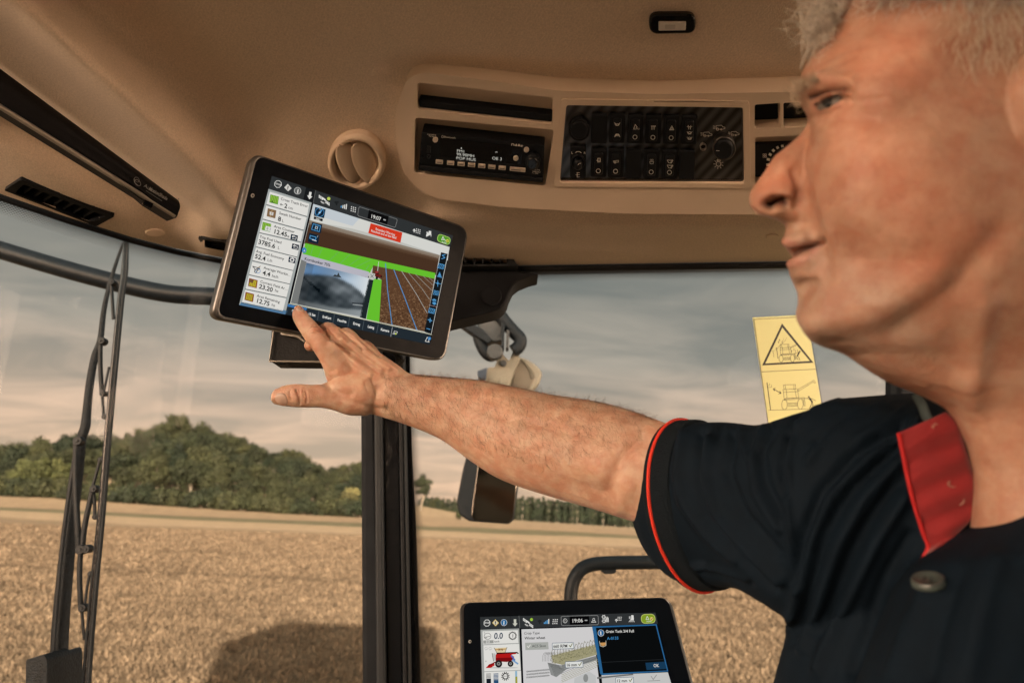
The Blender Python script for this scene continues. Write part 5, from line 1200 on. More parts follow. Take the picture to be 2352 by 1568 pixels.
S.line([(792, 610), (835, 622), (830, 642), (788, 630)], 5, BLU, up(7), close=True); S.line([(806, 640), (836, 650)], 5, WHT, up(8)); S.text('1', 840, 622, 18, WHT, lv=up(8))
# right icon bar
Q((1740, 730), (1788, 742), (1670, 1322), (1618, 1306), gc(22, 28, 32), up(7)); S.line([(1800, 700), (1792, 745)], 4, gc(200, 200, 195), up(8)); S.line([(1790, 742), (1668, 1322)], 3, gc(210, 210, 205), up(8)); S.line([(1652, 1112), (1712, 1126)], 3, gc(180, 150, 150), up(8))
S.line([(1770, 748), (1748, 752), (1768, 770), (1744, 778)], 5, BLU, up(8))
for x, y in ((1742, 830), (1674, 1152)):
    S.line([(x-18, y-18), (x+22, y-8), (x+14, y+22), (x-26, y+12)], 4, BLU, up(8), close=True)
    for i in range(3): S.line([(x-20+i*12, y+12+i*2), (x-4+i*11, y-14+i*3)], 4, BLU, up(8))
S.poly([(1730, 872), (1742, 905), (1716, 900)], BLU, up(8)); S.line([(1714, 904), (1744, 912)], 6, BLU, up(8)); S.ell(1716, 955, 7, 7, BLU, up(8)); S.line([(1716, 935), (1716, 978)], 4, BLU, up(8)); S.line([(1696, 950), (1738, 960)], 4, BLU, up(8))
for i, j in ((0, 0), (1, 0), (0, 1), (1, 1)): S.line([(1690+i*20-j*3, 1006+j*18+i*4), (1704+i*20-j*3, 1010+j*18+i*4), (1701+i*20-j*3, 1020+j*18+i*4), (1687+i*20-j*3, 1016+j*18+i*4)], 3.5, BLU, up(8), close=True)
for k in range(3): S.poly([(1690, 1066+k*12), (1708, 1078+k*12), (1690, 1088+k*12), (1673, 1074+k*12)], BLU if k != 1 else gc(50, 100, 140), up(8+k))
S.line([(1646, 1218), (1674, 1226)], 6, BLU, up(8)); S.line([(1661, 1208), (1659, 1236)], 6, BLU, up(8)); S.line([(1636, 1282), (1660, 1288)], 5, BLU, up(8))
# bottom bar
Q((632, 1102), (1672, 1322), (1660, 1398), (612, 1180), BTN, up(2)); Q((632, 1104), (770, 1134), (764, 1152), (626, 1122), gc(60, 120, 180), up(3)); S.line([(636, 1102), (1196, 1220), (1672, 1326)], 3.5, gc(225, 222, 190), up(10))
for x, y, dy in ((744, 1130, 66), (856, 1156, 68), (968, 1180, 66), (1078, 1204, 66), (1182, 1226, 66), (1286, 1250, 64), (1388, 1272, 68)): S.line([(x, y), (x-12, y+dy)], 3, gc(95, 105, 110) if x < 1380 else gc(190, 190, 188), up(4))
for t, x, y, e in (('Gesamt', 658, 1160, None), ('1S Set', 776, 1184, None), ('ErtKart', 880, 1204, None), ('Feuchte', 988, 1228, None), ('Ertrag', 1102, 1252, None), ('Leistg', 1208, 1275, None), ('Kamera', 1302, 1296, None)): S.text(t, x, y, 26, WHT, lv=up(5), right=(x+100, y+21), bold=.03, wscale=.86)
S.line([(1402, 1300), (1424, 1305), (1420, 1318), (1398, 1313)], 3, WHT, up(5), close=True); S.line([(1390, 1318), (1406, 1322)], 4, WHT, up(5)); S.ell(1412, 1320, 6, 6, gc(200, 220, 80), up(6))
S.line([(1626, 1374), (1632, 1362), (1640, 1346), (1650, 1350), (1650, 1366), (1654, 1380), (1626, 1374)], 4, WHT, up(5)); S.ell(1656, 1354, 12, 12, gc(70, 140, 200), up(6)); S.text('1', 1652, 1362, 18, WHT, lv=up(7))
S.build('screen', glow, ma)
# bracket box behind the monitor
PBk = depthY(680, 800, .93)
brk = thing('monitor_bracket', 'dark rectangular bracket box hanging behind the tilted monitor', 'bracket', tuple(P(640, 828, PBk)))
q = MB(); l = [pY(u, v, .955) for u, v in ((627, 700), (860, 740), (860, 832), (619, 829))]; q.prism(l, [p + Vector((0, .05, 0)) for p in l]); q.build('box', mat('bracket_dark', (.010, .010, .010), .6, spec=.15, var=.3, vscale=30, bump=.2, bscale=300), brk, bevel=.0015)
q = MB(); q.tube([pY(u, v, .950) for u, v in ((629, 760), (619, 829), (760, 831))], .0016, 8); q.build('bright_edge', alu, brk); q = MB(); l = [pY(u, v, .96) for u, v in ((625, 827), (658, 829), (652, 836), (636, 836))]; q.prism(l, [p + Vector((0, .03, 0)) for p in l]); q.build('foot', blk, brk, bevel=.001)
q = MB(); q.tube([tuple(x) for x in catmull([pY(u, v, .948) for u, v in ((648, 764), (650, 768), (680, 772), (692, 778), (700, 784))], 5)], .0018, 8); q.build('cable_clip', alu, brk, smooth=60)
q = MB(); q.tube([P(780, 640, .93), P(900, 700, 1.0), P(960, 660, 1.10)], .02, 12); q.build('swivel_arm', blk, brk, smooth=60)
for k in range(7):
    q = MB(); x0 = 905 + k*3; q.tube([tuple(x) for x in catmull([P(x0-25+k, 800, .93), P(x0, 812+k*2, .92), P(x0+6, 832-k, .93), P(x0-10, 850, .96)], 5)], .0012, 6); q.build('cable', blk if k % 2 else greyp, brk, smooth=60)

# ---- lower monitor
PB = Plane(zG(183, 525), zG(2045, 478), (1622, 1690), (1062, 1690), .87)
ol = [(183, 525), (2045, 478), (2370, 1710), (200, 1710)]
def zP(x, y): return zG(x, y)
mbm = monitor('lower_monitor', 'lower touch monitor showing a red harvester and a grain tank message', PB, zG, ol, [22, 26, 20, 20], [(212, 530), (2030, 484), (2350, 1690), (228, 1690)], [18, 22, 16, 16], .028, (270, 872))
S = Canvas(PB, zG); Q = S.quad
Q((360, 655), (1920, 616), (2170, 1640), (392, 1640), BLA, up(0)); Q((360, 655), (1920, 616), (1942, 716), (364, 765), DGR, up(1)); S.line([(630, 648), (638, 756)], 3, gc(25, 25, 25), up(2)); S.line([(706, 644), (714, 754)], 3, gc(130, 130, 128), up(2))
R_ = lambda x, y: (x+100, y-3.2)
def TT(t, x, y, h, col=TXT, lv=6, **k): S.text(t, x, y, h, col, lv=up(lv), right=R_(x, y), **k)
S.ell(422, 709, 28, 30, WHT, up(4), n=8, ring=5, rot=.39); TT('STOP', 400, 716, 20, WHT, bold=.03, wscale=.95); S.poly([(497, 676), (528, 708), (498, 738), (468, 707)], gc(235, 200, 110), up(4)); S.poly([(497, 682), (522, 708), (498, 732), (474, 707)], gc(225, 215, 190), up(5)); TT('!', 491, 722, 40, TXT, bold=.05)
S.ell(573, 705, 28, 30, WHT, up(4)); S.ell(573, 705, 25, 27, gc(40, 110, 165), up(5)); TT('i', 567, 723, 46, WHT, bold=.05, lv=7); S.poly([(660, 676), (682, 676), (682, 712), (694, 712), (672, 740), (650, 714), (662, 713)], gc(215, 215, 200), up(5))
sat(S, 786, 700, 1.2, up(5), 0); S.ell(818, 679, 13, 14, gc(165, 205, 70), up(6)); wifi(S, 890, 712, 1.1, up(5), gc(15, 15, 15))
for i in range(4): S.line([(932 + i*13, 714), (932 + i*13, 706 - i*10)], 9, BLU if i < 3 else WHT, up(5))
grid9(S, 1012, 680, 1.15, up(5), -.03)
S.line(roundpoly([(1080, 650), (1410, 641), (1414, 724), (1084, 732)], 16, 4), 5, gc(140, 140, 138), up(4), close=True); Q((1156, 650), (1330, 646), (1332, 722), (1158, 728), gc(8, 8, 9), up(5)); TT('19:06', 1175, 706, 46, WHT, bold=.01, wscale=.95, lv=7); S.line([(1294, 686), (1312, 686)], 10, gc(180, 180, 178), up(6))
S.ell(1117, 690, 17, 18, WHT, up(5), ring=3.5); TT('?', 1110, 701, 28, WHT); S.ell(1371, 678, 9, 11, WHT, up(5), ring=3.5); S.line([(1352, 702), (1360, 690), (1382, 690), (1390, 702), (1352, 703)], 4, WHT, up(5))
for cx_, cy_ in ((1460, 655), (1462, 692)): S.ell(cx_, cy_, 11, 11, WHT, up(5), ring=5); [S.line([(cx_+12*math.cos(a), cy_+12*math.sin(a)), (cx_+18*math.cos(a), cy_+18*math.sin(a))], 5, WHT, up(5)) for a in [i*math.pi/3 for i in range(6)]]
for k in range(4): S.line([(1478+k*8, 700), (1480+k*7, 655 + (k % 2)*8)], 5, WHT, up(5))
grid9(S, 1588, 658, .9, up(5), -.03); S.line([(1572, 700), (1571, 676)], 6, WHT, up(5)); S.line([(1562, 686), (1571, 674), (1581, 686)], 5, WHT, up(5))
for i in range(5): S.line([(1684+i*12, 700), (1700+i*5, 678), (1712, 660)], 4, WHT, up(5))
Q((1704, 640), (1724, 640), (1728, 680), (1706, 680), WHT, up(5)); Q((1684, 650), (1700, 650), (1700, 672), (1684, 672), gc(190, 190, 188), up(5))
pill = roundpoly([(1792, 634), (1912, 630), (1920, 708), (1796, 714)], 38, 6); S.poly(pill, gc(140, 165, 45), up(5)); S.line(pill, 5, gc(205, 215, 120), up(6), close=True); S.line([(1846, 650), (1862, 678), (1836, 680), (1846, 650)], 4, WHT, up(7)); S.ell(1886, 673, 15, 16, gc(235, 205, 120), up(7)); S.line([(1878, 672), (1885, 680), (1895, 666)], 3.5, TXT, up(8)); TT('AUTO', 1840, 702, 15, WHT, lv=8, bold=.02)
Q((364, 768), (708, 756), (745, 1640), (392, 1640), gc(170, 172, 168), up(1)); Q((382, 782), (696, 772), (702, 886), (386, 898), WHT, up(2)); Q((390, 906), (706, 893), (722, 1126), (398, 1138), WHT, up(2)); Q((398, 1144), (724, 1132), (744, 1640), (412, 1640), WHT, up(2))
TT('0.0', 484, 850, 74, gc(40, 60, 85), bold=.022, wscale=.86); TT('km/h', 488, 882, 22, TXT); Q((388, 864), (480, 861), (481, 888), (389, 892), gc(165, 165, 160), up(3)); TT('0.0', 412, 888, 28, WHT); S.ell(427, 826, 30, 28, gc(110, 110, 108), up(3), ring=4); S.line([(404, 836), (450, 826)], 4, gc(110, 110, 108), up(4)); S.ell(412, 838, 8, 6, gc(110, 110, 108), up(4), ring=3); TT('%', 392, 802, 16, TXT)
S.ell(650, 822, 27, 28, TXT, up(3), ring=4); [S.line([(650+27*math.cos(a), 822+28*math.sin(a)), (650+35*math.cos(a), 822+36*math.sin(a))], 8, TXT, up(3)) for a in [i*math.pi/8 for i in range(16)]]; TT('1', 641, 838, 42, TXT, wscale=1)
for x in (400, 436): S.line([(x, 934), (x+14, 920), (x+14, 928), (x+28, 928), (x+28, 942), (x+14, 942), (x+14, 950)], 2, gc(160, 160, 158), up(3), close=True)
S.poly([(486, 932), (598, 926), (580, 972), (508, 974)], gc(235, 215, 170), up(3)); S.line([(486, 930), (510, 974), (582, 972), (600, 926)], 4, gc(60, 40, 30), up(4)); TT('75 %', 522, 956, 26, TXT, bold=.02, wscale=.8); Q((496, 942), (590, 936), (588, 944), (500, 950), gc(200, 150, 90), up(4))
RD, RD2, TY = gc(190, 28, 26), gc(130, 16, 18), gc(35, 32, 32)
S.poly([(508, 978), (680, 972), (684, 984), (640, 990), (664, 1010), (660, 1040), (600, 1056), (500, 1050), (498, 1000)], RD, up(5)); S.poly([(500, 1020), (660, 1016), (655, 1040), (600, 1056), (505, 1050)], RD2, up(6)); S.poly([(506, 974), (690, 966), (706, 980), (700, 985), (680, 976), (508, 986)], gc(50, 20, 20), up(6)); S.line([(640, 1000), (670, 1040)], 12, gc(70, 120, 200), up(7)); S.line([(650, 1040), (696, 1072)], 14, gc(120, 165, 210), up(7))
Q((466, 980), (498, 978), (502, 1042), (480, 1044), gc(205, 205, 200), up(5)); S.line([(468, 978), (480, 1050)], 4, gc(60, 20, 20), up(6)); S.poly([(410, 1110), (440, 1076), (486, 1060), (490, 1086), (456, 1108)], RD, up(5)); S.line([(440, 1090), (490, 1060), (520, 1050)], 10, RD2, up(6))
for cx_, cy_, r in ((526, 1072, 32), (632, 1072, 26)): S.ell(cx_, cy_, r, r*1.05, TY, up(7)); S.ell(cx_, cy_, r*.5, r*.5, gc(150, 150, 145), up(8)); S.ell(cx_, cy_, r*.2, r*.2, TY, up(9))
S.ell(560, 1106, 140, 6, gc(200, 200, 196), up(3)); TT('A', 406, 1056, 20, gc(120, 120, 118))
for k in range(8): S.line([(416, 1162+k*11), (456, 1160+k*11)], 5, gc(90, 90, 88), up(4)); S.line([(482, 1162+k*12), (522, 1160+k*12)], 7, gc(50, 90, 130), up(4))
Q((418, 1206), (458, 1204), (464, 1640), (424, 1640), gc(25, 32, 42), up(5)); Q((484, 1216), (524, 1214), (532, 1640), (490, 1640), gc(45, 85, 125), up(5))
S.ell(586, 1182, 22, 24, TXT, up(4), ring=6); [S.line([(586+20*math.cos(a), 1182+22*math.sin(a)), (586+36*math.cos(a+.3), 1182+38*math.sin(a+.3))], 7, TXT, up(4)) for a in [i*math.pi/6 for i in range(12)]]; TT('ACS', 573, 1188, 16, gc(110, 110, 110))
Q((672, 1136), (690, 1135), (698, 1640), (680, 1640), gc(150, 190, 215), up(4)); Q((674, 1186), (692, 1185), (700, 1640), (682, 1640), gc(170, 165, 60), up(5))
Q((728, 764), (1360, 742), (1470, 1640), (762, 1640), gc(222, 220, 220), up(1)); TT('Crop Type', 751, 812, 31, gc(60, 60, 60), bold=.008); TT('Winter wheat', 756, 856, 34, TXT, bold=.015, wscale=.93)
Q((760, 884), (966, 878), (970, 942), (764, 950), gc(180, 182, 176), up(3)); S.line([(780, 914), (790, 928), (808, 902)], 6, WHT, up(4)); TT('ACS Save', 822, 926, 33, gc(90, 92, 90), wscale=.95)
def tagbox(x, y, w, t):
    p = roundpoly([(x, y), (x+w, y-6), (x+w+3, y+48), (x+3, y+54)], 6, 3); S.poly(p, gc(235, 236, 232), up(10)); S.line(p, 4, gc(60, 90, 120), up(11), close=True); TT(t, x+10, y+42, 38, TXT, lv=12, bold=.018, wscale=.9); S.line([(x+w-38, y+20), (x+w-28, y+34), (x+w-10, y+4)], 6, gc(110, 110, 30), up(12))
# pale drawing of the threshing parts
g3 = np.random.default_rng(9)
S.poly([(990, 1000), (1390, 900), (1400, 990), (1090, 1080), (1010, 1060)], gc(170, 165, 130), up(2))
for k in range(420):
    s = g3.random(); x = 985 + s*405; yt = 985 - s*95; y = yt + g3.random()*(95 - s*10); ln = 6 + g3.random()*12; a = g3.uniform(-1.2, 1.2); S.line([(x, y), (x+ln*math.cos(a), y+ln*math.sin(a))], 2.5, gc(*[(120, 115, 85), (185, 178, 140), (95, 92, 70), (150, 145, 105)][k % 4]), up(3 + k % 2))
for k in range(16):
    s = k/15; x = 1000 + s*385; y = 985 - s*80; S.line([(x, y+20), (x-4, y-18), (x+8, y-45-10*(k % 2)), (x+16, y-40)], 4, gc(125, 122, 95), up(5))
for k in range(7): S.line([(915+k*14, 1050), (918+k*13, 1000-k*3), (930+k*13, 975), (945+k*13, 972), (960+k*12, 990)], 2.5, gc(110, 110, 108), up(4))
S.poly([(960, 1060), (1080, 1085), (1395, 1000), (1400, 1040), (1130, 1120), (1040, 1190), (990, 1170)], gc(150, 152, 150), up(4))
for k in range(30): S.line([(1090 + k*10.4, 1080-k*2.7), (1100 + k*10.4, 1112-k*2.7)], 3, gc(95, 96, 94), up(5))
for k in range(11): S.line([(965+k*9, 1065+k*2), (1000+k*8, 1110), (1030+k*9, 1185-k*6)], 3, gc(100, 102, 100), up(6))
for r in range(3):
    for k in range(24): x = 770 + k*8.6; y = 1135 + r*26 - k*.8; S.line([(x, y), (x+10, y+8), (x+4, y+12)], 3.5, gc(120, 122, 120), up(4))
for r in range(5):
    for k in range(34): x = 1085 + k*9.6; y = 1170 + r*16 - k*4.2; S.line([(x, y), (x+8, y+2)], 4, gc(*((140, 138, 80) if (k+r) % 2 else (190, 190, 170))), up(6))
S.line([(1080, 1160), (1395, 1020)], 3, gc(100, 100, 98), up(6)); S.poly([(1200, 1200), (1330, 1140), (1390, 1180), (1395, 1400), (1180, 1400)], gc(205, 206, 205), up(7)); S.ell(1300, 1200, 22, 36, gc(150, 152, 150), up(8)); Q((1400, 1190), (1720, 1160), (1725, 1172), (1402, 1206), gc(120, 120, 118), up(4)); S.line([(1880, 1180), (1900, 1212), (1930, 1170)], 4, gc(100, 100, 98), up(4)); S.line([(1850, 1225), (1960, 1220)], 4, gc(120, 120, 118), up(4)); Q((1440, 1172), (2030, 1146), (2180, 1640), (1480, 1640), gc(210, 210, 208), up(1))
tagbox(1002, 890, 190, '660 RPM'); tagbox(1118, 1056, 156, '16 mm'); tagbox(1566, 1198, 158, '12 mm')
FRB = gc(45, 105, 155)
S.poly([(1356, 742), (1930, 722), (2034, 1142), (1450, 1176), (1430, 1165)], FRB, up(12)); S.poly([(1390, 754), (1922, 734), (2022, 1134), (1454, 1160)], gc(12, 14, 15), up(13)); S.line([(1444, 1062), (2000, 1036)], 3, gc(48, 52, 54), up(14)); Q((1830, 1066), (2002, 1056), (2020, 1120), (1842, 1130), gc(25, 62, 92), up(14)); S.text('OK', 1904, 1106, 40, WHT, lv=up(15), right=(2004, 1101), bold=.01, wscale=.82)
S.ell(1436, 801, 28, 30, WHT, up(14)); S.ell(1436, 801, 25, 27, gc(40, 105, 160), up(15)); S.text('i', 1430, 818, 46, WHT, lv=up(16), bold=.05); S.text('Grain Tank 3/4 Full', 1479, 800, 34, WHT, lv=up(15), end=(1728, 792), bold=.012); S.text('A-0133', 1491, 862, 36, gc(70, 150, 210), lv=up(15), right=(1591, 858), bold=.008, wscale=.92)
S.line([(1422, 874), (1430, 916), (1455, 924), (1480, 912), (1480, 870)], 4, gc(220, 215, 200), up(14)); S.poly([(1428, 888), (1480, 885), (1476, 908), (1455, 918), (1434, 910)], gc(215, 160, 95), up(14))
S.build('screen', glow, mbm)
# ------------------------------------------------------------------ the driver
from mathutils.bvhtree import BVHTree
dT = float(projn(np.array(PA.at(*zB(385, 175))))[2])       # depth of the touched screen under the fingertip
per = thing('person', 'driver with short grey curly hair in a navy polo shirt tapping the monitor', 'person', tuple(P(2250, 1500, .50)))
def camv(p): return (CAM - Vector(p)).normalized()
def limb(q, st, kd=.9, cap0=True, cap1=True, z=None, nsub=5, seg=28, col=(1, 1, 1)):
    """st rows: (ux, uy, lx, ly, depth); silhouette points on both sides of a limb"""
    s = np.array([[*(z(a, b) if z else (a, b)), *(z(c, d) if z else (c, d)), e] for a, b, c, d, e in st], float)
    s = catmull(s, nsub); A = Pn(s[:, 0], s[:, 1], s[:, 4]); B = Pn(s[:, 2], s[:, 3], s[:, 4]); Cn = (A + B)/2; a = (A - B)/2
    n = len(s); rings = []; kds = np.interp(np.linspace(0, 1, n), np.linspace(0, 1, len(kd)), kd) if hasattr(kd, '__len__') else [kd]*n
    axs = []
    for i in range(n):
        ax = Cn[min(i+1, n-1)] - Cn[max(i-1, 0)]; ax /= np.linalg.norm(ax); b = np.cross(ax, a[i]); b = b/np.linalg.norm(b)*np.linalg.norm(a[i])*kds[i]
        if np.dot(b, np.array(CAM) - Cn[i]) < 0: b = -b
        axs.append(ax); rings.append((Cn[i], a[i], b))
    def caps(k, sgn):
        c, a_, b_ = rings[k]; r = np.linalg.norm(a_)*.9; res = []
        for t in (.35, .6, .8, .93, .99): f = math.sqrt(1 - t*t); res.append((c + sgn*axs[k]*r*t, a_*f, b_*f))
        return res
    full = (caps(0, -1)[::-1] if cap0 else []) + rings + (caps(n-1, 1) if cap1 else [])
    G = np.array([[c + a_*math.cos(t) + b_*math.sin(t) for t in np.linspace(0, 2*math.pi, seg, endpoint=False)] for c, a_, b_ in full])
    base = len(q.v); q.grid(G, col, True); q.f.append(tuple(base+k for k in range(seg))[::-1]); q.f.append(tuple(base + (len(G)-1)*seg + k for k in range(seg))); q.c += [col, col]
    return rings, axs
def ball(q, c, r, n=10):
    c = np.array(c); G = np.array([[c + r*np.array([math.sin(t)*math.cos(p), math.sin(t)*math.sin(p), math.cos(t)]) for p in np.linspace(0, 2*math.pi, 2*n, endpoint=False)] for t in np.linspace(.05, math.pi-.05, n)])
    base = len(q.v); q.grid(G, closeu=True); q.f.append(tuple(base+k for k in range(2*n))[::-1]); q.f.append(tuple(base + (n-1)*2*n + k for k in range(2*n))); q.c += [(1, 1, 1)]*2
def remeshed(q, voxel, smooth_it=3):
    me = bpy.data.meshes.new('tmp'); me.from_pydata(q.v, [], q.f); bm = bmesh.new(); bm.from_mesh(me); bmesh.ops.recalc_face_normals(bm, faces=bm.faces); bm.to_mesh(me); bm.free()
    o = bpy.data.objects.new('tmp', me); COL.objects.link(o); m = o.modifiers.new('r', 'REMESH'); m.mode = 'VOXEL'; m.voxel_size = voxel
    if smooth_it: s_ = o.modifiers.new('s', 'SMOOTH'); s_.iterations = smooth_it; s_.factor = .5
    dg = bpy.context.evaluated_depsgraph_get(); dg.update(); r = bpy.data.meshes.new_from_object(o.evaluated_get(dg)); bpy.data.objects.remove(o); bpy.data.meshes.remove(me); return r
def getv(me): a = np.empty(len(me.vertices)*3, 'f'); me.vertices.foreach_get('co', a); return a.reshape(-1, 3).astype(float)
def getn(me): a = np.empty(len(me.vertices)*3, 'f'); me.vertices.foreach_get('normal', a); return a.reshape(-1, 3).astype(float)
def setv(me, a): me.vertices.foreach_set('co', a.astype('f').ravel()); me.update()
def sculpt(me, lst, box=None):
    v = getv(me); n = getn(me); u_, v_, d_ = projn(v); face = np.clip(((CAMn - v)*n).sum(1)/np.linalg.norm(CAMn - v, axis=1)*2.5, 0, 1)
    setv(me, v + n*(strokes(u_, v_, lst)*face)[:, None])
def finish(me, name, m, parent, smooth=180):
    root = parent
    while root.parent is not None: root = root.parent
    setv(me, getv(me) - np.array(ROOTLOC[root.name])); me.materials.clear(); me.materials.append(m); me.name = name
    me.polygons.foreach_set('use_smooth', [True]*len(me.polygons)); o = bpy.data.objects.new(name, me); COL.objects.link(o); o.parent = parent; return o
zt = dT
# ---- hand and arm
body = MB()
limb(body, [(352, 196, 425, 182, zt-.011), (338, 228, 462, 214, zt-.012), (340, 285, 498, 262, zt-.016), (372, 352, 545, 312, zt-.022), (415, 420, 600, 372, zt-.028), (462, 490, 668, 440, zt-.031), (520, 560, 735, 520, zt-.032), (585, 660, 810, 610, zt-.030), (640, 780, 900, 700, zt-.027)], .88, z=zB)
limb(body, [(212, 914, 204, 1072, zt-.050), (262, 893, 250, 1083, zt-.050), (370, 880, 360, 1094, zt-.048), (470, 884, 462, 1097, zt-.046), (575, 890, 590, 1098, zt-.042), (680, 850, 720, 1125, zt-.038), (800, 800, 850, 1168, zt-.034), (950, 760, 1010, 1172, zt-.030)], [.66, .76, .8, .8, .8], z=zB)
# back of the hand up to the wrist
limb(body, [(600, 600, 800, 380, zt-.022), (618, 680, 900, 420, zt-.022), (632, 790, 1010, 490, zt-.022), (690, 920, 1130, 585, zt-.022), (790, 1060, 1240, 660, zt-.023), (920, 1150, 1330, 725, zt-.024), (1060, 1158, 1400, 778, zt-.025), (1180, 1185, 1500, 800, zt-.027)], [.30, .34, .40, .48, .6], z=zB)
# bent middle, ring and little finger: knuckles in front, tips curled behind
def bent(path, r):
    q = body; pts = [np.array(P(*zB(x, y), zt + d)) for x, y, d in path]; pts = catmull(pts, 5); rr = np.interp(np.linspace(0, 1, len(pts)), np.linspace(0, 1, len(r)), r)
    for p, rad_ in zip(pts[::1], rr[::1]): pass
    q.tube([tuple(p) for p in pts], list(rr), 16, flat=.95); ball(q, pts[0], rr[0]*.97); ball(q, pts[-1], rr[-1]*.97)
bent([(930, 690, -.020), (810, 545, -.022), (705, 415, -.018), (655, 385, -.006), (600, 430, .010), (545, 490, .014), (500, 525, .010)], [.0100, .0098, .0098, .0095, .0088, .0083, .0078])
bent([(1050, 700, -.018), (960, 580, -.020), (868, 462, -.016), (815, 432, -.004), (760, 470, .010), (720, 540, .016)], [.0100, .0098, .0094, .0090, .0082, .0078])
bent([(1180, 760, -.014), (1110, 660, -.016), (1040, 565, -.013), (990, 535, -.002), (950, 570, .010)], [.0090, .0086, .0082, .0078, .0072])
limb(body, [(945, 858, 868, 955, zt-.026), (1011, 864, 935, 976, zt-.030), (1095, 872, 1015, 1010, zt-.038), (1179, 887, 1085, 1060, zt-.050), (1264, 905, 1160, 1105, zt-.066), (1369, 921, 1270, 1142, zt-.090), (1450, 942, 1390, 1176, zt-.115), (1530, 972, 1512, 1215, zt-.145), (1640, 1010, 1640, 1262, zt-.19), (1780, 1030, 1780, 1300, zt-.24), (1950, 1000, 1950, 1320, zt-.29)], [.72, .8, .84, .76, .52, .5])
# ---- head
SIL = [(-260, 2400), (-220, 2220), (-160, 2090), (-90, 2005), (-40, 1965), (22, 1930), (67, 1915), (94, 1889), (120, 1867), (146, 1852), (169, 1840), (195, 1831), (214, 1828), (240, 1836), (259, 1850), (277, 1856), (292, 1852), (311, 1837), (334, 1810), (360, 1777), (397, 1754), (424, 1735), (442, 1723), (461, 1720), (476, 1724), (491, 1738), (499, 1760), (505, 1784), (514, 1801), (525, 1806), (536, 1804), (551, 1800), (566, 1803), (578, 1811), (586, 1817), (591, 1825), (600, 1815), (616, 1812), (632, 1813), (647, 1820), (670, 1831), (692, 1833), (717, 1831), (739, 1834), (761, 1845), (783, 1861), (796, 1887), (806, 1918), (814, 1940), (834, 1969), (856, 2001), (875, 2032), (888, 2064), (899, 2092), (910, 2118), (935, 2168), (962, 2193), (1021, 2220), (1079, 2236), (1133, 2236), (1187, 2230), (1330, 2215)]
sv = np.array([a for a, b in SIL], float); su = np.array([b for a, b in SIL], float)
XB = [(-260, 2400), (-220, 2220), (-160, 2090), (-90, 2005), (-40, 1965), (22, 1930), (94, 1889), (146, 1852), (195, 1831), (214, 1829), (240, 1838), (277, 1860), (330, 1862), (380, 1850), (430, 1842), (480, 1842), (520, 1848), (560, 1862), (590, 1868), (620, 1860), (660, 1845), (700, 1836), (739, 1836), (761, 1845), (783, 1861), (796, 1887), (814, 1940), (856, 2001), (888, 2064), (910, 2118), (935, 2168), (962, 2193), (1021, 2220), (1079, 2236), (1330, 2215)]
bv = np.array([a for a, b in XB], float); bu = np.array([b for a, b in XB], float)
rv_ = np.concatenate([np.arange(-258, 270, 7), np.arange(270, 620, 3.5), np.arange(620, 920, 5), np.arange(920, 1330, 8)]); ZM = .432
s_ = np.linspace(0, 1, 110)**1.9
Sf = lambda x: np.sqrt(np.clip(1 - (1 - np.clip(x, 0, 1))**2, 0, 1))
def fi(v, t): return np.interp(v, [a for a, b in t], [b for a, b in t])
G = []
for v in rv_:
    xl = np.interp(v, sv, su); xb = max(np.interp(v, bv, bu), xl); xr = fi(v, [(-260, 2430), (-150, 2660), (0, 2800), (300, 2880), (600, 2820), (750, 2720), (900, 2680), (1330, 2760)])
    u = xl + (xr - xl)*s_; T = fi(v, [(-260, .012), (-200, .04), (-100, .060), (60, .070), (220, .074), (400, .076), (550, .073), (700, .064), (790, .054), (850, .050), (950, .050), (1330, .055)]); Wd = fi(v, [(-260, 60), (-100, 260), (100, 380), (300, 400), (600, 420), (800, 360), (950, 260), (1330, 250)])
    th = T*Sf((u - xb)/Wd)*(u > xb)*Sf((xr - u)/(.42*(xr-xl)))
    nose = .0135*Sf((u - xl)/46.)*fi(v, [(255, 0), (300, .55), (400, .9), (440, 1), (490, 1), (515, .9), (600, .7), (700, .3), (760, 0)])
    wing = .0075*np.exp(-((u-1812)/34.)**2 - ((v-440)/40.)**2)
    muz = .026*Sf((u - xl)/110.)*fi(v, [(495, 0), (520, .75), (560, 1), (640, 1), (700, .6), (760, 0)])
    nm = np.maximum(nose + wing*Sf((u-xl)/46.), muz); nm = nm*(1 - np.clip((u - xb - 60)/200., 0, 1)); k = .011
    th = np.where(th + nm > 0, (th + nm + np.sqrt((th - nm)**2 + k*k*np.minimum(1, (u-xl)/60.)))/2, 0)
    th[0] = .0003; th[-1] = .0003
    zz_ = ZM + .0*v; F_ = Pn(u, np.full_like(u, v), zz_ - th); Bk = Pn(u, np.full_like(u, v), zz_ + th)
    G.append(np.concatenate([F_, Bk[::-1][1:-1]]))
base = len(body.v); body.grid(np.array(G), closeu=True); L_ = len(G[0]); body.f.append(tuple(base + k for k in range(L_))[::-1]); body.f.append(tuple(base + (len(G)-1)*L_ + k for k in range(L_))); body.c += [(1, 1, 1)]*2
# ear
ep = [(2415, 120, .362), (2375, 140, .356), (2352, 200, .354), (2350, 270, .356), (2362, 330, .358), (2400, 380, .36)]
body.tube([tuple(x) for x in catmull([P(*e) for e in ep], 6)], .0055, 10); ball(body, P(2440, 250, .372), .022)
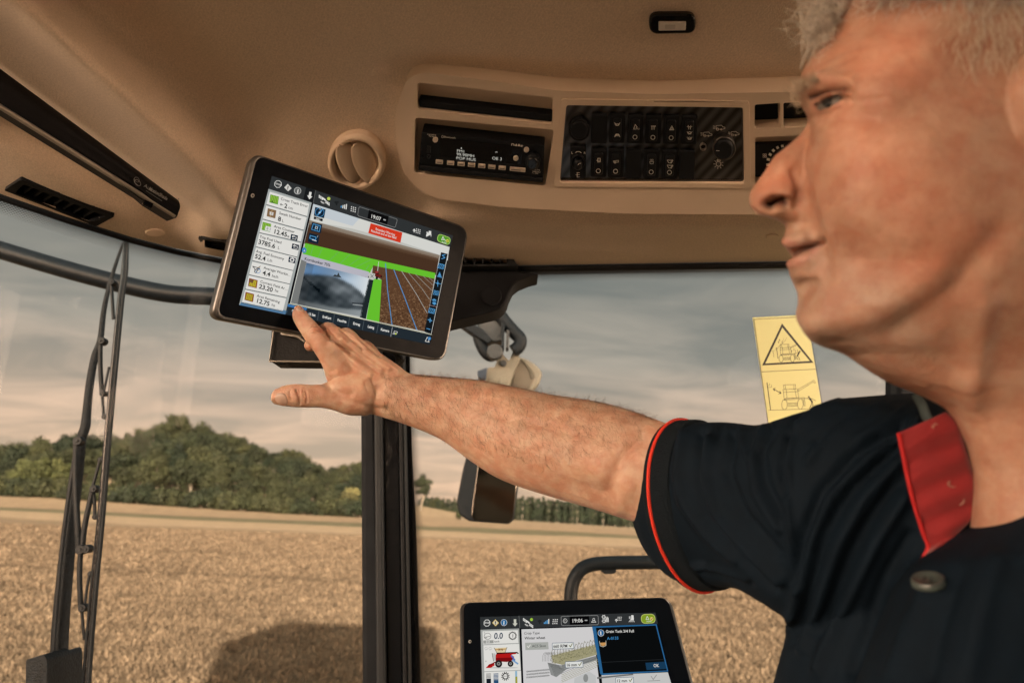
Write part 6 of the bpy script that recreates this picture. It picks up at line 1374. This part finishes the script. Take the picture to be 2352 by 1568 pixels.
# chest inside the shirt joins head and arm
limb(body, [(1900, 1010, 1900, 1320, .56), (2100, 1040, 2100, 1500, .54), (2300, 1080, 2300, 1650, .52), (2600, 1100, 2600, 1700, .52)], .5)
limb(body, [(2260, 1150, 2640, 1150, .50), (2250, 1300, 2700, 1300, .51), (2200, 1500, 2750, 1500, .52)], .5)
bme = remeshed(body, .00125, 4)
FS = [([(1882, 236), (1935, 226)], 26, -.0060), ([(1838, 205), (1890, 178), (1955, 186)], 17, .0030), ([(1858, 226), (1895, 208), (1945, 206)], 5.5, -.0038), ([(1872, 228), (1900, 217), (1938, 214)], 5, .0026),
      ([(1868, 268), (1905, 262), (1948, 236)], 7, -.0016), ([(1880, 255), (1925, 244)], 9, .0022), ([(1956, 214), (2010, 176)], 6, -.0006), ([(1962, 232), (2025, 226)], 6, -.0006), ([(1956, 246), (2010, 270)], 6, -.0006),
      ([(1764, 472), (1780, 461), (1804, 466)], 12, -.0130), ([(1812, 452), (1822, 470)], 7, .0015), ([(1752, 482), (1775, 486), (1800, 484)], 6, .0022), ([(1768, 452), (1800, 446)], 9, .0012), ([(1822, 395), (1838, 430), (1826, 478)], 8, -.0030), ([(1740, 500), (1790, 508)], 10, .001),
      ([(1846, 400), (1860, 470), (1886, 556), (1902, 630)], 17, -.0022), ([(1820, 583), (1850, 573), (1880, 558)], 9, -.0075), ([(1804, 556), (1850, 550)], 12, .0034), ([(1818, 608), (1862, 596)], 11, .0042), ([(1930, 330), (1980, 400), (1960, 480)], 60, .0035), ([(1828, 660), (1866, 652)], 16, -.0032), ([(1850, 735), (1880, 740)], 34, .0030),
      ([(1990, 420), (2050, 520)], 110, .0045), ([(1925, 300), (2030, 330), (2120, 320)], 45, .0028), ([(1900, 800), (2040, 770), (2180, 680), (2290, 540)], 36, -.0030), ([(1890, 752), (2030, 716), (2150, 620)], 40, .0022), ([(2120, 250), (2200, 180)], 70, -.0035), ([(2140, 890), (2230, 905), (2320, 890)], 6, -.0006), ([(2260, 700), (2230, 900), (2260, 1080)], 34, .0035), ([(1875, 150), (1980, 100)], 8, -.0008), ([(1862, 175), (1960, 130)], 7, -.0008)]
sculpt(bme, FS)
def zs(*p): return [zB(*q) for q in p]
HS_ = [(zs((500, 370), (560, 350), (600, 362)), 2.6, -.0010), (zs((488, 392), (545, 385), (595, 392)), 2.4, -.0009), (zs((520, 350), (575, 335)), 2.0, -.0008), (zs((500, 415), (590, 412)), 2.2, -.0008), (zs((530, 372), (545, 362)), 9, .0016),
       (zs((600, 362), (680, 440), (740, 505), (860, 580)), 6, -.0030), (zs((790, 375), (880, 470), (980, 560)), 5, -.0022), (zs((960, 450), (1040, 540), (1130, 620)), 5, -.0018),
       (zs((700, 500), (850, 640), (1050, 790)), 7, .0016), (zs((790, 480), (950, 610), (1150, 760)), 5.5, .0018), (zs((880, 500), (1050, 620), (1220, 745)), 5, .0015), (zs((1010, 560), (1200, 690), (1300, 760)), 5, .0012),
       (zs((850, 560), (1000, 680), (1180, 800)), 5, -.0014), (zs((700, 580), (850, 700)), 16, -.0012), (zs((640, 860), (700, 940), (860, 980)), 9, -.0016), (zs((560, 900), (620, 940)), 10, .001),
       (zs((372, 930), (390, 1000), (392, 1070)), 2.4, -.0012), (zs((395, 925), (405, 1000), (400, 1060)), 2.0, -.0009), (zs((455, 940), (465, 1000), (462, 1050)), 2.2, -.0010), (zs((430, 935), (440, 1000)), 1.8, -.0007), (zs((310, 950), (318, 1020)), 2.5, -.0008),
       (zs((690, 540), (705, 575)), 10, .0022), (zs((745, 1000), (900, 1050), (1010, 1090)), 7, -.0010), (zs((1060, 1110), (1180, 1120)), 9, -.0015), (zs((1060, 840), (1100, 960)), 2.6, -.0007), (zs((1000, 870), (1040, 980)), 2.4, -.0006), (zs((560, 740), (640, 780), (720, 760)), 6, -.0006)]
AS = [([(1400, 1120), (1432, 1050), (1470, 1010)], 17, -.0028), ([(1420, 1170), (1445, 1120)], 18, .0020), ([(1180, 1010), (1330, 1070), (1420, 1090)], 46, .0035), ([(1120, 900), (1300, 950), (1400, 960)], 30, .0020), ([(1290, 1110), (1400, 1130)], 22, -.0016), ([(1000, 900), (1150, 960), (1330, 1000)], 9, -.0009), ([(960, 905), (1040, 950)], 12, .0010)]
sculpt(bme, [(p, w, h*1.75) for p, w, h in HS_] + AS)
# skin's own tints, with shade painted into nostril, mouth line and lid crease
v = getv(bme); pu, pv_, pd = projn(v); nV = len(v)
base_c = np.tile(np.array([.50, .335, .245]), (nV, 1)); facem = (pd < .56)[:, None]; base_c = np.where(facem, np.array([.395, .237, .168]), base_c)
def paint(lst, colr):
    global base_c
    w = np.clip(strokes(pu, pv_, [(p, w_, 1.0) for p, w_ in lst]), 0, 1)[:, None]; base_c = base_c*(1-w) + np.array(colr)*w
paint([([(1804, 556), (1845, 565), (1874, 562)], 9), ([(1815, 606), (1850, 596), (1872, 576)], 10)], (.44, .22, .18))
paint([([(1766, 471), (1781, 461), (1803, 466)], 9)], (.05, .02, .015))
paint([([(1824, 584), (1850, 574), (1878, 559)], 6)], (.10, .04, .03))
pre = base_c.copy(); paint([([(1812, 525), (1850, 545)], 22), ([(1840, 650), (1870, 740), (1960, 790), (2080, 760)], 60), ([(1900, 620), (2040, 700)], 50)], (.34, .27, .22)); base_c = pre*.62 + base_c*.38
pre = base_c.copy(); paint([([(2000, 330), (2080, 430)], 90), ([(1760, 420), (1800, 400)], 30), ([(2200, 560), (2120, 600)], 70), ([(1990, 150), (2080, 120)], 60)], (.56, .29, .20)); base_c = pre*.35 + base_c*.65
pre = base_c.copy(); paint([(zs((540, 360), (575, 400)), 13), (zs((700, 400), (640, 370)), 11), (zs((480, 560), (520, 580)), 12), (zs((400, 960), (480, 1010)), 14), (zs((350, 220), (400, 230)), 10)], (.50, .24, .17)); base_c = pre*.5 + base_c*.5
paint([([(1500.5, 1157.5), (1501.5, 1158)], 2.6)], (.07, .03, .02)); paint([([(1862, 228), (1897, 210), (1944, 208)], 4.5)], (.10, .06, .045))
at = bme.color_attributes.new('Col', 'FLOAT_COLOR', 'POINT'); a4 = np.ones((nV, 4), 'f'); a4[:, :3] = base_c; at.data.foreach_set('color', a4.ravel())
def skin_mat():
    m = mat('skin', (.5, .3, .2), .48, spec=.35, var=.09, vscale=38, vcol=True, sss=.3, bump=.32, bscale=900, bump2=.20, bscale2=190, roughvar=.08); t = m.node_tree; L = t.links
    b = [n for n in t.nodes if n.type == 'BSDF_PRINCIPLED'][0]; src = b.inputs['Base Color'].links[0].from_socket
    tc_ = t.nodes.new('ShaderNodeTexCoord'); n = t.nodes.new('ShaderNodeTexNoise'); n.inputs['Scale'].default_value = 62; n.inputs['Detail'].default_value = 6; n.inputs['Roughness'].default_value = .65; L.new(tc_.outputs['Object'], n.inputs['Vector'])
    r = t.nodes.new('ShaderNodeValToRGB'); r.color_ramp.elements[0].position = .38; r.color_ramp.elements[0].color = (.94, .76, .70, 1); r.color_ramp.elements[1].position = .62; r.color_ramp.elements[1].color = (1.08, 1.08, 1.06, 1); L.new(n.outputs[0], r.inputs[0])
    mx = t.nodes.new('ShaderNodeMix'); mx.data_type = 'RGBA'; mx.blend_type = 'MULTIPLY'; mx.inputs[0].default_value = 1; L.new(src, mx.inputs[6]); L.new(r.outputs[0], mx.inputs[7]); L.new(mx.outputs[2], b.inputs['Base Color']); return m
skin = skin_mat()
bvh = BVHTree.FromPolygons([Vector(p) for p in getv(bme)], [tuple(p.vertices) for p in bme.polygons])
bodyo = finish(bme, 'body', skin, per)
def hit(u, v, tree=None):
    r = ray(u, v).normalized(); h = (tree or bvh).ray_cast(CAM, r); return (h[0], h[1] if h[1].dot(r) < 0 else -h[1]) if h[0] else (None, None)
def patch(name, outline, m, par, lift, dome, rings=5, tree=None):
    cx = sum(p[0] for p in outline)/len(outline); cy = sum(p[1] for p in outline)/len(outline); G = []
    for k in range(rings+1):
        f = 1 - k/rings*.97; row = []
        for x, y in outline:
            h, n = hit(cx + (x-cx)*f, cy + (y-cy)*f, tree)
            if h is None: h, n = P(x, y, .5), camv(P(x, y, .5))
            row.append(tuple(h + n*(lift*(1 if k else -1) + dome*math.sqrt(1 - f*f))))
        G.append(row)
    q = MB(); q.grid(np.array(G), closeu=True); n0 = len(q.v) - len(outline); q.f.append(tuple(range(n0, n0+len(outline)))); q.c.append((1, 1, 1)); return q.build(name, m, par, smooth=80)
nailm = mat('nail', (.40, .27, .21), .3, spec=.5, var=.08, vscale=60)
patch('fingernail', roundpoly([zB(*p) for p in ((170, 985), (215, 955), (268, 962), (292, 1010), (296, 1062), (285, 1076), (200, 1062), (172, 1035))], 6, 3), nailm, per, .0003, .0007)
patch('fingernail', roundpoly([zB(*p) for p in ((362, 186), (388, 178), (425, 190), (438, 212), (412, 216), (372, 210))], 3, 3), mat('nail_light', (.55, .38, .30), .3, spec=.5), per, .0003, .0006)
patch('eye', roundpoly([(1872, 250), (1888, 234), (1912, 224), (1940, 219), (1926, 236), (1900, 250), (1880, 256)], 4, 3), mat('eye_white', (.12, .105, .09), .3, coat=.2), per, .0005, .0012)
patch('iris', roundpoly([(1892, 248), (1896, 233), (1910, 226), (1917, 234), (1912, 244), (1902, 250)], 4, 3), mat('iris_blue_grey', (.012, .014, .016), .2, coat=.3), per, .0014, .0014)
# ---- hair
def strands(name, lst, r, m, par, seg=3):
    V = []; F = []; nb = 0
    for pts in lst:
        pts = np.array(pts); n = len(pts); t = np.gradient(pts, axis=0); t /= np.linalg.norm(t, axis=1)[:, None] + 1e-12; up_ = np.array([.3, -.8, .5]); a = np.cross(t, up_); a /= np.linalg.norm(a, axis=1)[:, None] + 1e-12; b = np.cross(t, a)
        rr = r*np.linspace(1, .35, n)[:, None]
        for k in range(seg): an = 2*math.pi*k/seg; V.append(pts + rr*(a*math.cos(an) + b*math.sin(an)))
        for k in range(seg):
            k2 = (k+1) % seg
            for i in range(n-1): F.append((nb + k*n + i, nb + k2*n + i, nb + k2*n + i+1, nb + k*n + i+1))
        nb += seg*n
    V = np.vstack(V) - np.array(ROOTLOC[per.name]); o = big_mesh(name, V, np.array(F), None, m, True); o.parent = par; return o
gh = np.random.default_rng(21); hairs = []
def curl(u0, v0, z0, ang, ln, wob, n=12, turn=0):
    pts = []; x, y, a = u0, v0, ang; zz = z0
    for i in range(n): pts.append(P(x, y, zz)); x += math.cos(a)*ln/n; y += math.sin(a)*ln/n; a += turn/n + gh.normal(0, wob); zz += gh.normal(0, .0012)
    return [tuple(p) for p in pts]
for k in range(420):
    t = gh.random(); u0 = np.interp(t, [0, .5, 1], [1905, 1925, 2010]) + gh.normal(0, 12); v0 = np.interp(t, [0, .5, 1], [95, 30, -60]) + gh.normal(0, 16)
    ang = math.radians(gh.uniform(150, 250)); hairs.append(curl(u0, v0, gh.uniform(.405, .445), ang, gh.uniform(60, 150), .14, 16, gh.uniform(-6.0, 4.0)))
for k in range(900):
    u0 = gh.uniform(1960, 2420); v0 = gh.uniform(-180, 10) ; hairs.append(curl(u0, v0, ZM - .067*math.sqrt(max(.05, 1 - ((2350-u0)/460)**2)) - .002, math.radians(gh.uniform(100, 200)), gh.uniform(30, 90), .12, 10, gh.uniform(-3, 3)))
hm_ = mat('grey_hair', (.62, .58, .50), .5, var=.3, vscale=200, spec=.4)
strands('hair', hairs, .00032, hm_, per)
side = []
for k in range(800):
    u0 = gh.normal(2290, 62); v0 = gh.uniform(-60, 165)
    if u0 < 2150 or u0 > 2420 + 40: continue
    if gh.random() > np.clip((190 - v0)/150, .1, 1): continue
    h, n = hit(u0, v0)
    if h is None: continue
    a = math.radians(gh.uniform(70, 130)); ln = gh.uniform(18, 45); pts = []
    for i in range(6):
        s = i/5; hh, nn = hit(u0 + math.cos(a)*ln*s, v0 + math.sin(a)*ln*s)
        if hh is None: break
        pts.append(tuple(hh + nn*(.0003 + .002*s)))
    if len(pts) == 6: side.append(pts)
strands('sideburn_hair', side, .00028, mat('pale_hair', (.60, .47, .35), .5, spec=.4), per)
brow = []
for k in range(190):
    t = gh.random(); u0 = np.interp(t, [0, .35, 1], [1838, 1831, 1876]) + gh.normal(0, 6); v0 = np.interp(t, [0, .35, 1], [245, 208, 180]) + gh.normal(0, 7)
    h, n = hit(u0, v0); z0 = (projn(np.array(h))[2] - .001) if h is not None else ZM - .004
    brow.append(curl(u0, v0, float(z0), math.radians(gh.uniform(120, 250)), gh.uniform(12, 34), .14, 6, gh.uniform(-1.5, 1.5)))
strands('eyebrow', brow, .00022, mat('brow_hair', (.55, .46, .34), .6), per)
lash = []
for k in range(60):
    t = gh.random(); u0 = 1872 + 68*t; v0 = 243 - 30*t; h, n = hit(u0, v0)
    if h is not None: lash.append(curl(u0, v0, float(projn(np.array(h))[2]) - .0022, math.radians(200 + gh.normal(0, 12)), 10, .05, 4))
strands('eyelash', lash, .00025, mat('lash_hair', (.04, .03, .025), .6), per)
ah = []
edge_t = catmull([(960, 862), (1011, 865), (1095, 872), (1179, 887), (1264, 905), (1369, 921), (1450, 942), (1510, 966)], 20)
for k in range(1900):
    u0 = 880 + 590*gh.random(); top_ = np.interp(u0, edge_t[:, 0], edge_t[:, 1]); lo_ = np.interp(u0, [880, 1010, 1100, 1250, 1470], [950, 985, 1030, 1070, 1010]); v0 = top_ + (lo_ - top_)*gh.random()**1.2
    if u0 > 1330 and gh.random() < (u0-1330)/170: continue
    h, n = hit(u0, v0)
    if h is None or projn(np.array(h))[2] > .95: continue
    a = math.radians(gh.normal(58, 20)); ln = gh.uniform(9, 24); pts = []; cv = gh.normal(0, .4)
    for i in range(6):
        s = i/5; ang = a + cv*s; hh, nn = hit(u0 + math.cos(ang)*ln*s, v0 + math.sin(ang)*ln*s)
        if hh is None: break
        pts.append(tuple(hh + nn*(.0002 + .0014*math.sin(s*2.6))))
    if len(pts) == 6: ah.append(pts)
for k in range(700):
    t = gh.random(); x, y = edge_t[int(t*(len(edge_t)-1))]; h, n = hit(x, y + 5)
    if h is None: continue
    d0 = float(projn(np.array(h))[2]) + .004; a = math.radians(gh.choice([gh.uniform(185, 240), gh.uniform(290, 350)])); ah.append(curl(x + gh.normal(0, 3), y + 2, d0 + gh.normal(0, .004), a, gh.uniform(10, 26), .16, 7, gh.uniform(-2.4, 2.4)))
for k in range(160):
    x = gh.uniform(1010, 1110); y = np.interp(x, [1010, 1100], [1003, 1062]); ah.append(curl(x, y - 3, zt - .04, math.radians(gh.uniform(40, 110)), gh.uniform(8, 18), .12, 6, gh.uniform(-1, 1)))
strands('arm_hair', ah, .00010, mat('arm_hair_brown', (.10, .06, .035), .6), per)

# ------------------------------------------------------------------ polo shirt
sh = MB()
ss = [(1541, 975, 1628, 1346, .66), (1590, 972, 1672, 1344, .635), (1650, 970, 1725, 1350, .61), (1740, 975, 1785, 1385, .575), (1840, 945, 1850, 1430, .545), (1960, 915, 1950, 1480, .525), (2090, 925, 2060, 1540, .515)]
rings, axs = limb(sh, ss, [.62, .62, .64, .70])
def relief(q, rows, xl_t, xr, zf, zb):
    G = []
    for v in rows:
        xl = fi(v, xl_t); u = xl + (xr-xl)*np.linspace(0, 1, 70)**1.5; vv = np.full_like(u, v); f = zf(u, vv, xl); b = zb(u, vv, xl); b = np.maximum(b, f + .0006); G.append(np.concatenate([Pn(u, vv, f), Pn(u, vv, b)[::-1]]))
    base = len(q.v); q.grid(np.array(G), closeu=True); L_ = len(G[0]); q.f.append(tuple(base + k for k in range(L_))[::-1]); q.f.append(tuple(base + (len(G)-1)*L_ + k for k in range(L_))); q.c += [(1, 1, 1)]*2
relief(sh, np.concatenate([[903], np.arange(906, 1860, 10)]), [(903, 2080), (908, 2010), (914, 1920), (926, 1885), (945, 1865), (1000, 1850), (1390, 1840), (1425, 1812), (1470, 1803), (1568, 1776), (1860, 1690)], 3000,
       lambda u, v, xl: .560 - .105*Sf((u - xl)/520)*np.clip((v - 880)/110, .15, 1)**.5 - .05*np.clip((v-1200)/600, 0, 1)*Sf((u-xl)/500) + .00*u, lambda u, v, xl: .62 + 0*u)
relief(sh, np.arange(1020, 1860, 9), [(1020, 2435), (1050, 2402), (1097, 2352), (1150, 2294), (1201, 2238), (1245, 2170), (1290, 2100), (1350, 2052), (1460, 2003), (1568, 1966), (1860, 1880)], 3000,
       lambda u, v, xl: .440 - .085*Sf((u - xl)/420) - .03*np.clip((v-1200)/600, 0, 1), lambda u, v, xl: .47 + 0*u)
sme = remeshed(sh, .0030, 4)
def zi(*p): return [zI(*q) for q in p]
SH = [(zi((880, 240), (840, 420), (835, 640), (860, 900), (880, 1080)), 9, .0035), (zi((840, 300), (800, 460), (830, 600)), 10, -.0040), (zi((760, 270), (700, 380), (720, 540), (800, 700)), 11, -.0034), (zi((720, 262), (660, 420), (680, 600), (790, 780)), 10, .0034),
      (zi((440, 330), (420, 520), (480, 700), (640, 880), (800, 1040)), 14, .0058), (zi((400, 300), (380, 500), (420, 720), (560, 900), (760, 1080)), 13, -.0050), (zi((300, 300), (270, 480), (300, 640), (420, 800), (560, 930)), 13, .0040), (zi((560, 300), (520, 480), (600, 700), (780, 900)), 13, -.0046),
      (zi((380, 960), (480, 980), (620, 1050)), 7, .0036), (zi((400, 1000), (520, 1020), (640, 1060)), 8, -.0034), (zi((350, 960), (420, 955)), 6, .0024),
      (zi((1500, 260), (1260, 420), (1060, 620), (960, 860), (900, 1100), (860, 1300)), 17, .0060), (zi((1420, 260), (1180, 400), (1000, 600), (920, 820), (880, 1040)), 16, -.0055), (zi((1420, 420), (1220, 640), (1090, 880), (1010, 1150), (930, 1400)), 18, .0060), (zi((1400, 360), (1160, 580), (1020, 800), (950, 1060), (880, 1350)), 16, -.0052),
      (zi((1430, 620), (1300, 820), (1180, 1060), (1080, 1300), (1000, 1500)), 18, .0055), (zi((1380, 560), (1240, 760), (1110, 1020), (1000, 1300)), 16, -.0050), (zi((1460, 820), (1330, 1040), (1250, 1260), (1160, 1500)), 17, -.0045), (zi((1100, 130), (1000, 170), (900, 260)), 12, .0040), (zi((1300, 130), (1140, 210), (980, 330)), 12, -.0035), (zi((1350, 110), (1200, 180), (1040, 300), (940, 440)), 9, .0035),
      (zi((1480, 140), (1350, 240), (1200, 320)), 12, .0030), (zi((950, 150), (880, 220), (850, 300)), 9, -.0040), (zi((600, 255), (600, 330), (640, 420)), 9, .0022), (zi((500, 245), (470, 330)), 9, -.0022), (zi((840, 1220), (820, 1340), (780, 1500)), 10, .003),
      (zi((1540, 1100), (1450, 1300), (1380, 1500)), 22, .0030), (zi((1700, 1000), (1600, 1300), (1560, 1520)), 26, -.0030), (zi((1900, 950), (1820, 1200), (1760, 1500)), 34, .003)]
sculpt(sme, [(p, w*.9, h*1.35) for p, w, h in SH])
polo = mat('navy_pique_fabric', (.0028, .0078, .0145), .78, spec=.12, bump=.45, bscale=1500, var=.15, vscale=60)
sbvh = BVHTree.FromPolygons([Vector(p) for p in getv(sme)], [tuple(p.vertices) for p in sme.polygons])
shirt = finish(sme, 'polo_shirt', polo, per)
# ribbed cuff with a red stripe
def ring_pts(k, sc, shift=0, n=64):
    i0 = int(k); f = k - i0; c0, a0, b0 = rings[i0]; c1, a1, b1 = rings[min(i0+1, len(rings)-1)]; c = c0*(1-f)+c1*f; a = a0*(1-f)+a1*f; b = b0*(1-f)+b1*f
    return [c + (a*math.cos(t) + b*math.sin(t))*sc + axs[i0]*shift for t in np.linspace(0, 2*math.pi, n, endpoint=False)]
q = MB(); q.grid(np.array([ring_pts(0, .93, -.004), ring_pts(0, 1.0, -.006), ring_pts(0, 1.035, -.003), ring_pts(.5, 1.04), ring_pts(2, 1.04), ring_pts(4, 1.04), ring_pts(5.0, 1.035), ring_pts(5.2, .98)]), closeu=True)
cuff = q.build('sleeve_cuff', mat('ribbed_cuff', (.006, .010, .014), .9, bump=.8, bscale=700, spec=.12), shirt, smooth=60)
q = MB(); rp = ring_pts(.95, 1.046); base = len(q.v)
q.tube([tuple(p) for p in rp + rp[:1]], .0019, 8, flat=1, cap=False); q.build('cuff_stripe', mat('red_stripe', (.62, .03, .012), .8), shirt, smooth=80)
# red collar stand turned outwards
L_e = [(2064, 994), (2076, 1050), (2087, 1106), (2098, 1150), (2110, 1190), (2122, 1228), (2132, 1256), (2118, 1288)]; R_e = [(2172, 946), (2200, 972), (2216, 1030), (2234, 1085), (2240, 1130), (2236, 1180), (2200, 1222), (2150, 1266)]
Lc = catmull(L_e, 5); Rc = catmull(R_e, 5); G = []
for (a, b), (c_, d_) in zip(Lc, Rc):
    row = []
    for s in np.linspace(0, 1, 12): u = a + (c_-a)*s; v_ = b + (d_-b)*s; row.append(tuple(P(u, v_, .4405 - .010*s - .004*math.sin(math.pi*s) + .0012*math.sin(v_*.09 + s*5))))
    G.append(row)
redf = mat('red_collar_fabric', (.20, .005, .007), .85, bump=.4, bscale=900, sheen=.2, var=.1, vscale=50)
q = MB(); q.grid(np.array(G)); col_ = q.build('collar', redf, shirt, smooth=80); sm = col_.modifiers.new('s', 'SOLIDIFY'); sm.thickness = .0022; sm.offset = 0
q = MB(); q.tube([P(u, v_, .4385) for u, v_ in Lc], .0014, 8); q.build('collar_piping', mat('red_piping', (.42, .01, .012), .7), shirt, smooth=60)
q = MB(); q.tube([tuple(x) for x in catmull([P(*p) for p in ((2104, 904, .447), (2118, 930, .444), (2130, 960, .442), (2150, 975, .441))], 5)], .0042, 8, flat=.5); q.build('collar_fold', mat('collar_green_grey', (.03, .045, .045), .8), shirt, smooth=60)
thread = mat('pale_thread', (.26, .12, .09), .8)
for pts in (((2150, 972), (2142, 980), (2150, 986), (2162, 982), (2160, 974), (2148, 974)), ((2182, 1104), (2178, 1112), (2188, 1118), (2200, 1116), (2208, 1124), (2214, 1150), (2205, 1160))):
    q = MB(); q.tube([tuple(x) for x in catmull([P(x, y, .4295) for x, y in pts], 4)], .0006, 6); q.build('collar_thread', thread, shirt, smooth=60)
h, n = hit(2133, 1341, sbvh)
if h is not None:
    q = MB(); e1 = n.cross(Vector((0, 0, 1))).normalized(); e2 = n.cross(e1)
    prof = [(.0, .0026), (.0045, .0026), (.0055, .0034), (.0078, .0034), (.0086, .0024), (.0086, .0)]
    G = [[h + (e1*math.cos(a) + e2*math.sin(a))*max(r_0, .0001) + n*(z_0 + .0004) for a in np.linspace(0, 2*math.pi, 28, endpoint=False)] for r_0, z_0 in prof]
    q.grid(np.array([[tuple(p) for p in r] for r in G]), closeu=True); bt = q.build('button', mat('grey_button', (.05, .065, .06), .35, coat=.3), shirt, smooth=50)
    for dx, dy in ((1, 1), (-1, 1), (1, -1), (-1, -1)):
        q = MB(); c_ = h + e1*dx*.0016 + e2*dy*.0016 + n*.003; q.tube([c_, c_ + n*.0004], .0006, 8); q.build('button_hole', blk, bt)
